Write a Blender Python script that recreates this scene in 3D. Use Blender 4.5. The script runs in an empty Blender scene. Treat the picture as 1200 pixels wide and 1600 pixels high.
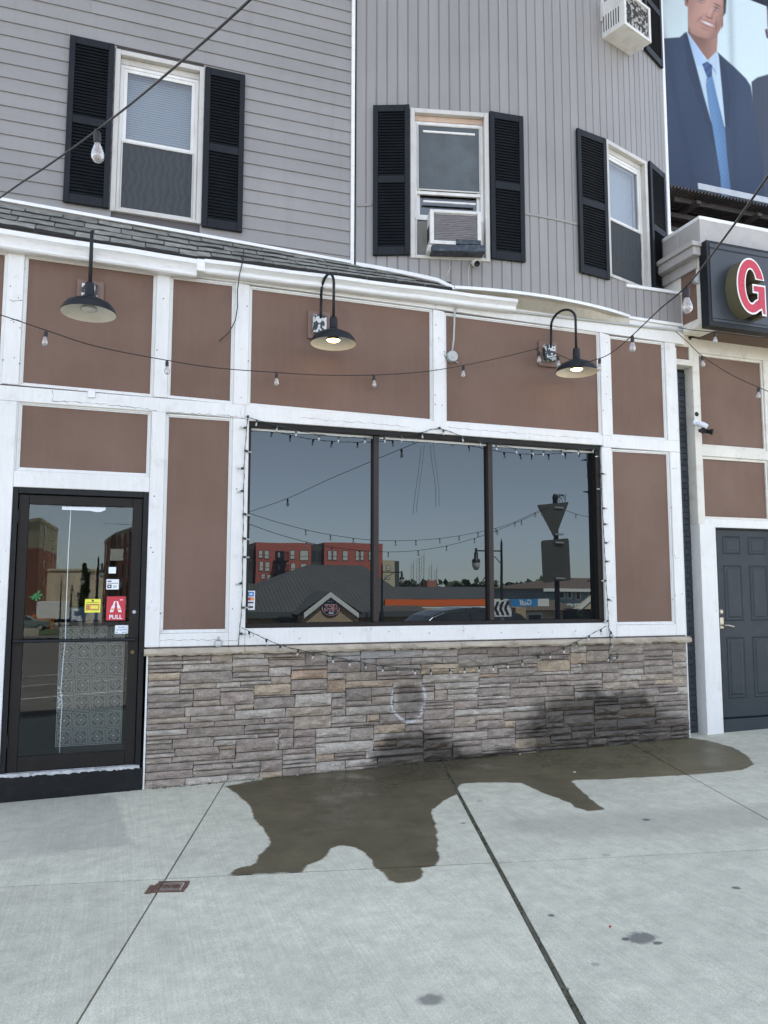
import bpy, bmesh, math, random
import numpy as np
from mathutils import Vector, Matrix, Euler, noise as mnoise
R = math.radians
sc = bpy.context.scene
col = sc.collection
random.seed(7)
rng = random.Random(11)

# ------------------------------------------------------------------ camera
CAM = Vector((0.0, -6.68, 1.6))
PITCH, ROLL, YAW = 0.098425, 0.0013085, 0.330195
def cam_axes():
    c, s = math.cos(YAW), math.sin(YAW)
    fwd, right, up = Vector((s, c, 0)), Vector((c, -s, 0)), Vector((0, 0, 1))
    F = fwd*math.cos(PITCH) + up*math.sin(PITCH)
    U = up*math.cos(PITCH) - fwd*math.sin(PITCH)
    Rv = right*math.cos(ROLL) + U*math.sin(ROLL)
    U2 = U*math.cos(ROLL) - right*math.sin(ROLL)
    return Rv, U2, F
AX = cam_axes()
cd = bpy.data.cameras.new('camera'); cam = bpy.data.objects.new('camera', cd); col.objects.link(cam)
cd.sensor_fit = 'VERTICAL'; cd.sensor_height = 32.0; cd.lens = 24.0; cd.clip_start = 0.05; cd.clip_end = 3000
cam.matrix_world = Matrix(((AX[0].x, AX[1].x, -AX[2].x, CAM.x), (AX[0].y, AX[1].y, -AX[2].y, CAM.y),
                           (AX[0].z, AX[1].z, -AX[2].z, CAM.z), (0, 0, 0, 1)))
sc.camera = cam

# ------------------------------------------------------------------ world, sun, exposure
SUN_EL, SUN_AZ = R(60), R(15)          # the sun stands behind the building, high and a little to the right
sun_dir = Vector((math.sin(SUN_AZ)*math.cos(SUN_EL), math.cos(SUN_AZ)*math.cos(SUN_EL), math.sin(SUN_EL)))
world = bpy.data.worlds.new('World'); sc.world = world; world.use_nodes = True
nt = world.node_tree; nt.nodes.clear()
sky = nt.nodes.new('ShaderNodeTexSky'); sky.sky_type = 'NISHITA'; sky.sun_disc = False
sky.sun_elevation = SUN_EL; sky.sun_rotation = SUN_AZ
sky.air_density = 0.8; sky.dust_density = 0.2; sky.ozone_density = 5.0; sky.altitude = 0
hs = nt.nodes.new('ShaderNodeHueSaturation'); hs.inputs['Saturation'].default_value = 0.44   # a hazy, milky blue day
bg = nt.nodes.new('ShaderNodeBackground'); bg.inputs['Strength'].default_value = 0.10
wo = nt.nodes.new('ShaderNodeOutputWorld')
nt.links.new(sky.outputs[0], hs.inputs['Color']); nt.links.new(hs.outputs[0], bg.inputs[0]); nt.links.new(bg.outputs[0], wo.inputs[0])
sd = bpy.data.lights.new('sun', 'SUN'); so = bpy.data.objects.new('sun', sd); col.objects.link(so)
sd.energy = 4.6; sd.angle = R(0.5); sd.color = (1.0, 0.95, 0.87)
so.rotation_euler = (-sun_dir).to_track_quat('-Z', 'Y').to_euler(); so.location = (0, 20, 30)
vs = sc.view_settings
vs.view_transform = 'Standard'; vs.look = 'None'; vs.gamma = 1.0; vs.use_curve_mapping = False
vs.exposure = 2.45
sc.cycles.max_bounces = 8; sc.cycles.diffuse_bounces = 4; sc.cycles.glossy_bounces = 4
sc.cycles.transparent_max_bounces = 12; sc.cycles.caustics_reflective = False; sc.cycles.caustics_refractive = False
sc.cycles.use_denoising = True

# ------------------------------------------------------------------ measuring helpers
CX, CY, FPX = 600.0, 800.0, 1200.0
def ray(x, y): return AX[2] + AX[0]*((x-CX)/FPX) - AX[1]*((y-CY)/FPX)
def at(x, y, Y=0.0):                    # the point of the upright plane y=Y that the photograph shows at (x, y)
    d = ray(x, y); return CAM + d*((Y-CAM.y)/d.y)
def atd(x, y, depth):                   # the point at a given depth from the lens
    return CAM + ray(x, y)*depth
GLASS_Y = 0.07
def refl(x, y, Y):                      # a thing seen mirrored in the shop window, Y metres behind the glass plane
    p = at(x, y, Y); return Vector((p.x, 2*GLASS_Y - p.y, p.z))
BXC, BYC, BR = 3.815, 3.85, 4.046       # the bowed upper wall is an arc of a circle
def bowp(th, off=0.0, z=0.0): return Vector((BXC+(BR+off)*math.sin(th), BYC-(BR+off)*math.cos(th), z))
def atbow(x, y):
    d = ray(x, y); h = math.hypot(d.x, d.y); ox, oy = CAM.x-BXC, CAM.y-BYC; dx, dy = d.x/h, d.y/h
    b = ox*dx+oy*dy; c = ox*ox+oy*oy-BR*BR
    t = (-b-math.sqrt(max(b*b-c, 0)))/h
    p = CAM+d*t
    return math.asin((p.x-BXC)/BR), p.z
D1, D2 = Vector((0.973, -0.23)), Vector((0.277, 0.961))   # the pavement's joints run a little askew to the wall
P0 = Vector((2.12, -2.505))
def ab(x, y):
    qx, qy = x-P0.x, y-P0.y; det = D1.x*D2.y-D1.y*D2.x
    return (qx*D2.y-qy*D2.x)/det, (D1.x*qy-D1.y*qx)/det
def xy(a, b): return P0.x+a*D1.x+b*D2.x, P0.y+a*D1.y+b*D2.y
CURB_B = -2.35
def tilt(x): return 0.0142*max(-12, min(16, x))-0.017
def gz(x, y):                           # height of the street side ground
    b = ab(x, y)[1]
    return tilt(x)-0.13-min(9.0, 0.032*max(0.0, CURB_B-b))

# ------------------------------------------------------------------ mesh builder
class MB:
    def __init__(s, frame=None):
        s.v, s.f, s.m = [], [], []; s.fr = frame; s.cur = 0
    def P(s, p):
        if s.fr is None: return (p[0], p[1], p[2])
        o, t, n = s.fr; q = o+t*p[0]+n*p[1]; return (q.x, q.y, q.z+p[2])
    def add(s, vs_, fs, m=None):
        k = len(s.v); s.v += [s.P(p) for p in vs_]
        for f in fs: s.f.append(tuple(i+k for i in f)); s.m.append(s.cur if m is None else m)
        return s
    def box(s, x0, x1, y0, y1, z0, z1, m=None):
        return s.add([(x0,y0,z0),(x1,y0,z0),(x1,y1,z0),(x0,y1,z0),(x0,y0,z1),(x1,y0,z1),(x1,y1,z1),(x0,y1,z1)],
                     [(0,3,2,1),(4,5,6,7),(0,1,5,4),(1,2,6,5),(2,3,7,6),(3,0,4,7)], m)
    def hexa(s, p, m=None):             # eight corners, bottom ring then top ring
        return s.add(p, [(0,3,2,1),(4,5,6,7),(0,1,5,4),(1,2,6,5),(2,3,7,6),(3,0,4,7)], m)
    def prism(s, ring0, ring1, m=None, caps=True):
        n = len(ring0); fs = [(i,(i+1)%n,n+(i+1)%n,n+i) for i in range(n)]
        if caps: fs += [tuple(range(n-1,-1,-1)), tuple(range(n,2*n))]
        return s.add(list(ring0)+list(ring1), fs, m)
    def poly_xz(s, pts, y0, y1, m=None):
        return s.prism([(a,y0,b) for a,b in pts], [(a,y1,b) for a,b in pts], m)
    def tube(s, pts, r, n=8, m=None, caps=True):
        pts = [Vector(p) for p in pts]; rs = r if isinstance(r, (list, tuple)) else [r]*len(pts)
        k = len(pts); vs_, fs = [], []
        ref = None
        for i, p in enumerate(pts):
            d = (pts[min(i+1,k-1)]-pts[max(i-1,0)])
            d = d.normalized() if d.length > 1e-9 else Vector((0,0,1))
            if ref is None:
                ref = Vector((0,0,1)) if abs(d.z) < 0.9 else Vector((1,0,0))
            u = d.cross(ref); u = u.normalized() if u.length > 1e-6 else d.orthogonal().normalized()
            w = u.cross(d).normalized(); ref = w
            for j in range(n):
                a = 2*math.pi*j/n; q = p+(u*math.cos(a)+w*math.sin(a))*rs[i]; vs_.append((q.x,q.y,q.z))
        for i in range(k-1):
            for j in range(n):
                fs.append((i*n+j, i*n+(j+1)%n, (i+1)*n+(j+1)%n, (i+1)*n+j))
        if caps: fs += [tuple(range(n-1,-1,-1)), tuple(range((k-1)*n, k*n))]
        return s.add(vs_, fs, m)
    def lathe(s, prof, c, n=20, m=None, axis=(0,0,1), close=False):
        ax = Vector(axis).normalized(); u = ax.orthogonal().normalized(); w = ax.cross(u); c = Vector(c)
        vs_, fs = [], []
        for r_, h in prof:
            for j in range(n):
                a = 2*math.pi*j/n; q = c+ax*h+(u*math.cos(a)+w*math.sin(a))*r_; vs_.append((q.x,q.y,q.z))
        k = len(prof)
        for i in range(k-1):
            for j in range(n): fs.append((i*n+j, i*n+(j+1)%n, (i+1)*n+(j+1)%n, (i+1)*n+j))
        if close: fs += [tuple(range(n-1,-1,-1)), tuple(range((k-1)*n, k*n))]
        return s.add(vs_, fs, m)
    def build(s, name, mats, parent=None, smooth=False, bevel=0.0, seg=1, autos=None):
        root = parent
        while root is not None and root.parent is not None: root = root.parent
        o0 = root.location if root is not None else Vector((0,0,0))
        me = bpy.data.meshes.new(name)
        me.from_pydata([(x-o0.x, y-o0.y, z-o0.z) for x,y,z in s.v], [], s.f)
        ms = mats if isinstance(mats, (list, tuple)) else [mats]
        for m_ in ms: me.materials.append(m_)
        me.polygons.foreach_set('material_index', s.m)
        if smooth: me.polygons.foreach_set('use_smooth', [True]*len(s.f))
        me.update()
        ob = bpy.data.objects.new(name, me); col.objects.link(ob)
        if parent is not None: ob.parent = parent
        if bevel:
            b = ob.modifiers.new('Bevel', 'BEVEL'); b.width = bevel; b.segments = seg; b.limit_method = 'ANGLE'; b.angle_limit = R(40)
        if autos is not None:
            me.polygons.foreach_set('use_smooth', [True]*len(s.f))
            bm = bmesh.new(); bm.from_mesh(me)
            for e in bm.edges:
                if len(e.link_faces) == 2 and e.calc_face_angle(0) > autos: e.smooth = False
            bm.to_mesh(me); bm.free()
        return ob

def tag(o, label=None, cat=None, group=None, kind=None):
    if label: o['label'] = label
    if cat: o['category'] = cat
    if group: o['group'] = group
    if kind: o['kind'] = kind
    return o
def thing(name, label, cat, loc=(0,0,0), group=None):
    o = bpy.data.objects.new(name, None); col.objects.link(o); o.location = loc; o.empty_display_size = 0.1
    return tag(o, label, cat, group)
def structure(o): o['kind'] = 'structure'; return o
def place(name, me, parent, loc, scale=(1,1,1), rot=(0,0,0)):   # one more piece sharing its mesh
    o = bpy.data.objects.new(name, me); col.objects.link(o); o.parent = parent
    root = parent
    while root.parent is not None: root = root.parent
    o.location = Vector(loc)-root.location; o.scale = scale; o.rotation_euler = rot
    return o
_txt = {}
def text_mb(mb, s, origin, ux, uz, size, out=0.0, m=0, align='CENTER', bold=0.0, shear=0.0, depth=0.0):
    """flat lettering laid on a surface: ux is the reading direction, uz up"""
    cu = bpy.data.curves.new('lettering', 'FONT'); cu.body = s; cu.size = size; cu.align_x = align; cu.align_y = 'CENTER'
    cu.offset = bold; cu.shear = shear; cu.resolution_u = 3; cu.extrude = depth
    ob = bpy.data.objects.new('lettering', cu); col.objects.link(ob)
    dg = bpy.context.evaluated_depsgraph_get(); me = bpy.data.meshes.new_from_object(ob.evaluated_get(dg))
    ux, uz, n = Vector(ux), Vector(uz), Vector(ux).cross(Vector(uz)).normalized()
    og = Vector(origin)+n*out
    vs_ = [tuple(og+ux*v.co.x+uz*v.co.y+n*v.co.z) for v in me.vertices]
    fr, mb.fr = mb.fr, None
    mb.add(vs_, [tuple(p.vertices) for p in me.polygons], m); mb.fr = fr
    bpy.data.objects.remove(ob); bpy.data.curves.remove(cu); bpy.data.meshes.remove(me)

# ------------------------------------------------------------------ materials
class NT:
    def __init__(s, name):
        s.mat = bpy.data.materials.new(name); s.mat.use_nodes = True; s.t = s.mat.node_tree; s.t.nodes.clear()
        s.out = s.t.nodes.new('ShaderNodeOutputMaterial')
    def n(s, typ, **kw):
        nd = s.t.nodes.new('ShaderNode'+typ)
        for k, v in kw.items(): setattr(nd, k, v)
        return nd
    def l(s, a, b): s.t.links.new(a, b)
    def pos(s):
        if not hasattr(s, '_pos'): s._pos = s.n('NewGeometry').outputs['Position']
        return s._pos
    def noise(s, scale, detail=4, rough=0.55, stretch=None, vec=None, dist=0.0):
        v = vec or s.pos()
        if stretch:
            mp = s.n('Mapping'); mp.inputs['Scale'].default_value = stretch; s.l(v, mp.inputs[0]); v = mp.outputs[0]
        nd = s.n('TexNoise'); nd.inputs['Scale'].default_value = scale; nd.inputs['Detail'].default_value = detail
        nd.inputs['Roughness'].default_value = rough; nd.inputs['Distortion'].default_value = dist
        s.l(v, nd.inputs['Vector']); return nd.outputs[0]
    def ramp(s, fac, stops, interp='LINEAR'):
        r = s.n('ValToRGB'); cr = r.color_ramp; cr.interpolation = interp
        while len(cr.elements) < len(stops): cr.elements.new(0.5)
        for e, (p, c) in zip(cr.elements, stops):
            e.position = p; e.color = (c, c, c, 1) if isinstance(c, (int, float)) else (*c, 1)
        s.l(fac, r.inputs[0]); return r.outputs[0]
    def math(s, op, a, b=None, c=None, clamp=False):
        m = s.n('Math', operation=op, use_clamp=clamp)
        for i, x in enumerate((a, b, c)):
            if x is None: continue
            if isinstance(x, (int, float)): m.inputs[i].default_value = x
            else: s.l(x, m.inputs[i])
        return m.outputs[0]
    def mix(s, fac, a, b, blend='MIX'):
        m = s.n('Mix', data_type='RGBA', blend_type=blend)
        for i, x in ((0, fac), (6, a), (7, b)):
            if isinstance(x, (int, float)): m.inputs[i].default_value = x
            elif isinstance(x, tuple): m.inputs[i].default_value = (*x, 1)
            else: s.l(x, m.inputs[i])
        return m.outputs[2]
    def smooth(s, v, lo, hi, a=0.0, b=1.0):
        m = s.n('MapRange', interpolation_type='SMOOTHSTEP')
        s.l(v, m.inputs[0])
        for i, x in enumerate((lo, hi, a, b)): m.inputs[i+1].default_value = x
        return m.outputs[0]
    def blob(s, c, r, wob=0.25, nscale=4, soft=0.25):    # a stain with an uneven edge at a fixed spot
        a = s.n('VectorMath', operation='SUBTRACT'); s.l(s.pos(), a.inputs[0]); a.inputs[1].default_value = c
        b = s.n('VectorMath', operation='DIVIDE'); s.l(a.outputs[0], b.inputs[0]); b.inputs[1].default_value = r
        ln = s.n('VectorMath', operation='LENGTH'); s.l(b.outputs[0], ln.inputs[0])
        nz = s.math('MULTIPLY_ADD', s.noise(nscale, 4), 2*wob, -wob)
        return s.smooth(s.math('ADD', ln.outputs['Value'], nz), 1+soft, 1-soft)
    def principled(s, color, rough=0.6, bump=None, bstr=0.2, bdist=0.01, **kw):
        p = s.n('BsdfPrincipled')
        def put(k, v):
            if isinstance(v, (int, float)): p.inputs[k].default_value = v
            elif isinstance(v, tuple): p.inputs[k].default_value = (*v, 1) if len(v) == 3 else v
            else: s.l(v, p.inputs[k])
        put('Base Color', color); put('Roughness', rough)
        for k, v in kw.items(): put(k.replace('_', ' '), v)
        if bump is not None:
            bn = s.n('Bump'); bn.inputs['Strength'].default_value = bstr; bn.inputs['Distance'].default_value = bdist
            s.l(bump, bn.inputs['Height']); s.l(bn.outputs[0], p.inputs['Normal'])
        s.l(p.outputs[0], s.out.inputs[0]); return p

def mat(name, color, rough=0.6, var=0.12, scale=3.0, dirt=None, damt=0.0, dscale=6.0, stretch=None, bump=0.0, bscale=80.0,
        bdist=0.004, rnd=0.0, **kw):
    t = NT(name)
    f = t.ramp(t.noise(scale, 5, stretch=stretch), [(0.25, 1-var), (0.75, 1+var)])
    c = t.mix(1.0, color, f, 'MULTIPLY')
    if rnd:
        oi = t.n('ObjectInfo'); rv = t.math('MULTIPLY_ADD', oi.outputs['Random'], 2*rnd, 1-rnd)
        cb = t.n('CombineColor'); [t.l(rv, cb.inputs[i]) for i in range(3)]
        c = t.mix(1.0, c, cb.outputs[0], 'MULTIPLY')
    if dirt:
        d = t.ramp(t.noise(dscale, 8, 0.65, stretch=stretch), [(0.5, 0.0), (0.72, 1.0)])
        c = t.mix(t.math('MULTIPLY', d, damt), c, dirt)
    r_ = t.math('MULTIPLY_ADD', t.noise(scale*4, 3), 0.2, rough-0.1, clamp=True)
    t.principled(c, r_, t.noise(bscale, 5) if bump else None, bump, bdist, **kw)
    return t.mat
def flat(name, color, rough=0.6, **kw):
    t = NT(name); t.principled(t.mix(1.0, color, t.ramp(t.noise(9, 3), [(0.3, 0.93), (0.7, 1.07)]), 'MULTIPLY'), rough, **kw); return t.mat
def emit(name, color, strength):
    t = NT(name); e = t.n('Emission'); e.inputs[0].default_value = (*color, 1); e.inputs[1].default_value = strength
    t.l(e.outputs[0], t.out.inputs[0]); return t.mat
def glass(name, tint=(0.6,0.65,0.65), refl_base=0.06, refl_edge=0.7, gcol=(1,1,1), rough=0.0, bump=0.0):
    t = NT(name); lw = t.n('LayerWeight'); lw.inputs[0].default_value = 0.35
    f = t.math('MULTIPLY_ADD', t.math('POWER', lw.outputs['Facing'], 3.0), refl_edge-refl_base, refl_base)
    g = t.n('BsdfGlossy'); g.inputs['Roughness'].default_value = rough; g.inputs['Color'].default_value = (*gcol, 1)
    if bump:
        bn = t.n('Bump'); bn.inputs['Strength'].default_value = bump; bn.inputs['Distance'].default_value = 0.01
        t.l(t.noise(3.0, 2), bn.inputs['Height']); t.l(bn.outputs[0], g.inputs['Normal'])
    tr = t.n('BsdfTransparent'); tr.inputs['Color'].default_value = (*tint, 1)
    mx = t.n('MixShader'); t.l(f, mx.inputs[0]); t.l(tr.outputs[0], mx.inputs[1]); t.l(g.outputs[0], mx.inputs[2])
    t.l(mx.outputs[0], t.out.inputs[0]); return t.mat

M = {}
def white_wood():
    t = NT('white_painted_wood')
    big = t.ramp(t.noise(1.7, 5), [(0.3, 0.93), (0.7, 1.03)])
    brush = t.ramp(t.noise(5, 5, 0.6, stretch=(9, 9, 1.2)), [(0.3, 0.95), (0.7, 1.03)])
    c = t.mix(1.0, t.mix(1.0, (0.725, 0.725, 0.705), big, 'MULTIPLY'), brush, 'MULTIPLY')
    g = t.ramp(t.noise(7, 10, 0.7), [(0.56, 0.0), (0.70, 1.0)])
    c = t.mix(t.math('MULTIPLY', g, 0.34), c, (0.40, 0.375, 0.34))
    ch = t.ramp(t.noise(30, 6, 0.7, stretch=(1, 1, 0.5)), [(0.645, 0.0), (0.68, 1.0)])
    c = t.mix(t.math('MULTIPLY', ch, 0.65), c, (0.33, 0.29, 0.25))
    t.principled(c, 0.5, t.noise(24, 8, 0.65, stretch=(3, 3, 0.6)), 0.35, 0.006)
    return t.mat
M['white'] = white_wood()
M['cream'] = mat('weathered_cream_paint', (0.66, 0.64, 0.58), 0.6, 0.08, 2.5, (0.33, 0.29, 0.23), 0.45, 8, bump=0.3, bscale=40)
M['gutter'] = mat('white_gutter_metal', (0.76, 0.77, 0.77), 0.4, 0.05, 2, (0.42, 0.40, 0.36), 0.35, 9, stretch=(1, 6, 6), bump=0.1, bscale=14)
def brown():
    t = NT('brown_panel_board')
    c = t.mix(t.ramp(t.noise(1.3, 5), [(0.35, 0.0), (0.65, 1.0)]), (0.143, 0.086, 0.062), (0.175, 0.110, 0.083))
    st = t.ramp(t.noise(4.0, 6, 0.6, stretch=(5, 1, 0.35)), [(0.42, 0.0), (0.75, 1.0)])
    c = t.mix(t.math('MULTIPLY', st, 0.18), c, (0.20, 0.14, 0.11))
    dk = t.ramp(t.noise(3.0, 6, 0.65, stretch=(1, 1, 0.7)), [(0.58, 0.0), (0.78, 1.0)])
    c = t.mix(t.math('MULTIPLY', dk, 0.42), c, (0.095, 0.062, 0.052))
    sp = t.ramp(t.noise(34, 3, 0.5), [(0.735, 0.0), (0.75, 1.0)])
    c = t.mix(t.math('MULTIPLY', sp, 0.5), c, (0.07, 0.045, 0.035))
    t.principled(c, 0.66, t.noise(150, 4), 0.12, 0.002, Specular_IOR_Level=0.3); return t.mat
M['brown'] = brown()
def siding(name, colr, stretch):
    t = NT(name)
    oi = t.n('ObjectInfo')
    rv = t.math('MULTIPLY_ADD', oi.outputs['Random'], 0.10, 0.95); cb = t.n('CombineColor'); [t.l(rv, cb.inputs[i]) for i in range(3)]
    c = t.mix(1.0, colr, cb.outputs[0], 'MULTIPLY')
    c = t.mix(1.0, c, t.ramp(t.noise(1.1, 5), [(0.3, 0.93), (0.7, 1.05)]), 'MULTIPLY')
    d = t.ramp(t.noise(2.2, 8, 0.65, stretch=stretch), [(0.5, 0.0), (0.8, 1.0)])
    c = t.mix(t.math('MULTIPLY', d, 0.32), c, (0.19, 0.18, 0.17))
    v = t.ramp(t.noise(3.0, 7, 0.65, stretch=(5, 5, 0.30)), [(0.52, 0.0), (0.78, 1.0)]); c = t.mix(t.math('MULTIPLY', v, 0.30), c, (0.17, 0.16, 0.15))
    ch = t.ramp(t.noise(2.6, 6, 0.6), [(0.60, 0.0), (0.80, 1.0)]); c = t.mix(t.math('MULTIPLY', ch, 0.22), c, (0.36, 0.35, 0.345))
    t.principled(c, 0.5, t.noise(20, 6, stretch=stretch), 0.18, 0.004); return t.mat
M['siding'] = siding('grey_vinyl_siding', (0.256, 0.249, 0.244), (0.4, 1, 6))
M['vsiding'] = siding('grey_upright_siding', (0.256, 0.248, 0.244), (5, 5, 0.4))
M['sidtrim'] = mat('grey_trim', (0.40, 0.385, 0.37), 0.5, 0.08, 3, (0.2, 0.18, 0.16), 0.3, 8)
M['seam'] = flat('dark_seam', (0.10, 0.095, 0.10), 0.8)
M['navy'] = mat('navy_shutter_plastic', (0.008, 0.0105, 0.014), 0.5, 0.15, 5, (0.025, 0.028, 0.03), 0.3, 6, bump=0.12, bscale=60, Specular_IOR_Level=0.22)
M['sash'] = mat('white_window_frame', (0.70, 0.70, 0.68), 0.45, 0.06, 4, (0.42, 0.33, 0.25), 0.4, 6, stretch=(2, 2, 0.5))
M['casing'] = mat('window_casing_metal', (0.52, 0.51, 0.48), 0.5, 0.08, 3, (0.3, 0.26, 0.22), 0.4, 7)
M['peach'] = mat('bare_wood_header', (0.50, 0.36, 0.27), 0.6, 0.12, 6, (0.6, 0.55, 0.5), 0.5, 12)
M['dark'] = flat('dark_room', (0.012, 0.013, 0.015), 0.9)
M['blind'] = mat('white_blind', (0.62, 0.66, 0.70), 0.6, 0.04, 3)
def screen():
    t = NT('insect_screen'); w = t.n('TexWave', wave_type='BANDS', bands_direction='X'); w.inputs['Scale'].default_value = 5.5; w.inputs['Distortion'].default_value = 7.0; w.inputs['Detail'].default_value = 2.0; w.inputs['Detail Scale'].default_value = 1.4
    t.l(t.pos(), w.inputs['Vector']); c = t.mix(w.outputs[0], (0.056, 0.062, 0.067), (0.066, 0.073, 0.078))
    t.principled(c, 0.8, Specular_IOR_Level=0.1); return t.mat
M['screen'] = screen()
M['screen2'] = mat('pale_insect_screen', (0.105, 0.120, 0.130), 0.8, 0.18, 3.5, (0.06, 0.068, 0.074), 0.5, 5, Specular_IOR_Level=0.1)
M['bronze'] = mat('dark_bronze_frame', (0.010, 0.008, 0.007), 0.5, 0.15, 6, (0.03, 0.027, 0.025), 0.3, 9, Specular_IOR_Level=0.25)
M['blackp'] = mat('black_gloss_paint', (0.005, 0.006, 0.007), 0.45, 0.2, 4, (0.04, 0.04, 0.04), 0.2, 14, bump=0.2, bscale=30, Specular_IOR_Level=0.25)
M['metal'] = mat('galvanised_metal', (0.42, 0.44, 0.45), 0.45, 0.12, 8, (0.2, 0.2, 0.2), 0.3, 10, Metallic=0.6)
M['blackm'] = mat('black_metal', (0.008, 0.010, 0.013), 0.45, 0.15, 10, (0.03, 0.033, 0.036), 0.3, 20, Specular_IOR_Level=0.3)
M['cord'] = flat('black_cord', (0.012, 0.012, 0.012), 0.6)
M['green'] = flat('dark_green_plastic', (0.012, 0.030, 0.022), 0.5)
M['bulb'] = None
def bulbglass():
    t = NT('clear_bulb_glass'); lw = t.n('LayerWeight'); lw.inputs[0].default_value = 0.4
    g = t.n('BsdfGlossy'); g.inputs['Roughness'].default_value = 0.03
    tr = t.n('BsdfTransparent'); tr.inputs['Color'].default_value = (0.80, 0.80, 0.79, 1)
    d = t.n('BsdfDiffuse'); d.inputs['Color'].default_value = (0.8, 0.78, 0.76, 1)
    m1 = t.n('MixShader'); m1.inputs[0].default_value = 0.22; t.l(tr.outputs[0], m1.inputs[1]); t.l(d.outputs[0], m1.inputs[2])
    m2 = t.n('MixShader'); t.l(t.math('MULTIPLY_ADD', lw.outputs['Facing'], 0.55, 0.12), m2.inputs[0])
    t.l(m1.outputs[0], m2.inputs[1]); t.l(g.outputs[0], m2.inputs[2]); t.l(m2.outputs[0], t.out.inputs[0]); return t.mat
M['bulb'] = bulbglass()
M['glass'] = glass('window_glass', (0.75, 0.78, 0.79), 0.10, 0.8)
M['doorglass'] = glass('door_glass', (0.93, 0.95, 0.95), 0.030, 0.35, (0.93, 1.0, 1.0))
def storeglass():
    t = NT('dark_tinted_glass')
    g = t.n('BsdfGlossy'); g.inputs['Roughness'].default_value = 0.0; g.inputs['Color'].default_value = (0.84, 0.95, 1.0, 1)
    bn = t.n('Bump'); bn.inputs['Strength'].default_value = 0.012; bn.inputs['Distance'].default_value = 0.02
    t.l(t.noise(1.6, 1), bn.inputs['Height']); t.l(bn.outputs[0], g.inputs['Normal'])
    d = t.n('BsdfPrincipled'); d.inputs['Base Color'].default_value = (0.006, 0.007, 0.008, 1); d.inputs['Roughness'].default_value = 0.3
    d.inputs['Specular IOR Level'].default_value = 0.0
    lw = t.n('LayerWeight'); lw.inputs[0].default_value = 0.35
    f = t.math('MULTIPLY_ADD', t.math('POWER', lw.outputs['Facing'], 3.0), 0.42, 0.071)
    mx = t.n('MixShader'); t.l(f, mx.inputs[0]); t.l(d.outputs[0], mx.inputs[1]); t.l(g.outputs[0], mx.inputs[2])
    t.l(mx.outputs[0], t.out.inputs[0]); return t.mat
M['storeglass'] = storeglass()
# ================================================================== the setting
def sdf_poly(pts, poly):
    pts = np.asarray(pts, float); poly = np.asarray(poly, float); n = len(poly)
    dmin = np.full(len(pts), 1e9); inside = np.zeros(len(pts), bool)
    for i in range(n):
        a, b = poly[i], poly[(i+1) % n]; e = b-a; w = pts-a
        t = np.clip((w@e)/max(e@e, 1e-12), 0, 1); d = w-np.outer(t, e)
        dmin = np.minimum(dmin, np.hypot(d[:,0], d[:,1]))
        c = ((a[1] <= pts[:,1]) != (b[1] <= pts[:,1]))
        with np.errstate(divide='ignore', invalid='ignore'):
            xi = a[0]+(pts[:,1]-a[1])*(b[0]-a[0])/(b[1]-a[1])
        inside ^= c & (pts[:,0] < xi)
    return np.where(inside, -dmin, dmin)
def gpt(x, y):                          # pavement point seen at (x, y)
    d = ray(x, y); t = -CAM.z/d.z
    for _ in range(4):
        p = CAM+d*t; t = (tilt(p.x)-CAM.z)/d.z
    p = CAM+d*t; return (p.x, p.y)
c1 = [(605,100),(640,125),(672,155),(680,185),(700,205),(715,230),(728,250),(715,266),(693,285),(690,302),(672,313),(650,315),(628,322),
      (617,336),(650,338),(700,333),(760,331),(808,331),(815,312),(850,302),(875,285),(883,266),(910,258),(950,262),(975,276),(995,294),(1003,316),
      (1030,335),(1042,352),(1065,360),(1108,358),(1130,346),(1134,328),(1122,318),(1168,314),(1176,298),(1170,265),(1170,222),(1160,185),(1153,168)]
c2 = [(185,262),(225,242),(233,216),(250,208),(330,205),(430,207),(468,225),(530,250),(580,268),(600,284),(640,296),(690,290),(652,262),
      (620,235),(598,212),(585,203),(600,197),(700,195),(880,186),(1000,178),(1120,167),(1155,150),(1135,122),(1090,96),(1010,74),(955,66)]
wet_px = [(x/1.714, 1170+y/1.714) for x, y in c1]+[(600+x/2, 1120+y/2) for x, y in c2]
WET = [gpt(*q) for q in wet_px]+[(5.75, 0.35), (2.5, 0.35), (1.35, 0.3), (1.3, -0.03)]
stain_px = [(-40,1352),(60,1340),(140,1328),(216,1322),(200,1280),(188,1245),(150,1236),(-60,1255)]
STAIN = [gpt(*q) for q in stain_px]
damp_px = [(750,1277),(850,1268),(960,1262),(1080,1256),(1230,1252),(1230,1300),(1060,1312),(900,1318),(760,1300)]
DAMP = [gpt(*q) for q in damp_px]

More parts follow.
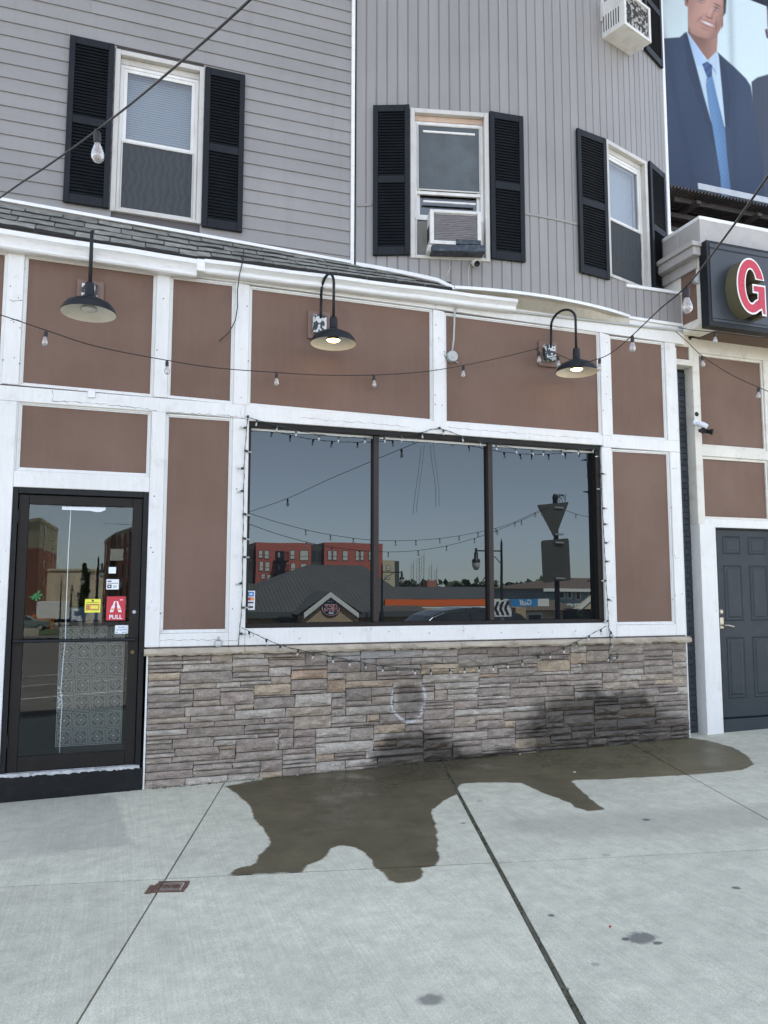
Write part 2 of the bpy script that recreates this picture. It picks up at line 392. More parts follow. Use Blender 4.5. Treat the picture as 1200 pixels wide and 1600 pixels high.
def concrete():
    t = NT('broomed_concrete')
    big = t.ramp(t.noise(0.9, 6, 0.6), [(0.3, 0.86), (0.7, 1.10)])
    c = t.mix(1.0, (0.555, 0.550, 0.438), big, 'MULTIPLY')
    oi = t.n('ObjectInfo'); rv = t.math('MULTIPLY_ADD', oi.outputs['Random'], 0.12, 0.94); cb = t.n('CombineColor'); [t.l(rv, cb.inputs[i]) for i in range(3)]; c = t.mix(1.0, c, cb.outputs[0], 'MULTIPLY')
    mid = t.ramp(t.noise(9, 7, 0.7), [(0.3, 0.80), (0.72, 1.16)]); c = t.mix(0.9, c, t.mix(1.0, c, mid, 'MULTIPLY'))
    rot = t.n('Mapping'); rot.inputs['Rotation'].default_value = (0, 0, R(16)); rot.inputs['Scale'].default_value = (95, 1.3, 1)
    t.l(t.pos(), rot.inputs[0])
    broom = t.noise(1.0, 5, 0.6, vec=rot.outputs[0], dist=0.15)
    c = t.mix(1.0, c, t.ramp(broom, [(0.3, 0.90), (0.7, 1.08)]), 'MULTIPLY')
    sc2 = t.n('Mapping'); sc2.inputs['Rotation'].default_value = (0, 0, R(40)); sc2.inputs['Scale'].default_value = (16, 5, 1); t.l(t.pos(), sc2.inputs[0]); scr = t.ramp(t.noise(1.6, 9, 0.72, vec=sc2.outputs[0], dist=2.0), [(0.56, 0.0), (0.66, 1.0)]); c = t.mix(t.math('MULTIPLY', scr, 0.30), c, (0.68, 0.67, 0.58))
    fine = t.noise(160, 3, 0.6); c = t.mix(1.0, c, t.ramp(fine, [(0.3, 0.78), (0.7, 1.2)]), 'MULTIPLY')
    wh = t.ramp(t.noise(22, 9, 0.78, dist=1.2), [(0.57, 0.0), (0.68, 1.0)]); c = t.mix(t.math('MULTIPLY', wh, 0.42), c, (0.68, 0.67, 0.60))
    dk = t.ramp(t.noise(5, 8, 0.7), [(0.62, 0.0), (0.78, 1.0)]); c = t.mix(t.math('MULTIPLY', dk, 0.35), c, (0.33, 0.32, 0.28))
    pit = t.ramp(t.noise(55, 2, 0.5), [(0.74, 0.0), (0.765, 1.0)]); c = t.mix(t.math('MULTIPLY', pit, 0.4), c, (0.16, 0.155, 0.15))
    def att(nm, lo, hi, amp, sc_):
        a = t.n('Attribute'); a.attribute_name = nm
        v = t.math('ADD', a.outputs['Fac'], t.math('MULTIPLY_ADD', t.noise(sc_, 6, 0.65), 2*amp, -amp)); return t.smooth(v, hi, lo)
    c = t.mix(t.math('MULTIPLY', att('stain', -0.06, 0.0, 0.05, 5), 0.36), c, (0.26, 0.25, 0.24))
    c = t.mix(t.math('MULTIPLY', att('damp', -0.22, 0.02, 0.06, 4), 0.42), c, (0.29, 0.285, 0.24))
    for px, rx, ry, k in ((672,1562,0.040,.75),(803,1452,0,0),(1010-8,1465,0.055,.9),(1028,1473,0.018,1),(977,1467,0.014,1),(1010,1281,0.022,1),
                          (1150,1387,0.02,1),(861,1430,0.014,1),(723,1286,0.018,.7),(749,1252,0.02,.5),(948,1336,0.02,.4),
                          (930,1506,0.016,.5)):
        if not k: continue
        g = gpt(px, rx); c = t.mix(t.math('MULTIPLY', t.blob((g[0], g[1], tilt(g[0])), (ry*1.25, ry, 1), 0.5, 30, 0.35), 0.85*k), c, (0.075, 0.075, 0.08))
    wet = att('wet', -0.008, 0.012, 0.028, 9)
    core = att('wet', -0.7, -0.05, 0.15, 3)
    wc = t.mix(1.0, c, (0.185, 0.160, 0.112), 'MULTIPLY')
    wc = t.mix(t.math('MULTIPLY', core, 0.28), wc, (0.050, 0.043, 0.030)); wc = t.mix(1.0, wc, t.ramp(t.noise(3.2, 6, 0.65), [(0.3, 0.75), (0.7, 1.28)]), 'MULTIPLY')
    sxp = t.n('SeparateXYZ'); t.l(t.pos(), sxp.inputs[0]); rt = t.smooth(t.math('ADD', sxp.outputs[0], t.math('MULTIPLY_ADD', t.noise(2.5, 5), 1.4, -0.7)), 3.0, 4.6)
    wc = t.mix(t.math('MULTIPLY', rt, 0.35), wc, t.mix(1.0, c, (0.42, 0.37, 0.27), 'MULTIPLY'))
    c = t.mix(wet, c, wc)
    film = t.ramp(t.noise(2.2, 4, 0.6), [(0.40, 0.0), (0.62, 1.0)])
    rg = t.math('SUBTRACT', 0.80, t.math('MULTIPLY', wet, t.math('MULTIPLY_ADD', t.math('MULTIPLY', film, core), 0.50, 0.24)))
    h = t.math('ADD', t.math('MULTIPLY', broom, 0.8), t.math('MULTIPLY', fine, 0.4))
    h = t.math('MULTIPLY', h, t.math('SUBTRACT', 1.0, t.math('MULTIPLY', wet, t.math('MULTIPLY_ADD', core, 0.35, 0.5))))
    t.principled(c, rg, h, 0.35, 0.004); return t.mat
M['concrete'] = concrete()
M['moss'] = mat('moss_and_dirt', (0.045, 0.055, 0.025), 0.9, 0.5, 18, (0.09, 0.085, 0.07), 0.7, 12, bump=0.8, bscale=90, bdist=0.01)
M['joint'] = flat('dirty_joint', (0.030, 0.029, 0.025), 0.9)
M['asphalt'] = mat('worn_asphalt', (0.115, 0.105, 0.095), 0.8, 0.2, 0.5, (0.12, 0.115, 0.105), 0.5, 2, bump=0.4, bscale=120)
M['line'] = mat('white_road_paint', (0.6, 0.6, 0.57), 0.7, 0.15, 4, (0.2, 0.2, 0.19), 0.5, 9)

walk = structure(thing('pavement', 'pale broom finished concrete pavement in large slabs with a dark wet patch', 'pavement'))
A_ = [-9.6, -7.7, -5.78, -3.83, -1.874, 0.0, 1.984, 3.93, 5.88, 7.8, 9.75, 11.7]; B_ = [CURB_B+0.16, 0.0, 1.93, 3.86]
def slab(a0, a1, b0, b1, step, gl, gr, eb=0.004, et=0.004):
    na, nb = max(1, int((a1-a0)/step)), max(1, int((b1-b0)/step))
    la, lb = np.linspace(a0+gl, a1-gr, na+1), np.linspace(b0+eb, b1-et, nb+1)
    dz = rng.uniform(-0.0015, 0.0015); vs_, fs = [], []
    for j in range(nb+1):
        for i in range(na+1):
            x, y = xy(la[i], lb[j]); vs_.append((x, y, tilt(x)+dz))
    w = na+1
    for j in range(nb):
        for i in range(na): fs.append((j*w+i, j*w+i+1, (j+1)*w+i+1, (j+1)*w+i))
    top = len(vs_)
    ring = [i for i in range(w)]+[j*w+na for j in range(1, nb+1)]+[nb*w+i for i in range(na-1, -1, -1)]+[j*w for j in range(nb-1, 0, -1)]
    for r_ in ring: x, y, z = vs_[r_]; vs_.append((x, y, z-0.06))
    n = len(ring)
    for k in range(n): fs.append((ring[k], top+k, top+(k+1) % n, ring[(k+1) % n]))
    mb = MB(); mb.add(vs_, fs, 0); ob = mb.build('concrete_slab', M['concrete'], walk)
    P = [(v[0], v[1]) for v in vs_]
    for nm, poly in (('wet', WET), ('stain', STAIN), ('damp', DAMP)):
        at_ = ob.data.attributes.new(nm, 'FLOAT', 'POINT'); at_.data.foreach_set('value', sdf_poly(P, poly).astype(np.float32))
for i in range(len(A_)-1):
    for j in range(3):
        near = -3.9 < A_[i] < 5.9
        if j == 2 and A_[i] < -3.9: continue
        gl = 0.015 if A_[i] == 0.0 else 0.005; gr = 0.015 if A_[i+1] == 0.0 else 0.006; wj = 0.009 if -1.9 < A_[i] < -0.1 else 0.006
        slab(A_[i], A_[i+1], B_[j], B_[j+1], 0.03 if near else 0.4, gl, gr, wj if j == 1 else 0.004, wj if j == 0 else 0.004)
mb = MB()
pc = [xy(-9.7, B_[0]), xy(11.8, B_[0]), xy(11.8, 5.0), xy(-9.7, 5.0)]
mb.add([(x, y, tilt(x)-0.022) for x, y in pc], [(0,1,2,3)]); mb.build('joint_bed', M['joint'], walk)
mb = MB(); r0 = random.Random(17)
for i in range(12):
    a0 = -9.6+i*2.1; q = [xy(a0, CURB_B), xy(a0+2.09, CURB_B), xy(a0+2.09, CURB_B+0.15), xy(a0, CURB_B+0.15)]
    mb.hexa([(x, y, tilt(x)-0.4) for x, y in q]+[(x, y, tilt(x)+0.002) for x, y in q])
fl_ = MB(); n = 60                       # crumbly filler in the open joint
for i in range(n+1):
    b = CURB_B+.17+(3.0-CURB_B)*i/n
    for s in (-1, 0, 1): x, y = xy(s*.0148, b); fl_.v.append((x, y, tilt(x)-.007+r0.uniform(-.003,.003)+(.003 if s == 0 else 0)))
for i in range(n):
    for s in range(2): k = i*3+s; fl_.f.append((k, k+1, k+4, k+3)); fl_.m.append(0)
M['filler'] = mat('crumbled_joint_filler', (0.105, 0.098, 0.075), 0.95, 0.4, 14, (0.04, 0.05, 0.022), 0.8, 7, bump=0.8, bscale=90)
fl_.build('joint_filler', M['filler'], walk)
structure(mb.build('kerb', M['concrete'], None, bevel=0.012))
# moss along the open joint: uneven little pads and blades
mb = MB(); r2 = random.Random(3)
for k in range(760):
    b = r2.uniform(-1.9, 2.45); dens = 0.5+0.5*math.sin(b*5.1)*math.sin(b*2.3+1)
    if r2.random() > 0.25+0.7*dens: continue
    a = r2.gauss(0, 0.006); x, y = xy(a, b); z = tilt(x)-0.008; s = r2.uniform(0.004, 0.011)
    for q in range(4):
        an = r2.uniform(0, 6.28); L = s*r2.uniform(0.6, 1.5)
        tip = (x+math.cos(an)*L*0.7, y+math.sin(an)*L*0.7, z+L)
        mb.add([(x+math.cos(an+1.57)*s*.4, y+math.sin(an+1.57)*s*.4, z), (x-math.cos(an+1.57)*s*.4, y-math.sin(an+1.57)*s*.4, z), tip], [(0,1,2)])
M['mossblade'] = mat('moss_blades', (0.060, 0.075, 0.030), 0.9, 0.5, 30)
tag(mb.build('moss', M['mossblade']), 'green moss and dirt growing along the open pavement joint', 'moss', kind='stuff')
# fine grit and moss at the wall foot
mb = MB()
for k in range(700):
    x = r2.uniform(0.3, 5.6); z = tilt(x); y = -0.055-abs(r2.gauss(0, 0.012)); s = r2.uniform(0.002, 0.008)
    mb.add([(x-s, y, z), (x+s, y-s*.5, z), (x+s*.3, y+s, z), (x, y, z+s*1.2)], [(0,1,3),(1,2,3),(2,0,3)])
tag(mb.build('grit', M['moss']), 'dark grit and moss gathered along the foot of the stone wall', 'grit', kind='stuff')
# the far side: one sheet of ground falling gently away, road paint on it
mb = MB(); ga = [-400, -120, -60, -30, -20, -12, -6, 0, 6, 12, 20, 30, 60, 120, 400]; gb = [CURB_B+0.02, -4, -8, -14, -20, -30, -50, -90, -160, -185, -300, -900]
idx = {}
for j, b in enumerate(gb):
    for i, a in enumerate(ga):
        x, y = xy(a, b); idx[i, j] = len(mb.v); mb.v.append((x, y, gz(x, y)))
for j in range(len(gb)-1):
    for i in range(len(ga)-1):
        mb.f.append((idx[i,j], idx[i,j+1], idx[i+1,j+1], idx[i+1,j])); mb.m.append(0)
structure(mb.build('road', M['asphalt']))
mb = MB(); gb2_ = [CURB_B+0.03, 4, 12, 60, 400]; ga2_ = [-400, -60, -14, -8, 0, 8, 15, 60, 400]; w_ = len(ga2_)
for b in gb2_:
    for a in ga2_: x, y = xy(a, b); mb.v.append((x, y, tilt(x)-0.16))
for j in range(len(gb2_)-1):
    for i in range(w_-1): k = j*w_+i; mb.f.append((k, k+1, k+w_+1, k+w_)); mb.m.append(0)
structure(mb.build('ground', M['asphalt']))
def sheet(name, rect, m, lift, label=None):
    mb = MB(); (a0, a1, b0, b1) = rect; na = max(1, int(abs(a1-a0)/3)); nb = max(1, int(abs(b1-b0)/1.0))
    for j in range(nb+1):
        for i in range(na+1):
            x, y = xy(a0+(a1-a0)*i/na, b0+(b1-b0)*j/nb); mb.v.append((x, y, gz(x, y)+lift))
    for j in range(nb):
        for i in range(na): k = j*(na+1)+i; mb.f.append((k, k+1, k+na+2, k+na+1)); mb.m.append(0)
    return structure(mb.build(name, m))
for b, l in ((-6.0, 9), (-8.6, 12), (-11.2, 9)):
    sheet('road_marking', (-9, -9+l, b, b+0.12), M['line'], 0.006)
M['grass'] = mat('dry_grass', (0.06, 0.085, 0.03), 0.9, 0.4, 3, (0.14, 0.12, 0.06), 0.5, 5)
sheet('verge', (-60, 12, -100, -51), M['grass'], 0.05)
# ================================================================== the corner building
bld = thing('corner_building', 'grey sided corner building over a brown panelled shopfront with a stone veneer base', 'building', (2.4, 0.1, 0))
XL = -4.2
# solid core and roof (they cast the shade the whole front stands in)
M['plaster'] = mat('interior_plaster', (0.020, 0.019, 0.018), 0.8, Specular_IOR_Level=0.1)
mb = MB()
mb.box(XL, -1.3, 0.16, 12, -0.2, 4.3); mb.box(0.95, 5.6, 0.16, 12, -0.2, 4.3); mb.box(-1.3, 0.95, 3.4, 12, -0.2, 4.3); mb.box(-1.3, 0.95, 0.16, 3.4, 2.9, 4.3)
mb.box(XL, 6.0, 0.75, 12, 4.301, 9.2)
mb.build('inner_wall', M['plaster'], bld)
mb = MB(); mb.box(XL-0.3, 6.3, -0.55, 12.3, 9.2, 9.4); mb.add([(XL-.3,-.55,9.4),(6.3,-.55,9.4),(6.3,12.3,9.4),(XL-.3,12.3,9.4),(XL-.3,6,11.2),(6.3,6,11.2)],[(0,1,5,4),(2,3,4,5),(1,2,5),(3,0,4)])
M['roofing'] = mat('dark_roofing', (0.06, 0.06, 0.06), 0.9, 0.2, 5)
mb.build('roof', M['roofing'], bld)
mb = MB(); mb.box(-1.3, 0.95, 0.06, 3.4, 0.10, 0.17); M['floor'] = mat('shop_floor', (0.03, 0.03, 0.03), 0.5, 0.2, 5)
mb.build('shop_floor', M['floor'], bld)

# ---- brown panels and the white boards that frame them
OPEN = [(-4.0,-0.968, 3.245,3.24, 4.29,4.284), (-0.79,0.19, 3.243,3.231, 4.281,4.272), (0.356,0.86, 3.233,3.225, 4.262,4.266),
        (1.038,2.75, 3.221,3.203, 4.258,4.256), (2.924,4.632, 3.198,3.198, 4.240,4.236), (4.805,5.45, 3.193,3.197, 4.214,4.217),
        (-0.785,0.179, 2.553,2.551, 3.058,3.053), (0.353,0.861, 1.251,1.250, 3.045,3.046), (4.790,5.467, 1.257,1.256, 3.010,3.018)]
F0 = -0.034
for (x0,x1,za,zb,zc,zd) in OPEN:
    mb = MB(); mb.hexa([(x0-.03,0,za-.03),(x1+.03,0,zb-.03),(x1+.03,.04,zb-.03),(x0-.03,.04,za-.03),(x0-.03,0,zc+.03),(x1+.03,0,zd+.03),(x1+.03,.04,zd+.03),(x0-.03,.04,zc+.03)])
    mb.build('brown_panel', M['brown'], bld)
    w, w2 = 0.026, 0.010
    for (ww, wo, yy) in ((w, w2, -0.016), (w2, 0.0, -0.008)):       # a stepped bead round each panel
        mb = MB()
        def quadbar(p, q, r_, s_): mb.hexa([(*p[:1], -0.001 if False else 0.001, p[1]), (q[0], 0.001, q[1]), (r_[0], 0.001, r_[1]), (s_[0], 0.001, s_[1]),
                                            (p[0], yy, p[1]), (q[0], yy, q[1]), (r_[0], yy, r_[1]), (s_[0], yy, s_[1])])
        i0 = [(x0-wo, za-wo), (x1+wo, zb-wo), (x1+wo, zd+wo), (x0-wo, zc+wo)]; o0 = [(x0-ww-.001, za-ww-.001), (x1+ww+.001, zb-ww-.001), (x1+ww+.001, zd+ww+.001), (x0-ww-.001, zc+ww+.001)]
        for k in range(4): quadbar(o0[k], o0[(k+1)%4], i0[(k+1)%4], i0[k])
        mb.build('panel_moulding', M['white'], bld, bevel=0.002)
def board(x0, z0a, z1a, x1, z0b, z1b, y0=F0, y1=0.02, m='white', name='trim_board', bev=0.0045):
    mb = MB(); mb.hexa([(x0,y0,z0a),(x1,y0,z0b),(x1,y1,z0b),(x0,y1,z0a),(x0,y0,z1a),(x1,y0,z1b),(x1,y1,z1b),(x0,y1,z1a)])
    return mb.build(name, M[m], bld, bevel=bev)
mw = 0.027
for (xa, xb, z0, z1, t0, t1) in ((-0.968,-0.79,3.215,3.213,4.311,4.309), (0.19,0.356,3.203,3.204,4.300,4.296), (0.86,1.038,3.196,3.193,4.293,4.288),
                                 (2.75,2.924,3.173,3.170,4.282,4.270), (4.632,4.805,3.168,3.165,4.262,4.244)):
    board(xa+mw, z0+.001, t0-.001, xb-mw, z1+.001, t1-.001)
board(5.45+mw, 3.168, 4.243, 5.614, 3.168, 4.243)
board(XL, 3.088, 3.215, 0.99, 3.075, 3.195); board(0.9905, 3.058, 3.195, 4.66, 3.062, 3.169); board(4.661, 3.046, 3.169, 5.614, 3.046, 3.167)   # middle rail
board(XL, 4.315, 4.46, 2.8, 4.286, 4.46); board(2.801, 4.286, 4.44, 5.70, 4.244, 4.39)                                          # frieze
board(XL, 0.0, 3.087, -0.822, 0.0, 3.078, y0=-0.036)
board(-0.8215, 2.392, 2.524, 0.2085, 2.392, 2.522); board(-0.8215, 2.5245, 3.084, -0.785-mw, 2.5245, 3.083); board(0.179+mw, 2.524, 3.079, 0.2085, 2.524, 3.079)
board(0.209, 1.112, 3.079, 0.353-mw, 1.112, 3.078); board(0.861+mw, 1.112, 3.072, 1.0275, 1.112, 3.071)
board(0.353-mw+.0005, 1.112, 1.222, 0.861+mw-.0005, 1.112, 1.222)
board(1.028, 1.112, 1.2535, 4.640, 1.112, 1.2535, y0=-0.040); board(4.6405, 1.112, 3.044, 4.790-mw, 1.112, 3.044)
board(4.790-mw+.0005, 1.112, 1.228, 5.467+mw-.0005, 1.112, 1.228); board(5.467+mw, 1.112, 3.045, 5.614, 1.112, 3.045)
board(5.6145, 0.05, 4.2, 5.63, 0.05, 4.2, y0=-0.03, y1=0.17)
board(0.228, -0.02, 1.10, 0.243, -0.02, 1.10, y0=-0.045, y1=0.0)                                                                # white caulk strip
board(0.23, 1.1005, 1.1115, 5.61, 1.1005, 1.1115, y0=-0.02, m='seam', bev=0)

# ---- storefront window
win = MB(); wx0, wx1, wz0, wz1 = 1.0285, 4.6395, 1.254, 3.057
win.box(wx0, wx1, -0.012, 0.10, wz1-0.045, wz1-0.001); win.box(wx0, wx1, -0.012, 0.10, wz0+0.0005, wz0+0.036)
win.box(wx0, wx0+0.022, -0.012, 0.10, wz0+0.0365, wz1-0.0455); win.box(wx1-0.055, wx1-0.0005, -0.006, 0.10, wz0+0.0365, wz1-0.0455)
sf = win.build('shop_window', M['bronze'], bld, bevel=0.002)
M['mull'] = mat('brown_mullion', (0.030, 0.022, 0.019), 0.5, 0.1, 5, Specular_IOR_Level=0.3)
for xm in (2.221, 3.397):
    mb = MB(); mb.box(xm-0.024, xm+0.024, 0.018, 0.10, wz0+0.037, wz1-0.046); mb.build('mullion', M['mull'], sf, bevel=0.002)
xs = [wx0+0.0225, 2.1965, 2.2455, 3.3725, 3.4215, wx1-0.0555]
for k in range(3):
    mb = MB(); mb.box(xs[2*k], xs[2*k+1], GLASS_Y, GLASS_Y+0.012, wz0+0.037, wz1-0.046); mb.build('pane', M['storeglass'], sf)
    mb = MB(); mb.box(xs[2*k]+.002, xs[2*k+1]-.002, GLASS_Y-0.018, GLASS_Y-0.001, wz1-0.066, wz1-0.0465); mb.build('reflection_strip', M['gutter'], sf)  # white strip added to stand for the bright line reflected along the glass top
    mb = MB(); mb.box(xs[2*k], xs[2*k]+.008, GLASS_Y-0.016, GLASS_Y-0.001, wz0+0.037, wz1-0.067); mb.build('gasket', M['gutter' if k else 'bronze'], sf)
# small payment-card sticker in the window corner
M['stk_white'] = flat('sticker_white', (0.72, 0.76, 0.80), 0.4); M['stk_blue'] = flat('sticker_blue', (0.06, 0.22, 0.55), 0.4)
M['stk_red'] = flat('sticker_red', (0.50, 0.02, 0.04), 0.4); M['stk_yel'] = flat('sticker_yellow', (0.75, 0.72, 0.06), 0.4)
M['stk_org'] = flat('sticker_orange', (0.75, 0.30, 0.10), 0.4); M['ink'] = flat('black_ink', (0.02, 0.02, 0.025), 0.5)
def px_rect(x0, y0, x1, y1, Y): a, b = at(x0, y0, Y), at(x1, y1, Y); return a.x, b.x, b.z, a.z
SY = GLASS_Y-0.0015
mb = MB(); a = px_rect(386, 923, 398, 953, SY); X0, X1, Z0, Z1 = a; W_, H_ = X1-X0, Z1-Z0
def lay(u0, u1, v0, v1, k, m, bx=None):
    x0, x1, z0, z1 = bx or (X0, X1, Z0, Z1)
    mb.add([(x0+(x1-x0)*u0, SY-.0006*k, z0+(z1-z0)*v0), (x0+(x1-x0)*u1, SY-.0006*k, z0+(z1-z0)*v0), (x0+(x1-x0)*u1, SY-.0006*k, z0+(z1-z0)*v1), (x0+(x1-x0)*u0, SY-.0006*k, z0+(z1-z0)*v1)], [(0,1,2,3)], m)
mb.box(X0, X1, SY, SY+0.001, Z0, Z1, 0)
lay(.12,.88,.70,.94,1,1); lay(.1,.5,.50,.66,1,2); lay(.45,.9,.50,.66,2,3); lay(.15,.85,.35,.42,1,4); lay(.2,.8,.10,.20,1,4); lay(.3,.7,.78,.86,2,0)
mb.build('sticker', [M['stk_white'], M['stk_blue'], M['stk_red'], M['stk_org'], M['ink']], sf)
# tiny patch of wet run marks is in the stone; two loose wires hang in front of the middle pane
# ---- the glass door
dr = MB(); dr.box(-0.819, -0.781, -0.03, 0.06, 0.166, 2.3895); dr.box(0.166, 0.2075, -0.03, 0.06, 0.166, 2.3895); dr.box(-0.7805, 0.1655, -0.03, 0.06, 2.343, 2.3895)
door = dr.build('door_frame', M['blackp'], bld, bevel=0.003)
mb = MB(); DY0, DY1 = -0.004, 0.042
lx0, lx1, lz0, lz1 = -0.777, 0.162, 0.182, 2.338; gx0, gx1, g0, g1 = -0.703, 0.084, 0.295, 2.262
mb.box(lx0, gx0, DY0, DY1, lz0, lz1); mb.box(gx1, lx1, DY0, DY1, lz0, lz1); mb.box(gx0+.0003, gx1-.0003, DY0+.001, DY1, g1, lz1); mb.box(gx0+.0003, gx1-.0003, DY0+.001, DY1, lz0, g0)
leaf = mb.build('door', M['bronze'], bld, bevel=0.003)
mb = MB(); mb.box(gx0, gx1, 0.018, 0.024, g0, g1); mb.build('door_pane', M['doorglass'], leaf)
mb = MB(); mb.tube([(-0.765,-0.052,1.182),(0.135,-0.052,1.178)], 0.0125, 12); mb.box(-0.76,-0.735,-0.05,-0.004,1.170,1.194); mb.box(0.108,0.133,-0.05,-0.004,1.166,1.190)
mb.build('push_bar', M['blackm'], leaf, autos=R(40))
mb = MB(); mb.lathe([(0.0,0.006),(0.012,0.006),(0.017,0.0)], (0.122,-0.004,1.40), 14, axis=(0,-1,0)); mb.build('door_lock', M['metal'], leaf)
mb = MB(); mb.lathe([(0.0,0.010),(0.016,0.010),(0.021,0.0)], (0.118,-0.004,1.075), 14, axis=(0,-1,0)); M['brass'] = mat('dull_brass', (0.12, 0.09, 0.045), 0.4, 0.1, 9, Metallic=0.7); mb.build('door_knob', M['brass'], leaf)
for z in (2.16, 0.42):
    mb = MB(); mb.tube([(-0.779,-0.016,z-.05),(-0.779,-0.016,z+.05)], 0.009, 8); mb.build('hinge', M['blackm'], leaf, autos=R(40))
mb = MB(); mb.hexa([(-1.2,-0.05,-0.04),(0.224,-0.05,-0.02),(0.224,0.05,-0.02),(-1.2,0.05,-0.04),(-1.2,-0.05,0.164),(0.224,-0.05,0.161),(0.224,0.05,0.161),(-1.2,0.05,0.164)])
mb.build('door_step', M['blackp'], bld, bevel=0.006, seg=2)
mb = MB(); r2 = random.Random(5); xs_ = np.linspace(-0.82, 0.20, 60); up, lo = [], []
for x in xs_: up.append((x, -0.052, 0.176+r2.uniform(0, .006))); lo.append((x, -0.056, 0.160+r2.uniform(-.009, .003)))
n = len(xs_); mb.add(up+lo, [(i, i+1, n+i+1, n+i) for i in range(n-1)]); mb.add([(q[0], -0.01, 0.182) for q in up]+up, [(i, i+1, n+i+1, n+i) for i in range(n-1)])
M['peel'] = mat('peeling_grey_paint', (0.42, 0.43, 0.43), 0.6, 0.3, 14, (0.03, 0.03, 0.03), 0.8, 16); mb.build('peeling_paint', M['peel'], bld)
# stickers on the door glass (flat print, outside)
SY = 0.0172
def sticker(rect, back, name='sticker', extra=None, mats=None):
    global mb
    mb = MB(); x0, x1, z0, z1 = px_rect(*rect, 0.018); mb.box(x0, x1, SY, SY+0.0007, z0, z1, 0)
    if extra: extra((x0, x1, z0, z1))
    return mb.build(name, [M[k] for k in (mats or [back])], leaf)
ex, ez = (1,0,0), (0,0,1)
def st_white(b):
    lay(.08,.42,.12,.48,1,1,b); lay(.18,.32,.24,.36,2,0,b); lay(.08,.40,.74,.86,1,1,b); lay(.08,.92,.58,.64,1,1,b); lay(.52,.85,.30,.36,1,1,b); lay(.52,.75,.18,.22,1,1,b)
sticker((166.5,905,185.5,921), None, 'sticker', st_white, ['stk_white','ink'])
def st_yel(b):
    lay(.08,.92,.18,.62,1,1,b); lay(.11,.89,.22,.58,2,2,b); lay(.15,.30,.30,.36,3,1,b); lay(.15,.28,.42,.48,3,1,b); lay(.40,.85,.28,.50,3,3,b); lay(.44,.56,.80,.95,1,1,b); lay(.1,.9,.72,.75,1,1,b)
sticker((133,936,156.5,957), None, 'sticker', st_yel, ['stk_yel','ink','stk_org','stk_yel'])
def st_red(b):
    x0,x1,z0,z1 = b
    text_mb(mb, 'PULL', ((x0+x1)/2, SY, z0+(z1-z0)*.13), ex, ez, (z1-z0)*.24, 0.0007, 1, bold=0.0012)
    for s in (-1, 1):                   # two bottles leaning together
        cxp = x0+(x1-x0)*(.5+s*.15); w_ = (x1-x0)*.085; zb = z0+(z1-z0)*.34; h_ = (z1-z0)*.46
        prof = [(-w_,0),(w_,0),(w_,h_*.5),(w_*.5,h_*.72),(w_*.5,h_),(-w_*.5,h_),(-w_*.5,h_*.72),(-w_,h_*.5)]
        mb.add([(cxp+u-s*v*.28+s*.012, SY-.0008, zb+v) for u, v in prof], [tuple(range(8))], 1)
        mb.add([(cxp+u-s*v*.28+s*.012, SY-.0014, zb+v) for u, v in ((-w_*.7,h_*.18),(w_*.7,h_*.18),(w_*.7,h_*.36),(-w_*.7,h_*.36))], [(0,1,2,3)], 2)
    lay(.70,.86,.84,.87,1,1,b)
o = sticker((167,932,195,969), None, 'sticker', st_red, ['stk_red','stk_white','stk_org']); o['label'] = 'red sticker reading PULL'
def st_w2(b):
    for u, v in ((.30,.75),(.5,.75),(.68,.75),(.2,.45),(.42,.45),(.62,.45),(.8,.48),(.15,.15),(.6,.15),(.8,.15)): lay(u-.08,u+.07,v-.05,v+.07,1,1,b)
M['stk_grey'] = flat('sticker_grey_print', (0.25, 0.33, 0.42), 0.5)
sticker((180,977,200,990), None, 'sticker', st_w2, ['stk_white','stk_grey'])
sticker((170,886,181,896), 'stk_white'); 
mb = MB(); p = [at(x, y, 0.018) for x, y in ((97,791.5),(165,793),(165,797),(157,800),(151,800),(140,798),(97,796.5))]
mb.add([(q.x, SY, q.z) for q in p], [tuple(range(len(p)))]); mb.build('paper_strip', M['stk_white'], leaf)
M['stk_green'] = flat('green_decal', (0.012, 0.16, 0.04), 0.6)
mb = MB(); r2 = random.Random(2); c = at(57, 931, 0.018)
for k in range(7):
    an = k*0.9+0.2; L = r2.uniform(.02, .045); mb.add([(c.x, SY, c.z), (c.x+math.cos(an)*L-.01*math.sin(an), SY-.0003*k, c.z+math.sin(an)*L+.01*math.cos(an)), (c.x+math.cos(an)*L+.01*math.sin(an), SY-.0003*k, c.z+math.sin(an)*L-.01*math.cos(an))], [(0,1,2)])
q = at(43, 933, 0.018); mb.add([(q.x, SY, q.z), (c.x, SY, c.z-.012), (c.x, SY, c.z+.006)], [(0,1,2)]); mb.build('green_decal', M['stk_green'], leaf)

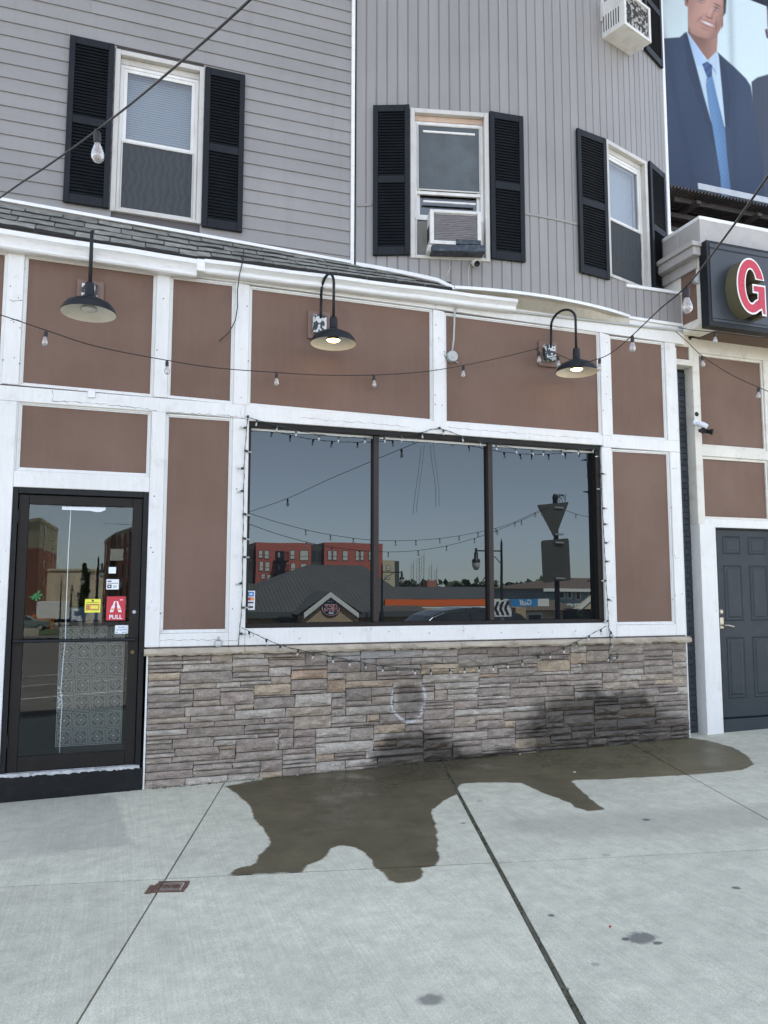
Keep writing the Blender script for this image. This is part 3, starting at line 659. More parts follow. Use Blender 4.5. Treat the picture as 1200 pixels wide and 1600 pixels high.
# ---- stone veneer: individual ledge stones on a mortar bed, with a stone cap
def stone_mat():
    t = NT('ledge_stone'); oi = t.n('ObjectInfo')
    c = t.ramp(oi.outputs['Random'], [(0.0,(0.235,0.212,0.195)),(0.13,(0.345,0.335,0.318)),(0.27,(0.190,0.170,0.158)),(0.40,(0.285,0.265,0.245)),(0.52,(0.400,0.395,0.380)),
        (0.63,(0.250,0.217,0.205)),(0.74,(0.310,0.275,0.235)),(0.84,(0.215,0.200,0.190)),(0.935,(0.38,0.32,0.235)),(0.985,(0.33,0.24,0.165))], 'CONSTANT')
    off = t.n('VectorMath', operation='MULTIPLY_ADD'); cb = t.n('CombineXYZ'); [t.l(oi.outputs['Random'], cb.inputs[i]) for i in range(3)]
    t.l(cb.outputs[0], off.inputs[0]); off.inputs[1].default_value = (37, 11, 53); t.l(t.pos(), off.inputs[2]); v = off.outputs[0]
    c = t.mix(0.30, c, (0.270, 0.252, 0.236)); c = t.mix(1.0, t.mix(1.0, c, (1.20, 1.11, 0.99), 'MULTIPLY'), t.ramp(t.noise(11, 8, 0.65, vec=v, stretch=(1,1,2.2)), [(0.28, 0.55), (0.72, 1.34)]), 'MULTIPLY')
    c = t.mix(t.math('MULTIPLY', t.ramp(t.noise(7, 6, 0.6, vec=v, stretch=(1,1,3)), [(0.45,0.0),(0.75,1.0)]), 0.45), c, (0.24, 0.185, 0.165))
    c = t.mix(1.0, c, t.ramp(t.noise(70, 4, 0.7, vec=v), [(0.3, 0.70), (0.7, 1.28)]), 'MULTIPLY')
    eff = t.math('MULTIPLY', t.blob((2.25,-.05,1.02), (0.42,1,0.07), 0.7, 9, .5), 0.5); c = t.mix(eff, c, (0.46, 0.47, 0.47))
    def ring():                         # chalky run mark left round a dried drip
        a = t.n('VectorMath', operation='SUBTRACT'); t.l(t.pos(), a.inputs[0]); a.inputs[1].default_value = (2.515, -0.05, 0.60)
        b = t.n('VectorMath', operation='DIVIDE'); t.l(a.outputs[0], b.inputs[0]); b.inputs[1].default_value = (0.165, 1.0, 0.21)
        ln = t.n('VectorMath', operation='LENGTH'); t.l(b.outputs[0], ln.inputs[0])
        r_ = t.math('ADD', ln.outputs['Value'], t.math('MULTIPLY_ADD', t.noise(9, 4), 0.24, -0.12))
        k = t.math('MULTIPLY', t.smooth(r_, 0.88, 0.98), t.smooth(r_, 1.10, 1.0))
        sp = t.n('SeparateXYZ'); t.l(b.outputs[0], sp.inputs[0]); return t.math('MULTIPLY', k, t.smooth(sp.outputs[2], 0.75, 0.3))
    wets = [((2.525,-.05,0.60),(0.13,1,0.16),.35,7,.35,.75), ((2.62,-.05,0.02),(0.50,1,0.28),.42,4,.2,1.), ((4.52,-.05,0.18),(0.88,1,0.41),.32,3.5,.16,1.),
            ((3.3,-.05,0.0),(0.7,1,0.09),.6,4,.4,1.), ((5.35,-.05,0.12),(0.32,1,0.25),.5,3,.4,.8), ((2.3,-.05,0.75),(0.5,1,0.33),.6,3,.5,.25), ((4.0,-.05,1.0),(1.2,1,0.16),.7,3,.6,.25)]
    w = None
    for cc, rr, wb, ns, sf_, k in wets:
        b = t.math('MULTIPLY', t.blob(cc, rr, wb, ns, sf_), k); w = b if w is None else t.math('MAXIMUM', w, b)
    c = t.mix(w, c, t.mix(1.0, c, (0.19, 0.18, 0.16), 'MULTIPLY'))
    c = t.mix(t.math('MULTIPLY', ring(), 0.75), c, (0.52, 0.53, 0.53))
    h = t.math('ADD', t.math('MULTIPLY', t.noise(20, 9, 0.68, vec=v, stretch=(1,1,2.0)), 1.0), t.math('MULTIPLY', t.noise(90, 5, 0.6, vec=v), 0.35))
    t.principled(c, t.math('SUBTRACT', 0.82, t.math('MULTIPLY', w, 0.40)), h, 0.75, 0.016); return t.mat
M['stone'] = stone_mat()
M['mortar'] = flat('dark_mortar', (0.05, 0.046, 0.042), 0.95)
mb = MB(); mb.box(0.2435, 5.6135, -0.012, 0.03, -0.05, 1.04); vw = mb.build('stone_veneer', M['mortar'], bld)
def unit_stone(seed):
    r_ = random.Random(seed); nx, nz = 5, 3; vs_, fs = [], []
    tl, tr = r_.uniform(-.03,.03), r_.uniform(-.03,.03)
    for j in range(nz+1):
        for i in range(nx+1):
            u, w = i/nx, j/nz; edge = i in (0, nx) or j in (0, nz)
            du = r_.uniform(-.012,.012) if 0 < i < nx else 0; dw = r_.uniform(-.05,.05) if 0 < j < nz else (r_.uniform(-.035,.0) if j else r_.uniform(0,.035))
            x = u-.5+du + ((tl if i == 0 else tr if i == nx else 0)*(w-.5)); z = w-.5+dw
            y = -(0.62+r_.uniform(-.13,.13)) if edge else -(1.0+r_.uniform(-.22,.18))
            vs_.append((x, y, z))
    w_ = nx+1
    for j in range(nz):
        for i in range(nx): k = j*w_+i; fs.append((k, k+1, k+w_+1, k+w_))
    ring = [i for i in range(w_)]+[j*w_+nx for j in range(1, nz+1)]+[nz*w_+i for i in range(nx-1,-1,-1)]+[j*w_ for j in range(nz-1,0,-1)]
    k0 = len(vs_)
    for q in ring: vs_.append((vs_[q][0], 0.0, vs_[q][2]))
    n = len(ring)
    for k in range(n): fs.append((ring[k], k0+k, k0+(k+1)%n, ring[(k+1)%n]))
    me = bpy.data.meshes.new('stone'); me.from_pydata(vs_, [], fs); me.materials.append(M['stone']); me.update(); return me
UNITS = [unit_stone(s) for s in range(24)]
nst = [0]
def put_stone(x0, x1, z0, z1):
    g = tilt((x0+x1)/2)-0.012
    if z1 < g+0.02: return
    z0 = max(z0, g); gp = 0.0028
    x0 += gp; x1 -= gp; z0 += gp*.8; z1 -= gp*.8
    nst[0] += 1
    place('stone', rng.choice(UNITS), vw, ((x0+x1)/2, -0.012, (z0+z1)/2), (x1-x0, rng.uniform(0.022, 0.046), z1-z0))
Q = 0.0158                               # every course is a multiple of this
sky_ = [[0.2445, 5.6125, -0.045]]        # the rising top line of the wall as it is laid: x0, x1, height
TOPZ = 1.04
while True:
    i = min(range(len(sky_)), key=lambda q: (round(sky_[q][2], 4), sky_[q][0])); x0, x1, z0 = sky_[i]
    if z0 > TOPZ-0.004: break
    hn = min([sky_[q][2] for q in (i-1, i+1) if 0 <= q < len(sky_)]+[9.0]); w = x1-x0
    nq = rng.choice((2,2,3,3,4,4,5,5,6,7)); h = nq*Q
    if w < 0.13: h = min(hn-z0, 0.11)
    elif abs(z0+h-hn) <= Q*1.01 and hn < 2: h = hn-z0
    if TOPZ-(z0+h) < Q*1.9: h = TOPZ-z0
    L = rng.uniform(0.20, 0.38)*(1.25 if nq > 3 else 1.0) if rng.random() < 0.75 else rng.uniform(0.12, 0.56)
    L = max(L, h*1.25)
    if w-L < 0.11: L = w
    put_stone(x0, x0+L, z0, z0+h)
    sky_[i:i+1] = [[x0, x0+L, z0+h]]+([[x0+L, x1, z0]] if w-L > 1e-6 else [])
    k = 0
    while k < len(sky_)-1:
        if abs(sky_[k][2]-sky_[k+1][2]) < 1e-5: sky_[k][1] = sky_[k+1][1]; sky_.pop(k+1)
        else: k += 1
M['cap'] = mat('sandstone_cap', (0.40, 0.345, 0.27), 0.75, 0.2, 5, (0.15, 0.11, 0.085), 0.6, 4, bump=0.7, bscale=26, bdist=0.012)
xs_ = [0.205, 1.02, 2.31, 3.02, 4.28, 5.64]
for k in range(5):
    mb = MB(); n = 26; L = xs_[k+1]-xs_[k]; r2 = random.Random(40+k); top, bot = [], []
    vs_, fs = [], []
    for i in range(n+1):
        x = xs_[k]+0.002+(L-0.004)*i/n; j = [r2.uniform(-.005,.005) for _ in range(6)]
        vs_ += [(x, 0.0, 1.100), (x, -0.070+j[0], 1.100+j[1]*.4), (x, -0.092+j[2], 1.082+j[3]*.5), (x, -0.094+j[3], 1.062+j[4]*.6), (x, -0.082+j[4], 1.044+j[5]), (x, 0.0, 1.042)]
    for i in range(n):
        for q in range(5): fs.append((i*6+q, (i+1)*6+q, (i+1)*6+q+1, i*6+q+1))
    fs += [tuple(range(5,-1,-1)), tuple(n*6+q for q in range(6))]
    mb.add(vs_, fs); mb.build('cap_stone', M['cap'], vw)
print('stones', nst[0])

# ---- age marks on the white boards: nail heads and split paint
M['nail'] = flat('rusty_nail_head', (0.12, 0.09, 0.07), 0.8)
mb = MB(); r2 = random.Random(31)
for (x0,x1,z0,z1) in ((-.94,-.82,3.3,4.25),(.21,.33,1.3,4.2),(.89,1.01,1.3,4.2),(2.78,2.9,3.25,4.2),(4.66,4.77,1.4,4.2),(5.48,5.6,1.4,4.2)):
    for k in range(7):
        x, z = r2.uniform(x0, x1), r2.uniform(z0, z1)
        if 3.0 < z < 3.22: continue
        mb.lathe([(0,.0016),(r2.uniform(.003,.006),.0012),(.0065,0)], (x, F0+.0005, z), 8, axis=(0,-1,0))
for k in range(9): x = 1.1+k*.4+r2.uniform(-.05,.05); mb.lathe([(0,.0016),(.005,.0012),(.006,0)], (x, -.0395, 1.18+r2.uniform(-.03,.03)), 8, axis=(0,-1,0))
o = mb.build('nail_heads', M['nail'], bld); o['kind'] = 'stuff'
def crack(px, w=.0022):
    mb = MB(); P_ = []
    for (x0, y0), (x1, y1) in zip(px[:-1], px[1:]):
        n = max(2, int(math.hypot(x1-x0, y1-y0)/5))
        for i in range(n): f = i/n; P_.append((x0+(x1-x0)*f+r2.uniform(-.8,.8), y0+(y1-y0)*f+r2.uniform(-1.3,1.3)))
    P_.append(px[-1]); vs_, fs = [], []
    for i, (x, y) in enumerate(P_):
        q = at(x, y, F0-.0006); h = w*r2.uniform(.3,1.3); vs_ += [(q.x-h*.3, q.y, q.z-h), (q.x+h*.3, q.y, q.z+h)]
    for i in range(len(P_)-1): k = i*2; fs.append((k, k+2, k+3, k+1))
    mb.add(vs_, fs); mb.build('paint_crack', M['nail'], bld)
crack([(80,626),(130,629),(175,633),(215,637),(245,642)]); crack([(262,643),(300,646),(329,648),(372,650)]); crack([(81,609),(83,618),(82,626)], .003); crack([(236,648),(238,690),(235,735)], .0018)
crack([(15,469),(36,470)]); crack([(16,500),(33,501)]); crack([(250,1000),(330,1000),(372,1001)], .0014); crack([(375,640),(378,655)], .002); crack([(470,653),(560,660),(640,667)], .0013); crack([(700,668),(820,678),(925,686)], .0013)

q = at(143, 617, F0); mb = MB(); mb.box(q.x-.03, q.x+.03, F0-.018, F0-.0005, q.z-.028, q.z+.03); mb.build('cover_plate', M['gutter'], bld, bevel=.006)
# ================================================================== upper walls
LY = 0.20
W1 = dict(x0=-0.190, x1=0.592, z0=4.885, z1=6.400)
EX = 0.127
k = 0
z = 4.66
while z < 9.1:
    def strip(xa, xb):
        if xb-xa < 0.02: return
        mb = MB()
        mb.prism([(xa, LY-.014, z), (xa, LY-.002, z+EX+.012), (xa, LY+.012, z+EX+.012), (xa, LY+.012, z)], [(xb, LY-.014, z), (xb, LY-.002, z+EX+.012), (xb, LY+.012, z+EX+.012), (xb, LY+.012, z)])
        mb.build('siding_board', M['siding'], bld)
    if z+EX < W1['z0']+.01 or z > W1['z1']-.01: spans = [(XL, 2.018)]
    else: spans = [(XL, W1['x0']+.01), (W1['x1']-.01, 2.018)]
    rj = random.Random(k*7+1)
    for xa, xb in spans:
        if xb-xa > 2.4 and rj.random() < 0.6:
            xm = xa+(xb-xa)*rj.uniform(.35,.65); strip(xa, xm-.0005); strip(xm+.0005, xb)
        else: strip(xa, xb)
    z += EX; k += 1
mb = MB(); mb.box(XL, W1['x0'], LY+.012, .75, 4.3, 9.2); mb.box(W1['x1'], 2.02, LY+.012, .749, 4.3, 9.2)
mb.box(W1['x0']+.001, W1['x1']-.001, LY+.0125, .75, 4.3, W1['z0']); mb.box(W1['x0']+.001, W1['x1']-.001, LY+.0125, .75, W1['z1'], 9.2)
mb.build('wall_core', M['seam'], bld)
# corner trim boards
mb = MB(); mb.box(2.005, 2.040, LY-.030, LY+.02, 4.70, 9.15); mb.build('corner_board', M['gutter'], bld, bevel=0.003)

TH0, TH1 = R(-25.7), R(31.2)
NB = 39; dth = (TH1-TH0)/NB
def bow_bottom(th):
    d = math.degrees(th)
    if d < -12.2:
        f = (d+26.05)/(26.05-12.2); return 4.735+(4.527-4.735)*min(1, max(0, f))
    return 4.487+(4.478-4.487)*(d+12.2)/30
BW = []
def bwin(pl, pr, ptop, pbot):
    a, b = atbow(*pl), atbow(*pr); BW.append((a[0], b[0], pbot, ptop)); return BW[-1]
w2 = (R(-18.15), R(-7.0), 4.765, 6.300); w3 = (R(13.0), R(23.6), 4.845, 6.365); w4 = (R(12.9), R(23.6), 7.70, 9.0); w5 = (R(-18.15), R(-7.0), 7.64, 9.0)
BW = [w2, w3, w4, w5]
BELT = 5.315
for i in range(NB):
    t0, t1 = TH0+i*dth, TH0+(i+1)*dth
    cuts = sorted({t0, t1, *[w for b in BW for w in b[:2] if t0 < w < t1]})
    pieces = {}
    for a, b in zip(cuts[:-1], cuts[1:]):
        if b-a < 1e-4: continue
        m_ = (a+b)/2; zs = [(bow_bottom(m_), 9.2)]
        for w in BW:
            if w[0] <= m_ <= w[1]:
                nz_ = []
                for z0, z1 in zs:
                    if z0 < w[2]: nz_.append((z0, min(z1, w[2]+.01)))
                    if z1 > w[3]: nz_.append((max(z0, w[3]-.01), z1))
                zs = nz_
        for z0, z1 in zs:
            g0 = a == t0; g1 = b == t1
            e = 0.0035/BR; prof = []
            prof += [(a, 0.002), (a+e*(1 if g0 else 0), 0.004 if g0 else 0.012), (a+e*(2.4 if g0 else 0)+1e-5, 0.012)] if g0 else [(a, 0.012)]
            prof += [(b-e*2.4-1e-5, 0.012), (b-e, 0.004), (b, 0.002)] if g1 else [(b, 0.012)]
            prof += [(b, -0.03), (a, -0.03)]
            mb = pieces.setdefault(len(pieces), MB())
            mb.prism([tuple(bowp(q, o_, z0)) for q, o_ in prof], [tuple(bowp(q, o_, z1)) for q, o_ in prof])
    for mb in pieces.values(): mb.build('siding_board', M['vsiding'], bld)
def arc_trim(name, ta, tb, zf, prof, m, n=None, seam=False):
    """a moulding that follows the bow: prof is a list of (out, dz)"""
    n = n or max(2, int(abs(tb-ta)/R(2.2))); mb = MB(); k = len(prof); vs_, fs = [], []
    for i in range(n+1):
        th = ta+(tb-ta)*i/n; z_ = zf(th)
        for o_, dz in prof: vs_.append(tuple(bowp(th, o_, z_+dz)))
    for i in range(n):
        for q in range(k): fs.append((i*k+q, (i+1)*k+q, (i+1)*k+(q+1)%k, i*k+(q+1)%k))
    fs += [tuple(range(k-1,-1,-1)), tuple(n*k+q for q in range(k))]
    mb.add(vs_, fs); return mb.build(name, m, bld)
for ta, tb in ((TH0+R(.3), R(-23.4)), (R(-1.75), R(7.1)), (R(29.6), TH1)):
    arc_trim('belt_trim', ta, tb, lambda t_: BELT, [(0.0125,-.018),(.022,-.014),(.024,.010),(.0125,.016)], M['vsiding'])
foot = [(0.0126,0.0),(0.028,-.004),(0.030,-.040),(0.0126,-.046)]
arc_trim('foot_flashing', TH0+R(.2), R(-12.15), lambda t_: bow_bottom(t_)+.008, [(0.0126,.004),(0.030,0.0),(0.032,-.036),(0.0126,-.042)], M['gutter'])
arc_trim('foot_flashing', R(-12.1), R(17.4), lambda t_: bow_bottom(t_)+.012, [(0.0126,.004),(0.034,0.0),(0.036,-.030),(-0.03,-.034)], M['gutter'])
# soffit under the overhang, down to the frieze
mb = MB(); n = 24; vs_, fs = [], []
for i in range(n+1):
    th = R(-14)+(R(17.4)-R(-14))*i/n; p = bowp(th, 0.020, bow_bottom(th)-0.023); wob = 0.012*math.sin(i*1.1)
    vs_ += [(p.x, p.y, p.z), (p.x, min(p.y+.05, -.0345), p.z-.004+wob*.3), (p.x, -0.0345, 4.40-.02*(i/n))]
for i in range(n):
    for q in range(2): fs.append((i*3+q, (i+1)*3+q, (i+1)*3+q+1, i*3+q+1))
mb.add(vs_, fs); M['soffit'] = mat('stained_soffit', (0.50, 0.47, 0.41), 0.6, 0.1, 3, (0.26, 0.22, 0.16), 0.6, 6, bump=0.3, bscale=20)
mb.build('soffit', M['soffit'], bld)
# corner board at the far end of the bow, and the return wall behind it
mb = MB(); a = bowp(TH1); mb.fr = (Vector((a.x, a.y, 0)), Vector((math.cos(TH1), math.sin(TH1), 0)), Vector((math.sin(TH1), -math.cos(TH1), 0)))
mb.box(-.005, .075, -.03, .024, 4.6, 9.2); mb.build('corner_board', M['gutter'], bld, bevel=0.003)
mb = MB(); mb.box(a.x+.03, a.x+.06, a.y+.03, 1.5, 4.3, 9.2); mb.box(XL-.02, XL, LY, 1, 0, 9.2); mb.build('side_wall', M['siding'], bld)
# low parapet of the same siding where the bow turns away
for i in range(7):
    x0 = 5.03+i*0.1005; mb = MB(); z0, z1 = 4.480-.004*i*.1, 4.795
    pr = [(x0,-.012),(x0+.004,-.014),(x0+.008,-.024),(x0+.0925,-.024),(x0+.0965,-.014),(x0+.1005,-.012),(x0+.1005,.02),(x0,.02)]
    mb.prism([(u,v,z0) for u,v in pr], [(u,v,z1) for u,v in pr]); mb.build('siding_board', M['vsiding'], bld)
board(5.005, 4.796, 4.832, 5.745, 4.80, 4.836, y0=-.042, y1=.25, m='gutter', name='parapet_cap')
board(5.02, 4.446, 4.479, 5.745, 4.438, 4.471, y0=-.044, y1=.02, m='gutter', name='foot_flashing')
board(5.701, 4.244, 4.39, 5.745, 4.244, 4.39, y0=-.03)
board(5.021, 4.3905, 4.4455, 5.744, 4.388, 4.437, y0=-.026, m='white')

# ---- shutters and windows in a local frame on a wall (u along, v out, z up)
def shutter(O, t, n, w, h):
    mb = MB((O, t, n)); v0, v1 = 0.014, 0.044
    st = 0.048; mid = h*0.475
    mb.box(-w/2, -w/2+st, v0, v1, 0, h); mb.box(w/2-st, w/2, v0, v1, 0, h)
    for a, b in ((0, .085), (mid, mid+.075), (h-.07, h)): mb.box(-w/2+st+.0003, w/2-st-.0003, v0, v1-.002, a, b)
    s = mb.build('shutter', M['navy'], bld, bevel=0.003)
    mb = MB((O, t, n)); mb.box(-w/2+st, w/2-st, v0-.002, v0+.004, .08, h-.06); mb.build('shutter_back', M['navy'], s)
    mb = MB((O, t, n))
    for a, b in ((.085, mid), (mid+.075, h-.07)):
        k = int((b-a)/0.0295)
        for i in range(k):
            z = a+(b-a)*(i+.5)/k
            mb.add([(-w/2+st, v1-.010, z-.012), (w/2-st, v1-.010, z-.012), (w/2-st, v0+.006, z+.011), (-w/2+st, v0+.006, z+.011),
                    (-w/2+st, v1-.006, z-.008), (w/2-st, v1-.006, z-.008), (w/2-st, v0+.008, z+.015), (-w/2+st, v0+.008, z+.015)],
                   [(0,3,2,1),(4,5,6,7),(0,1,5,4),(1,2,6,5),(2,3,7,6),(3,0,4,7)])
    o = mb.build('louver_slats', M['navy'], s); o['kind'] = 'stuff'
    return s
def window(O, t, n, w, h, upper='blind', lower='screen', meet=0.5, head='casing', deep=0.10, open_=0.0, cw=0.045):
    F = (O, t, n); mb = MB(F)
    mb.box(-w/2, -w/2+cw, -deep, .022, 0, h); mb.box(w/2-cw, w/2, -deep, .022, 0, h)
    mb.box(-w/2+cw+.0003, w/2-cw-.0003, -deep, .020, h-cw, h); mb.box(-w/2+cw+.0003, w/2-cw-.0003, -deep, .026, 0, .032)
    win = mb.build('window', M['casing'], bld, bevel=0.003)
    a, b, z0, z1 = -w/2+cw+.0008, w/2-cw-.0008, .033, h-cw-.0008
    mb = MB(F); mb.box(a, b, -deep, -.030, z1-.055, z1); mb.build('window_head', M[head], win, bevel=0.003)
    z1 -= .056
    mb = MB(F); fw = .030
    mb.box(a, a+fw, -deep, -.035, z0, z1); mb.box(b-fw, b, -deep, -.035, z0, z1); mb.box(a+fw+.0003, b-fw-.0003, -deep, -.036, z1-fw, z1); mb.box(a+fw+.0003, b-fw-.0003, -deep, -.036, z0, z0+fw*.7)
    mb.build('window_frame', M['sash'], win, bevel=0.003)
    a += fw+.0008; b -= fw+.0008; z1 -= fw+.0006; z0 += fw*.7+.0006; zm = z0+(z1-z0)*meet
    def sash(q0, q1, v, m='sash'):
        mb = MB(F); s = .032
        mb.box(a, a+s, v-.028, v, q0, q1); mb.box(b-s, b, v-.028, v, q0, q1); mb.box(a+s+.0002, b-s-.0002, v-.028, v-.001, q1-s, q1); mb.box(a+s+.0002, b-s-.0002, v-.028, v-.001, q0, q0+s)
        o = mb.build('sash', M[m], win, bevel=0.002)
        mb = MB(F); mb.box(a+s, b-s, v-.016, v-.012, q0+s, q1-s); mb.build('pane', M['glass'], win); return o
    sash(zm-.018, z1, -.040); sash(z0+open_, zm+.018+open_, -.071)
    mb = MB(F); vb = -deep-.012
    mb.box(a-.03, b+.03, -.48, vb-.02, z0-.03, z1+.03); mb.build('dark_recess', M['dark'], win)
    def fill(kind, q0, q1, v):
        mb = MB(F)
        if kind == 'blind':
            k = int((q1-q0)/.022)
            for i in range(k):
                z = q0+(q1-q0)*(i+.5)/k; mb.add([(a,v,z-.011),(b,v,z-.011),(b,v-.006,z+.0125),(a,v-.006,z+.0125)], [(0,1,2,3)])
            for u in (.22, .78): x = a+(b-a)*u; mb.box(x-.0015, x+.0015, v+.001, v+.002, q0, q1)
            o = mb.build('blind', M['blind'], win); o['kind'] = 'stuff'
        elif kind == 'shade':
            mb.box(a, b, v-.003, v, q0, q1); mb.build('roller_shade', M['blind'], win)
        elif kind == 'screen':
            k, k2 = 12, 10; vs_, fs = [], []
            for j in range(k2+1):
                for i in range(k+1): vs_.append((a+(b-a)*i/k, v+.004*math.sin(i*1.3+j*.7)+.003*math.sin(j*1.9), q0+(q1-q0)*j/k2))
            for j in range(k2):
                for i in range(k): q = j*(k+1)+i; fs.append((q, q+1, q+k+2, q+k+1))
            mb.add(vs_, fs); mb.build('insect_screen', M['screen2' if kind == upper else 'screen'], win, smooth=True); mb = MB(F); mb.box(a, a+.012, v-.004, v+.006, q0, q1); mb.box(b-.012, b, v-.004, v+.006, q0, q1); mb.box(a+.0122, b-.0122, v-.004, v+.006, q0, q0+.012); mb.box(a+.0122, b-.0122, v-.004, v+.006, q1-.012, q1); mb.build('screen_frame', M['casing'], win)
    fill(upper, zm+.018 if upper == 'screen' else zm, z1, -.034 if upper == 'screen' else vb); fill(lower, z0, zm-.02 if lower == 'screen' else zm, -.034 if lower == 'screen' else vb+.008)
    return win, F, (a, b, z0, z1, zm)
tx, nx_ = Vector((1,0,0)), Vector((0,-1,0))
x0, x1 = W1['x0'], W1['x1']
window(Vector(((x0+x1)/2, LY, W1['z0'])), tx, nx_, x1-x0, W1['z1']-W1['z0'], 'blind', 'screen', 0.49)
shutter(Vector((-0.384, LY, 4.893)), tx, nx_, 0.370, 1.53); shutter(Vector((0.779, LY, 4.858)), tx, nx_, 0.364, 1.54)
def chord(a, b):
    p, q = bowp(a), bowp(b); t = (q-p); w = t.length; t.normalize(); return (p+q)/2, t, Vector((t.y, -t.x, 0)), w
def bow_shutter(a, b, z0, z1):
    O, t, n, w = chord(R(a), R(b)); sag = BR-(O-Vector((BXC, BYC, 0))).length
    return shutter(Vector((O.x, O.y, z0))+n*(sag+.002), t, n, w, z1-z0)
bow_shutter(-23.25, -18.2, 4.79, 6.322); bow_shutter(-6.95, -1.85, 4.795, 6.315); bow_shutter(7.15, 12.95, 4.795, 6.345); bow_shutter(24.0, 29.6, 4.87, 6.385)
bow_shutter(24.0, 30.4, 7.72, 9.05); bow_shutter(-23.25, -18.2, 7.66, 9.0); bow_shutter(-6.95, -1.85, 7.66, 9.0)
WINS = []
for (a, b, z0, z1), up, lo, op, hd in ((w2, 'screen', 'none', 0.40, 'peach'), (w3, 'shade', 'screen', 0.0, 'casing'), (w4, 'shade', 'none', 0.45, 'casing'), (w5, 'blind', 'screen', 0.0, 'casing')):
    O, t, n, w = chord(a, b); sag = BR-(O-Vector((BXC, BYC, 0))).length
    WINS.append(window(Vector((O.x, O.y, z0))+n*(sag*.6), t, n, w, z1-z0, up, lo, 0.48, hd, deep=0.13, open_=op))

# ---- the little shingled lean-to roof and its gutters
def roof_z(x, y):
    e = 4.430+.030*(.57-x) if x <= .57 else 4.440+.0075*(x-.57); w = 4.720+max(0, 2.04-x)*0.030
    return e+(w-e)*(y+.15)/.35
M['shingle'] = mat('grey_asphalt_shingle', (0.235, 0.235, 0.205), 0.9, 0.25, 14, (0.045, 0.045, 0.042), 0.6, 8, bump=0.7, bscale=160, bdist=0.006, rnd=0.22)
mb = MB()
for xa, xb in ((XL, .57), (.5701, 2.04), (2.0401, 2.93)):
    mb.hexa([(xa,-.14,4.416),(xb,-.14,4.416),(xb,.3,4.416),(xa,.3,4.416),(xa,-.14,roof_z(xa,-.14)-.012),(xb,-.14,roof_z(xb,-.14)-.012),(xb,.3,roof_z(xb,.3)-.012),(xa,.3,roof_z(xa,.3)-.012)])
mb.build('lean_to_roof', M['seam'], bld); lean = bpy.context.scene.objects['lean_to_roof']
M['shadowedge'] = flat('shadow_gap_shingle_edge', (0.022, 0.022, 0.021), 0.95)  # dark felt edge, blackened to paint in the shadow gap under each course
r2 = random.Random(21); rows = 4; yy = [-.165, -.072, .012, .100, .21]
for j in range(rows):
    x = -1.9+r2.uniform(-.3, 0)
    while x < 2.78:
        L = 0.285+r2.uniform(-.02, .02); x1 = x+L-.009; mid_ = (x+x1)/2
        if not (mid_ > 2.05 and (Vector((mid_, yy[j]+.05, 0))-Vector((BXC,BYC,0))).length < BR-.03):
            mb = MB(); y0, y1 = yy[j], yy[j+1]+.012; li = r2.uniform(.010, .020); wv = [r2.uniform(-.004,.004) for _ in range(4)]
            n = 4; vs_, fs = [], []
            for i in range(n+1):
                xx = x+(x1-x)*i/n; b_ = li+r2.uniform(-.003,.006)
                vs_ += [(xx, y0+r2.uniform(-.004,.004), roof_z(xx,y0)+b_), (xx, y1, roof_z(xx,y1)+.001), (xx, y0+.002, roof_z(xx,y0)-.006)]
            for i in range(n): q = i*3; fs += [(q, q+3, q+4, q+1), (q+2, q+5, q+3, q)]
            fs += [(0,1,2), (n*3, n*3+2, n*3+1)]
            mb.add(vs_, fs); mb.m = [1 if k < 2*n and k % 2 else 0 for k in range(len(fs))]; mb.build('shingle', [M['shingle'], M['shadowedge']], lean)
        x += L
mb = MB(); mb.hexa([(XL,LY-.034,4.735+(2.04-XL)*.032),(2.004,LY-.034,4.712),(2.004,LY-.013,4.712),(XL,LY-.013,4.735+(2.04-XL)*.032),
                    (XL,LY-.030,4.765+(2.04-XL)*.032),(2.004,LY-.030,4.742),(2.004,LY-.013,4.746),(XL,LY-.013,4.770+(2.04-XL)*.032)])
mb.build('foot_flashing', M['gutter'], bld)
def gutter(x0, x1, h, z0, z1):
    mb = MB(); ring = lambda x, z: [(x,-.045,z-.012),(x,-.045,z-h),(x,-.105,z-h),(x,-.118,z-h+.012),(x,-.122,z-h*.62),(x,-.150,z-h*.36),(x,-.163,z-h*.30),(x,-.163,z),(x,-.150,z),(x,-.150,z-.010)]
    n = max(2, int((x1-x0)/.25)); rs = [ring(x0+(x1-x0)*i/n, z0+(z1-z0)*i/n+.003*math.sin(i*1.7)) for i in range(n+1)]
    k = len(rs[0]); mb.add([p for r_ in rs for p in r_], [(i*k+q, (i+1)*k+q, (i+1)*k+(q+1)%k, i*k+(q+1)%k) for i in range(n) for q in range(k)]+[tuple(range(k-1,-1,-1)), tuple(n*k+q for q in range(k))])
    return mb.build('gutter', M['gutter'], bld, autos=R(35))
gutter(XL, 0.54, 0.135, 4.495, 4.405); g2 = gutter(0.60, 3.63, 0.105, 4.415, 4.438)
mb = MB(); mb.box(0.535, 0.605, -.170, -.04, 4.30, 4.408); mb.build('gutter_joint', M['gutter'], bld, bevel=0.006)
board(XL, 4.4605, 4.49, 3.2, 4.44, 4.47, y0=-.04, y1=.05, m='white', name='fascia_board')
print('upper done')

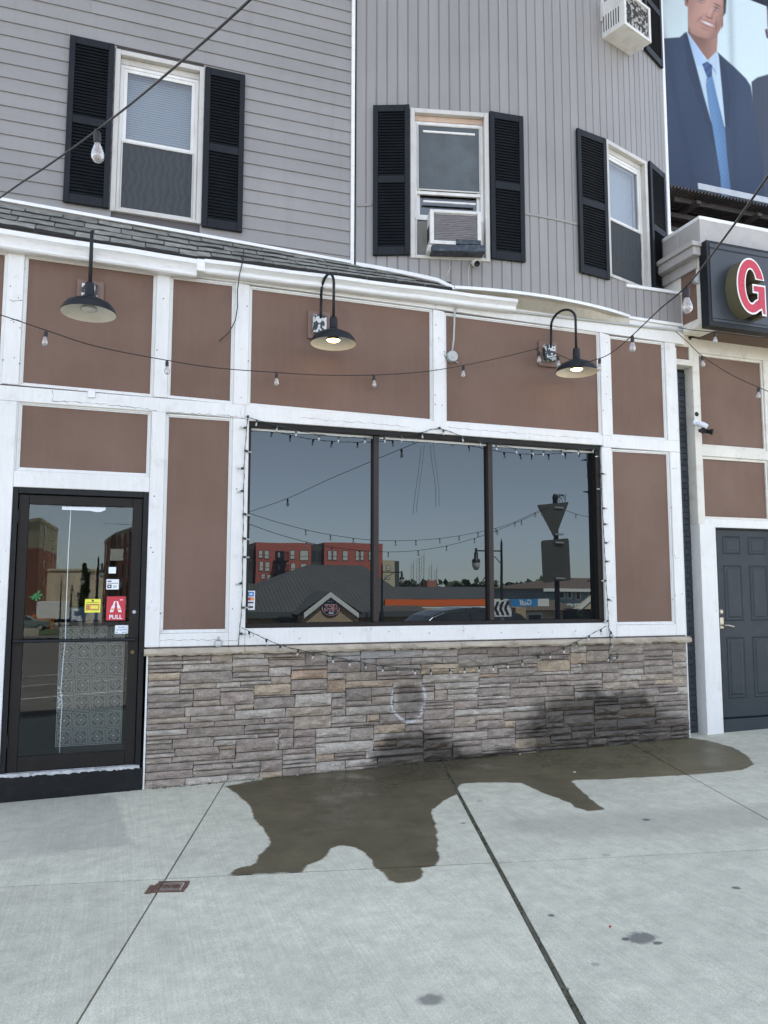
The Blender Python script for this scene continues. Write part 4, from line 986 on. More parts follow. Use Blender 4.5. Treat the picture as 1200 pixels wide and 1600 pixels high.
# ================================================================== neighbouring building
nb = thing('neighbour_building', 'building next door with brown panels, dark six panel door and a boxed sign band', 'building', (7.0, 0.2, 0))
def nbox(name, x0, x1, y0, y1, z0, z1, m, bev=0.003, par=None):
    mb = MB(); mb.box(x0, x1, y0, y1, z0, z1); return mb.build(name, M[m], par or nb, bevel=bev)
nbox('inner_wall', 5.90, 12, 0.20, 8, -0.1, 5.45, 'plaster', 0)
M['nbrick'] = mat('dark_painted_brick', (0.026, 0.034, 0.044), 0.5, 0.15, 6, (0.05, 0.055, 0.06), 0.4, 12, bump=0.6, bscale=60, bdist=0.004, rnd=0.12)
M['nbmortar'] = flat('dark_painted_mortar', (0.018, 0.021, 0.025), 0.8)
bw = nbox('brick_strip', 5.6305, 5.90, 0.178, 0.30, -0.02, 4.03, 'nbmortar', 0)
def unit_brick():
    me = bpy.data.meshes.new('brick'); bm = bmesh.new(); bmesh.ops.create_cube(bm, size=1.0); me.materials.append(M['nbrick'])
    bmesh.ops.bevel(bm, geom=bm.edges[:], offset=0.035, segments=1, affect='EDGES'); bm.to_mesh(me); bm.free(); return me
UB = unit_brick(); z, k = 0.07, 0
while z < 4.0:
    x = 5.632; half = k % 2
    while x < 5.895:
        L = 0.205 if not (half and x < 5.64) else 0.10; xe = min(x+L-.006, 5.897)
        if xe-x > .02: place('brick', UB, bw, ((x+xe)/2, 0.176+rng.uniform(-.002,.002), z+.029), (xe-x, .016, .058))
        x += L
    z += 0.0655; k += 1
# small boxed panel over the brick strip
nbox('trim_board', 5.6315, 5.895, 0.02, 0.19, 4.032, 4.095, 'cream'); nbox('trim_board', 5.6315, 5.66, 0.03, 0.18, 4.0955, 4.33, 'cream'); nbox('trim_board', 5.85, 5.895, 0.03, 0.18, 4.0955, 4.33, 'cream')
nbox('brown_panel', 5.6605, 5.8495, 0.05, 0.18, 4.0955, 4.245, 'brown', 0); nbox('trim_board', 5.6605, 5.8495, 0.028, 0.18, 4.2455, 4.42, 'cream')
# pilaster, boards and panels
nbox('post', 5.900, 6.112, 0.03, 0.20, 0.05, 2.29, 'white'); nbox('post', 5.900, 5.985, 0.045, 0.20, 2.2905, 4.36, 'cream')
nbox('trim_board', 5.9855, 9.5, 0.05, 0.20, 2.262, 2.352, 'white'); nbox('trim_board', 5.9855, 9.5, 0.05, 0.20, 3.045, 3.150, 'cream'); nbox('trim_board', 5.9855, 9.5, 0.05, 0.20, 4.205, 4.40, 'cream')
nbox('trim_board', 6.905, 7.05, 0.052, 0.20, 3.1505, 4.2045, 'cream'); nbox('trim_board', 6.905, 7.05, 0.052, 0.20, 2.3525, 3.0445, 'cream')
for z0, z1 in ((3.15, 4.205), (2.352, 3.045)):
    nbox('brown_panel', 5.99, 6.904, 0.085, 0.20, z0+.001, z1-.001, 'brown', 0)
    for a in ((5.986, 6.012, z0+.001, z1-.001), (6.880, 6.9045, z0+.001, z1-.001), (6.0125, 6.8795, z0+.001, z0+.028), (6.0125, 6.8795, z1-.030, z1-.001)):
        nbox('panel_moulding', a[0], a[1], 0.066, 0.10, a[2], a[3], 'cream', 0.002)
# six panel door
M['doorp'] = mat('dark_blue_grey_door_paint', (0.022, 0.030, 0.037), 0.5, 0.12, 4, (0.05, 0.053, 0.055), 0.35, 9, bump=0.15, bscale=30, Specular_IOR_Level=0.3)
ndx0, ndx1, ndz0, ndz1 = 6.150, 6.985, 0.215, 2.245
mb = MB(); mb.box(ndx0, ndx1, 0.105, 0.15, ndz0, ndz1)
nd = mb.build('door', M['doorp'], nb, bevel=0.002)
st, ml = 0.115, 0.105; pw = (ndx1-ndx0-2*st-ml)/2
for x in (ndx0+st, ndx0+st+pw+ml):
    for z0, z1 in ((0.20, 0.86), (1.03, 1.64), (1.76, 1.96)):
        z0, z1 = ndz0+z0, ndz0+z1; x1 = x+pw
        mb = MB(); q = [(0,0.1035),(0.010,0.0975),(0.022,0.1042),(0.034,0.1042),(0.052,0.0985)]
        rings = [[(x+i, y, z0+i), (x1-i, y, z0+i), (x1-i, y, z1-i), (x+i, y, z1-i)] for i, y in q]
        for r_ in rings: mb.v += r_
        for k in range(len(rings)-1):
            for c in range(4): mb.f.append((k*4+c, k*4+(c+1)%4, (k+1)*4+(c+1)%4, (k+1)*4+c)); mb.m.append(0)
        k = (len(rings)-1)*4; mb.f.append((k,k+1,k+2,k+3)); mb.m.append(0)
        mb.build('door_panel', M['doorp'], nd)
nbox('jamb', 6.113, 6.149, 0.06, 0.16, 0.06, 2.26, 'blackp', 0.002); nbox('jamb', 6.986, 7.07, 0.06, 0.16, 0.06, 2.26, 'white', 0.002)
nbox('jamb', 6.1495, 6.9855, 0.075, 0.16, 2.2455, 2.2615, 'blackp', 0.001)
nbox('door_step', 6.113, 9.5, 0.055, 0.20, 0.02, 0.205, 'doorp', 0.004)
mb = MB(); mb.box(6.178, 6.228, 0.094, 0.106, 1.165, 1.285); mb.tube([(6.203,0.094,1.20),(6.203,0.045,1.20),(6.23,0.040,1.202),(6.32,0.044,1.185)], 0.010, 8)
M['nickel'] = mat('brushed_nickel', (0.40, 0.37, 0.31), 0.35, 0.1, 12, Metallic=0.8); mb.build('door_handle', M['nickel'], nd, bevel=0.002)
mb = MB(); mb.lathe([(0,0.016),(0.018,0.016),(0.030,0.004),(0.030,0)], (6.203,0.1045,1.345), 18, axis=(0,-1,0)); mb.build('deadbolt', M['nickel'], nd, autos=R(30))
mb = MB()
for z in (1.92,): mb.tube([(6.984,0.098,z-.07),(6.984,0.098,z+.07)], 0.010, 8)
mb.build('hinge', M['brass'], nd)
# the projecting sign band: boxed fascia, soffit, side panel, cornice
FY = -0.35
nbox('fascia', 5.720, 10.5, FY, 0.0, 4.362, 5.10, 'cream'); nbox('fascia', 5.720, 10.5, FY, 0.0, 5.1005, 5.52, 'sidtrim')
mb = MB(); mb.box(5.717, 5.7195, FY+.08, -.04, 4.45, 5.06); mb.build('side_panel', M['brown'], nb)
mb = MB(); mb.box(5.712, 5.7165, FY, FY+.075, 4.37, 5.14); mb.build('corner_board', M['cream'], nb, bevel=.002)
nbox('fascia', 5.7205, 10.5, 0.001, 0.6, 4.42, 5.10, 'cream'); nbox('fascia', 5.7205, 10.5, 0.001, 0.6, 5.1005, 5.52, 'sidtrim')
M['softbrown'] = mat('brown_soffit', (0.12, 0.075, 0.055), 0.7, 0.1, 4)
nbox('soffit_panel', 5.98, 10.5, FY+.12, 0.04, 4.352, 4.3615, 'softbrown', 0)
mb = MB(); mb.box(5.60, 5.7195, FY-.03, 0.62, 5.10, 5.19); mb.box(5.57, 5.7195, FY-.05, 0.64, 5.1905, 5.24); mb.build('cornice', M['sidtrim'], nb, bevel=.004)
mb = MB(); mb.box(5.685, 5.7195, FY+.05, 0.60, 4.99, 5.0995); mb.build('cornice_shadow_board', M['sidtrim'], nb)
# upper storey siding behind, seen in the gap
k = 0
for i in range(4):
    z = 5.50+i*.11
    mb = MB(); mb.prism([(5.98, .70, z), (5.98, .712, z+.12), (5.98, .74, z+.12), (5.98, .74, z)], [(10.5, .70, z), (10.5, .712, z+.12), (10.5, .74, z+.12), (10.5, .74, z)])
    mb.build('siding_board', M['cream'], nb)
nbox('upper_wall', 5.985, 12, .745, 0.95, 5.46, 5.93, 'plaster', 0)
nbox('parapet_flashing', 5.72, 10.5, FY+.001, .74, 5.521, 5.56, 'gutter')
# conduits are things of their own further down

# ---- sign cabinet with its channel letter
sg = thing('sign_cabinet', 'dark shop sign box with a red white edged channel letter G', 'sign', (6.0, -0.4, 4.4))
SYF = -0.47
s0 = at(1107, 375, SYF); s1 = at(1109, 508, SYF)
sx0, sz1, sz0 = s1.x, s0.z, s1.z
M['signface'] = mat('blue_grey_sign_face', (0.034, 0.041, 0.049), 0.35, 0.1, 2, (0.05, 0.056, 0.06), 0.3, 5)
mb = MB(); mb.box(sx0, sx0+3.2, SYF, FY-.002, sz0, sz1); mb.build('cabinet', M['blackm'], sg, bevel=.004)
mb = MB(); mb.box(sx0+.035, sx0+3.17, SYF-.006, SYF-.0005, sz0+.05, sz1-.035); mb.build('sign_face', M['signface'], sg)
mb = MB(); mb.box(sx0+.035, sx0+3.17, SYF-.010, SYF-.0065, sz1-.090, sz1-.078); mb.box(sx0+.035, sx0+3.17, SYF-.010, SYF-.0065, sz0+.075, sz0+.082); mb.build('sign_rail', M['blackm'], sg)
# the letter: outline of a G standing proud on deep returns
GF = SYF-0.165
def garc(e):                              # bowl of the G: matching outer and inner runs
    out, inn = [], []
    for i in range(49):
        f = i/48; a = R(15+e*90+(300-15-e*90)*f); b = R(26+e*60+(300-26-e*60)*f)
        out.append(((0.36-e)*math.cos(a), (0.5-e)*math.sin(a))); inn.append(((0.135+e)*math.cos(b), (0.295+e)*math.sin(b)))
    return out, inn
def gstem(e):                             # the bar, stem and spur that close it
    o, n_ = garc(e); k = e/.032
    return [o[-1], (.245+.015*k, -.405+.04*k), (.255+e, -.5+e), (.37-e, -.5+e), (.37-e, .045-e), (.035+e, .045-e), (.035+e, -.115+e), (.155+e, -.115+e), (.155+e, -.205-.01*k), n_[-1]]
gc = [at(x, y, GF) for x, y in ((1150, 445), (1196.5, 449), (1175, 402), (1175, 493))]
gh = (gc[2].z-gc[3].z)*0.96; gcx, gcz = (gc[0].x+gc[1].x)/2, (gc[2].z+gc[3].z)/2
gsx = (gc[1].x-gc[0].x)/0.76
def face(mb, pts, y, m):
    bm = bmesh.new(); vs_ = [bm.verts.new((gcx+u*gsx, y, gcz+w*gh)) for u, w in pts]
    f = bm.faces.new(vs_); bmesh.ops.triangulate(bm, faces=[f]); bm.verts.index_update()
    mb.add([tuple(v.co) for v in bm.verts], [tuple(v.index for v in f.verts) for f in bm.faces], m); bm.free()
M['red'] = mat('red_acrylic', (0.47, 0.022, 0.050), 0.3, 0.06, 4); M['wacr'] = flat('white_acrylic', (0.78, 0.76, 0.76), 0.4)
M['return'] = mat('bronze_letter_return', (0.11, 0.10, 0.058), 0.4, 0.2, 4)
for e, y, m in ((0.0, GF, 'wacr'), (0.032, GF-.004, 'red')):
    o_, n_ = garc(e); mb = MB(); k = len(o_); mb.add([(gcx+u*gsx, y, gcz+w*gh) for u, w in o_+n_], [(i, i+1, k+i+1, k+i) for i in range(k-1)]); face(mb, gstem(e), y, 0); mb.build('letter_face', M[m], sg)
o_, n_ = garc(0.0); g = o_+gstem(0.0)[1:-1]+n_[::-1]; n = len(g)
mb = MB(); mb.add([(gcx+u*gsx, GF+.0008, gcz+w*gh) for u, w in g]+[(gcx+u*gsx, SYF-.0065, gcz+w*gh) for u, w in g], [(i, (i+1)%n, n+(i+1)%n, n+i) for i in range(n)])
mb.build('letter_return', M['return'], sg)

# ---- the billboard above: printed face, frame, catwalk
bb = thing('billboard', 'large billboard showing a smiling man in a navy suit and blue tie', 'billboard', (7.5, 1.2, 6.5))
BY = 1.0
def smooth(a, b, x): t = np.clip((x-a)/(b-a), 0, 1); return t*t*(3-2*t)
gx_, gy_ = np.meshgrid(np.linspace(1026, 1300, 300), np.linspace(-120, 352, 472))
def sdpoly(pts): return sdf_poly(np.stack([gx_.ravel(), gy_.ravel()], 1), np.array(pts, float)).reshape(gx_.shape)
def srgb(c): c = np.array(c)/255.0; return np.where(c <= .04045, c/12.92, ((c+.055)/1.055)**2.4)
img = np.zeros(gx_.shape+(3,)); k = smooth(-100, 130, gy_)[..., None]; img[:] = srgb((206,222,230))*(1-k)+srgb((216,236,242))*k
def paint(mask, c):
    global img
    c = c if isinstance(c, np.ndarray) and c.ndim == 3 else srgb(c)[None, None, :]
    m = np.clip(mask, 0, 1)[..., None]; img = img*(1-m)+c*m
def sh(pts, c, soft=1.2): d = sdpoly(pts); paint(1-smooth(-soft, soft, d), c); return d
one = np.ones_like(img)
suit = srgb((66,79,102))[None,None,:]*(1+0.06*np.sin(gx_/19+gy_/55))[...,None]*(1+0.05*np.random.RandomState(1).randn(*gx_.shape))[...,None]*one
sh([(1174,128),(1183,121),(1200,116),(1240,104),(1320,96),(1320,360),(1190,360),(1180,230)], srgb((74,82,98))*one)                       # second man's jacket
sh([(1199,40),(1198,10),(1208,-30),(1240,-50),(1270,-20),(1268,50),(1250,96),(1222,100),(1206,78)], (116,98,96)); sh([(1195,47),(1199,44),(1202,60),(1198,60)], (96,84,86), .8)
sh([(1198,14),(1206,-30),(1240,-60),(1276,-24),(1268,0),(1250,-30),(1215,-24),(1205,10)], (52,50,58))
sh([(1026,61),(1035,60),(1062,58),(1072,49.5),(1086,62),(1121,81),(1149,106),(1166,123),(1173,134),(1182,190),(1192,260),(1200,360),(1026,360)], suit)
sh([(1073.5,50),(1082,54),(1120,80),(1123,88),(1128,140),(1133,198),(1121,196),(1110,190),(1096,140),(1083,92)], srgb((196,220,238))*one*(1-.10*np.exp(-((gx_-1108)/9)**2))[...,None])
sh([(1073,49),(1076,50),(1104,95.5),(1098,103),(1090.5,103.5),(1080,76)], srgb((172,200,234))*one*(1+.12*smooth(1076,1100,gx_))[...,None], .9)       # collar wings
sh([(1120.5,82),(1122,84),(1121,117),(1114,110),(1107,98)], (188,212,236), .9); sh([(1104,95),(1108,98),(1120,118),(1117,108)], (150,172,200), .7)
tie = srgb((104,140,182))[None,None,:]*(1+0.05*np.sin((gx_*1.0+gy_*.8)/1.2))[...,None]*(1-0.22*np.clip((gx_-(1112+(gy_-120)*.14))/12, -.4, 1)[...,None])*(1-.12*smooth(230,310,gy_))[...,None]
sh([(1104,120),(1113,118),(1121,153),(1133,202),(1136,244),(1141.5,295),(1138,316),(1128,313),(1125.6,276),(1117,221),(1107.5,170),(1103,134)], tie, 1.0)
sh([(1097,100),(1105,96),(1113,102),(1112.5,119),(1107,122),(1103.5,118)], srgb((76,98,140))*one*(1+.2*np.sin((gx_+gy_)/2.2))[...,None], .9)
sh([(1068,52),(1074,54),(1086,96),(1100,150),(1113,196),(1120,250),(1106,200),(1088,150),(1074,110)], srgb((60,72,94))*one, 1.5); sh([(1124,86),(1134,100),(1142,150),(1140,200),(1134,196),(1129,140)], srgb((59,71,93))*one, 1.5)
for a_, b_ in (((1050,120),(1092,330)), ((1144,110),(1150,330))):                                                                         # jacket folds
    L = np.abs((gx_-a_[0])*(b_[1]-a_[1])-(gy_-a_[1])*(b_[0]-a_[0]))/math.hypot(b_[0]-a_[0], b_[1]-a_[1]); paint(.30*np.exp(-(L/5)**2), (52,62,82))
rs = np.random.RandomState(5)
skin = srgb((186,146,134))
def shade(m): return skin[None,None,:]*m[...,None]*one
sh([(1075,20),(1122,40),(1121,66),(1120,80),(1106,94),(1098,84),(1075,51)], shade(0.66+0.22*smooth(1100,1122,gx_)-.18*smooth(88,60,gy_)*smooth(1118,1090,gx_)), 1.0)
sh([(1068,-14),(1073,-16),(1076,6),(1074,11),(1070,8)], (160,118,112), 1.0); sh([(1125,24),(1130,20),(1130,40),(1127,46)], (142,108,106), 1.0)
fa = 0.42; uu = (gx_-1103)*math.cos(fa)+(gy_-20)*math.sin(fa); ww = -(gx_-1103)*math.sin(fa)+(gy_-20)*math.cos(fa)      # axes of the tilted face
m_ = 1.02+0.16*np.exp(-((uu+2)**2/160+(ww+8)**2/500))-0.30*smooth(12,27,uu)-0.20*smooth(-14,-30,uu)-0.22*smooth(26,44,ww)
sh([(1075,-60),(1110,-78),(1132,-50),(1131,0),(1130,22),(1126,45),(1119,58),(1112,62),(1103,60),(1090,57),(1080,52),(1075.5,40),(1074.5,10)], shade(m_), 1.3)
def spot(u0, w0, ru, rw, c, a, an=0.0):
    x_ = (uu-u0)*math.cos(an)+(ww-w0)*math.sin(an); y_ = -(uu-u0)*math.sin(an)+(ww-w0)*math.cos(an); paint(a*np.exp(-((x_/ru)**2+(y_/rw)**2)**1.5), c)
def fpx(x, y): return (x-1103)*math.cos(fa)+(y-20)*math.sin(fa), -(x-1103)*math.sin(fa)+(y-20)*math.cos(fa)
eR, eL, nz_, mo = fpx(1118.5,13.5), fpx(1095,0.5), fpx(1107.5,26), fpx(1105.5,36.8)
for e in (eR, eL):
    spot(e[0], e[1]-.5, 6.5, 3.4, (122,88,84), .65); spot(e[0], e[1], 4.2, 1.3, (214,206,204), .8); spot(e[0], e[1]-.1, 1.6, 1.5, (58,52,56), .95); spot(e[0], e[1]-1.5, 5.2, .8, (74,56,54), .8); spot(e[0], e[1]-6.2, 7.2, 1.4, (86,66,60), .75, .05)
    spot(e[0], e[1]+3.6, 5, 1.4, (148,110,104), .45)
spot(nz_[0]-.5, nz_[1]-10, 2.2, 9, (214,174,160), .55); spot(nz_[0]+4, nz_[1]-7, 2.5, 8, (140,104,98), .45); spot(nz_[0], nz_[1]+1.6, 6.0, 1.5, (112,76,72), .75); spot(nz_[0]-4.8, nz_[1]-.4, 1.8, 2.6, (138,98,92), .5); spot(nz_[0]+4.8, nz_[1]-.4, 1.8, 2.6, (122,86,82), .55); spot(nz_[0], nz_[1]-2, 3, 2.4, (204,160,148), .5)
spot(mo[0], mo[1]+.3, 12.5, 4.4, (140,84,84), .75); spot(mo[0], mo[1]-.1, 10, 2.3, (236,232,232), .95); spot(mo[0], mo[1]-3.0, 10.5, .9, (150,92,88), .6); spot(mo[0], mo[1]+4.3, 8.5, 1.4, (176,112,108), .6)
for k in range(-4, 5): spot(mo[0]+k*2.1, mo[1]-.1, .25, 2.0, (186,180,182), .45)
spot(mo[0]-13.5, mo[1]-4, 1.6, 9, (132,94,90), .55, .35); spot(mo[0]+13, mo[1]-4, 1.6, 9, (116,82,80), .55, -.35); spot(mo[0], mo[1]+9.5, 8, 1.6, (136,100,96), .45); spot(mo[0]-12, mo[1]-12, 7, 6, (204,158,146), .4); spot(mo[0]+11, mo[1]-12, 5, 6, (182,138,128), .35)
sh([(1068,-20),(1072,-64),(1100,-92),(1130,-80),(1138,-40),(1134,20),(1130,26),(1130,0),(1124,-30),(1106,-46),(1088,-40),(1078,-20),(1075,6),(1071,-4)], srgb((74,66,66))*one*(1+.25*rs.randn(*gx_.shape))[...,None], 1.2)
paint(np.clip(((gx_-1172)*.39-gy_)*1.2+.5, 0, 1), (38,44,58))                                                                             # dark border along the top
img = img*(1+0.025*rs.randn(*gx_.shape))[...,None]
for xs_ in (1040, 1118, 1196): paint(.10*np.exp(-((gx_-xs_)/.7)**2), (120,130,140))
ny, nx2 = gx_.shape
rays = np.array([[*ray(1026, 0)]]);
A0, A1, A2 = np.array(AX[0]), np.array(AX[1]), np.array(AX[2])
D = A2+A0*((gx_-CX)/FPX)[...,None]-A1*((gy_-CY)/FPX)[...,None]
T = (BY-CAM.y)/D[..., 1]; PT = np.array(CAM)+D*T[..., None]
# flat sheet, straight bottom edge
zb = at(1043, 303, BY).z-.005
PT[..., 2] = np.maximum(PT[..., 2], zb)
mb = MB(); mb.v = [tuple(p) for p in PT.reshape(-1, 3)]
mb.f = [(j*nx2+i, (j+1)*nx2+i, (j+1)*nx2+i+1, j*nx2+i+1) for j in range(ny-1) for i in range(nx2-1) if min(PT[j,i,2], PT[j,i+1,2]) > zb+1e-6]; mb.m = [0]*len(mb.f)
t = NT('billboard_print'); a = t.n('Attribute'); a.attribute_name = 'print'; t.principled(a.outputs['Color'], 0.6, Specular_IOR_Level=0.15); M['print'] = t.mat
pr = mb.build('printed_face', M['print'], bb)
ca = pr.data.color_attributes.new('print', 'FLOAT_COLOR', 'POINT')
ca.data.foreach_set('color', np.concatenate([img.reshape(-1,3)*0.80, np.ones((ny*nx2,1))], 1).astype(np.float32).ravel())
bx0, bx1 = float(PT[...,0].min()), float(PT[...,0].max()); bz1 = float(PT[...,2].max())
mb = MB(); mb.box(6.35, bx1+.4, BY+.01, BY+.16, zb-.06, bz1+.2); mb.build('backing_frame', M['blackm'], bb)
M['cat'] = mat('rusty_dark_steel', (0.030, 0.026, 0.024), 0.6, 0.3, 8, (0.11, 0.06, 0.035), 0.5, 9)
mb = MB(); mb.box(6.52, bx1+.4, BY-.47, BY-.45, zb-.155, zb-.075); mb.build('catwalk_edge', M['metal'], bb, bevel=.004)
mb = MB(); mb.box(6.3, bx1+.4, BY-.02, BY+.009, zb-.20, zb-.061); mb.box(6.3, bx1+.4, BY-.30, BY-.27, zb-.26, zb-.20); mb.box(6.3, bx1+.4, BY+.25, BY+.30, zb-.40, zb-.30); mb.build('catwalk_beam', M['cat'], bb)
for i in range(44):
    x = 6.12+i*.05; mb = MB(); mb.box(x, x+.022, BY-.46, BY+.5, zb-.20, zb-.165); mb.build('catwalk_slat', M['cat'], bb)
mb = MB(); mb.box(6.28, bx1+.4, BY+.16, BY+.22, 5.92, zb-.061); mb.build('support_frame', M['cat'], bb)
for z in (zb-.36, zb-.55): mb = MB(); mb.box(6.2, bx1+.4, BY-.12, BY-.04, z, z+.06); mb.build('catwalk_beam', M['cat'], bb)
mb = MB()
for x in (6.55, 7.5, 8.5): mb.box(x, x+.07, BY-.4, BY+.7, zb-.30, zb-.2605); mb.box(x, x+.08, BY+.31, BY+.40, 5.5, zb-.2)
mb.build('bracket', M['cat'], bb)
# ================================================================== things fixed to, hung on or standing by the front
# ---- gooseneck lamps
M['enamel'] = mat('cream_enamel', (0.66, 0.65, 0.58), 0.4, 0.08, 6)
M['board2'] = mat('brown_mount_board', (0.185, 0.118, 0.092), 0.6, 0.12, 5)
def plate_mat():
    t = NT('peeling_mount_plate'); f = t.ramp(t.noise(22, 3, 0.5), [(0.49, 0.0), (0.52, 1.0)])
    t.principled(t.mix(f, (0.55, 0.57, 0.56), (0.020, 0.024, 0.028)), 0.5); return t.mat
M['plate'] = plate_mat(); M['lit'] = emit('lit_lamp_glow', (1.0, 0.62, 0.22), 3.2); M['lampglass'] = mat('frosted_lamp_glass', (0.55, 0.54, 0.50), 0.3, 0.05, 9)
def gooseneck(label, shade_px, mount_px, top_px, reach, lit, twist=0.0, loose=False):
    Y = -reach; c = at(*shade_px, Y); m_ = at(*mount_px, -0.03)
    g = thing('gooseneck_lamp', label, 'wall lamp', (m_.x, -0.02, m_.z), 'black gooseneck lamps along the shopfront')
    mb = MB(); mb.box(m_.x-.105, m_.x+.105, -.028, -.001, m_.z-.13, m_.z+.13); mb.build('mount_board', M['board2'], g, bevel=.004)
    mb = MB(); mb.box(m_.x-.066, m_.x+.058, -.075, -.0285, m_.z-.085, m_.z+.085); mb.build('junction_box', M['plate'], g, bevel=.004)
    top = at(*top_px, Y*.55); zt = top.z; pts = []
    x0, x1 = m_.x, c.x; neck_z = c.z+.135
    pts.append((x0, -.07, m_.z+.05)); pts.append((x0, -.085, m_.z+.12))
    pts.append((x0, -.09, zt-.13))
    for i in range(13):
        a = math.pi*(1-i/12); f = (1+math.cos(a))/2
        pts.append((x0+(x1-x0)*f, -.09+(Y+.09)*f, zt-.13+.13*math.sin(a)))
    pts.append((x1, Y, neck_z))
    mb = MB(); mb.tube(pts, 0.0125, 12); mb.build('arm', M['blackm'], g, smooth=True)
    r = 0.20
    mb = MB(); mb.lathe([(0.034,0.140),(0.036,0.075),(0.040,0.068),(0.060,0.045),(0.110,0.030),(0.160,0.005),(0.188,-.030),(0.200,-.062),(0.203,-.068),(0.200,-.070)], c, 40); mb.build('shade', M['blackm'], g, smooth=True)
    mb = MB(); mb.lathe([(0.1995,-.070),(0.186,-.034),(0.158,0.000),(0.108,0.024),(0.058,0.038),(0.0,0.040)], c, 40); mb.build('shade_lining', M['enamel'], g, smooth=True)
    mb = MB(); mb.lathe([(0.030,0.04),(0.032,0.0),(0.058,-.022),(0.060,-.040)], c, 24); mb.build('lamp_socket', M['blackm' if lit else 'metal'], g, smooth=True)
    mb = MB(); mb.lathe([(0.058,-.036),(0.045,-.047),(0.0,-.052)], c, 24); mb.build('lamp_bulb', M['lit'] if lit else M['lampglass'], g, smooth=True)
    mb = MB(); mb.lathe([(0.0,0.175),(0.026,0.172),(0.034,0.158),(0.0345,0.138)], c, 20); mb.build('neck_cap', M['blackm'], g, smooth=True)
    return g
gooseneck('unlit black gooseneck lamp above the glass door, its arm seen end on', (139,476), (141,462), (142,372), 0.64, False)
gooseneck('lit black gooseneck lamp over the left pane of the shop window', (521,525), (499,508), (511,431), 0.34, True)
gooseneck('lit black gooseneck lamp at the right end, string lights tied to its mount', (901,571), (857,553), (883,487), 0.36, True)

# ---- air conditioners
M['acw'] = mat('white_ac_metal', (0.62, 0.62, 0.60), 0.5, 0.08, 4, (0.35, 0.32, 0.27), 0.4, 9)
M['coil'] = mat('grey_condenser_fins', (0.21, 0.20, 0.21), 0.5, 0.25, 10, (0.5, 0.5, 0.5), 0.35, 24, stretch=(1, 1, 6), bump=0.4, bscale=40)
def ac(label, F, u, z0, w, h, out, coilmat, lou=15, back=.06):
    O, t, n = F; o = O+t*u
    g = thing('air_conditioner', label, 'air conditioner', (o.x, o.y, O.z+z0), 'air conditioners in the upper windows')
    fr = (o, t, n)
    mb = MB(fr); mb.box(-w/2, w/2, -back, out, z0, z0+h); mb.build('cabinet', M['acw'], g, bevel=.006)
    mb = MB(fr); e = .038
    for a in ((-w/2, -w/2+e, z0, z0+h), (w/2-e, w/2, z0, z0+h), (-w/2+e+.0003, w/2-e-.0003, z0+h-e*.8, z0+h), (-w/2+e+.0003, w/2-e-.0003, z0, z0+e)): mb.box(a[0], a[1], out+.0005, out+.018, a[2], a[3])
    mb.build('rear_frame', M['acw'], g, bevel=.003)
    mb = MB(fr); mb.box(-w/2+e, w/2-e, out+.001, out+.004, z0+e, z0+h-e); c = mb.build('condenser', coilmat, g)
    mb = MB(fr)
    for i in range(lou):
        z = z0+e+(h-2*e)*(i+.5)/lou; mb.add([(-w/2+e, out+.012, z-.004), (w/2-e, out+.012, z-.004), (w/2-e, out+.004, z+.006), (-w/2+e, out+.004, z+.006)], [(0,1,2,3)])
    o_ = mb.build('fins', coilmat, c); o_['kind'] = 'stuff'
    mb = MB(fr)
    for i in range(9):
        v = -back+.02+(out+back-.05)*i/9
        for sgn in (-1, 1): mb.box(sgn*w/2-.002 if sgn > 0 else -w/2-.002, sgn*w/2+.002 if sgn > 0 else -w/2+.002, v, v+.010, z0+.06, z0+h*.6)
    o_ = mb.build('side_vents', M['dark'], g); o_['kind'] = 'stuff'
    return g, fr
win, F, (a, b, z0, z1, zm) = WINS[0]
g, fr = ac('white window air conditioner resting on dark boards in the centre window', F, 0.03, 0.10, 0.50, 0.345, 0.115, M['coil'])
mb = MB(F); mb.box(a, a+.10, -.05, -.03, 0.035, 0.40)
M['accord'] = mat('grey_side_curtain', (0.17, 0.165, 0.15), 0.7, 0.3, 30, stretch=(8, 8, 0.3)); mb.build('filler_panel', M['accord'], win)
mb = MB(F); mb.box(a-.02, b+.02, -.045, -.028, .412, .440); mb.build('window_rail', M['sash'], win, bevel=.003)
mb = MB(F); mb.box(-.26, .265, -.046, -.026, 0.595, 0.614); mb.build('window_rail', M['sash'], win, bevel=.003)
mb = MB(F); mb.box(-.26, .265, -.046, -.026, 1.318, 1.340); mb.build('window_rail', M['sash'], win, bevel=.003)
# dark boards that prop the unit
M['navyb'] = mat('dark_blue_board', (0.022, 0.032, 0.046), 0.55, 0.2, 9, (0.30, 0.33, 0.36), 0.35, 26)
sb = thing('prop_board', 'two dark blue boards propping the centre air conditioner on its sill', 'board', (F[0].x, F[0].y-.1, F[0].z+.03))
mb = MB(F); mb.hexa([(-.21,.03,.015),(.31,.03,.030),(.31,.165,.030),(-.21,.165,.015),(-.21,.03,.075),(.31,.03,.098),(.31,.165,.098),(-.21,.165,.075)]); mb.build('board', M['navyb'], sb, bevel=.004)
mb = MB(F); mb.hexa([(.03,.02,.0985),(.27,.02,.104),(.27,.15,.104),(.03,.15,.0985),(.03,.02,.150),(.27,.02,.150),(.27,.15,.150),(.03,.15,.148)]); mb.build('board', M['navyb'], sb, bevel=.004)
mb = MB(F); mb.hexa([(-.25,.02,.03),(-.17,.02,.02),(-.17,.12,.02),(-.25,.12,.03),(-.24,.02,.10),(-.18,.02,.11),(-.18,.12,.11),(-.24,.12,.10)]); mb.build('wedge', M['casing'], sb, bevel=.01)
win, F4, (a, b, z0, z1, zm) = WINS[2]
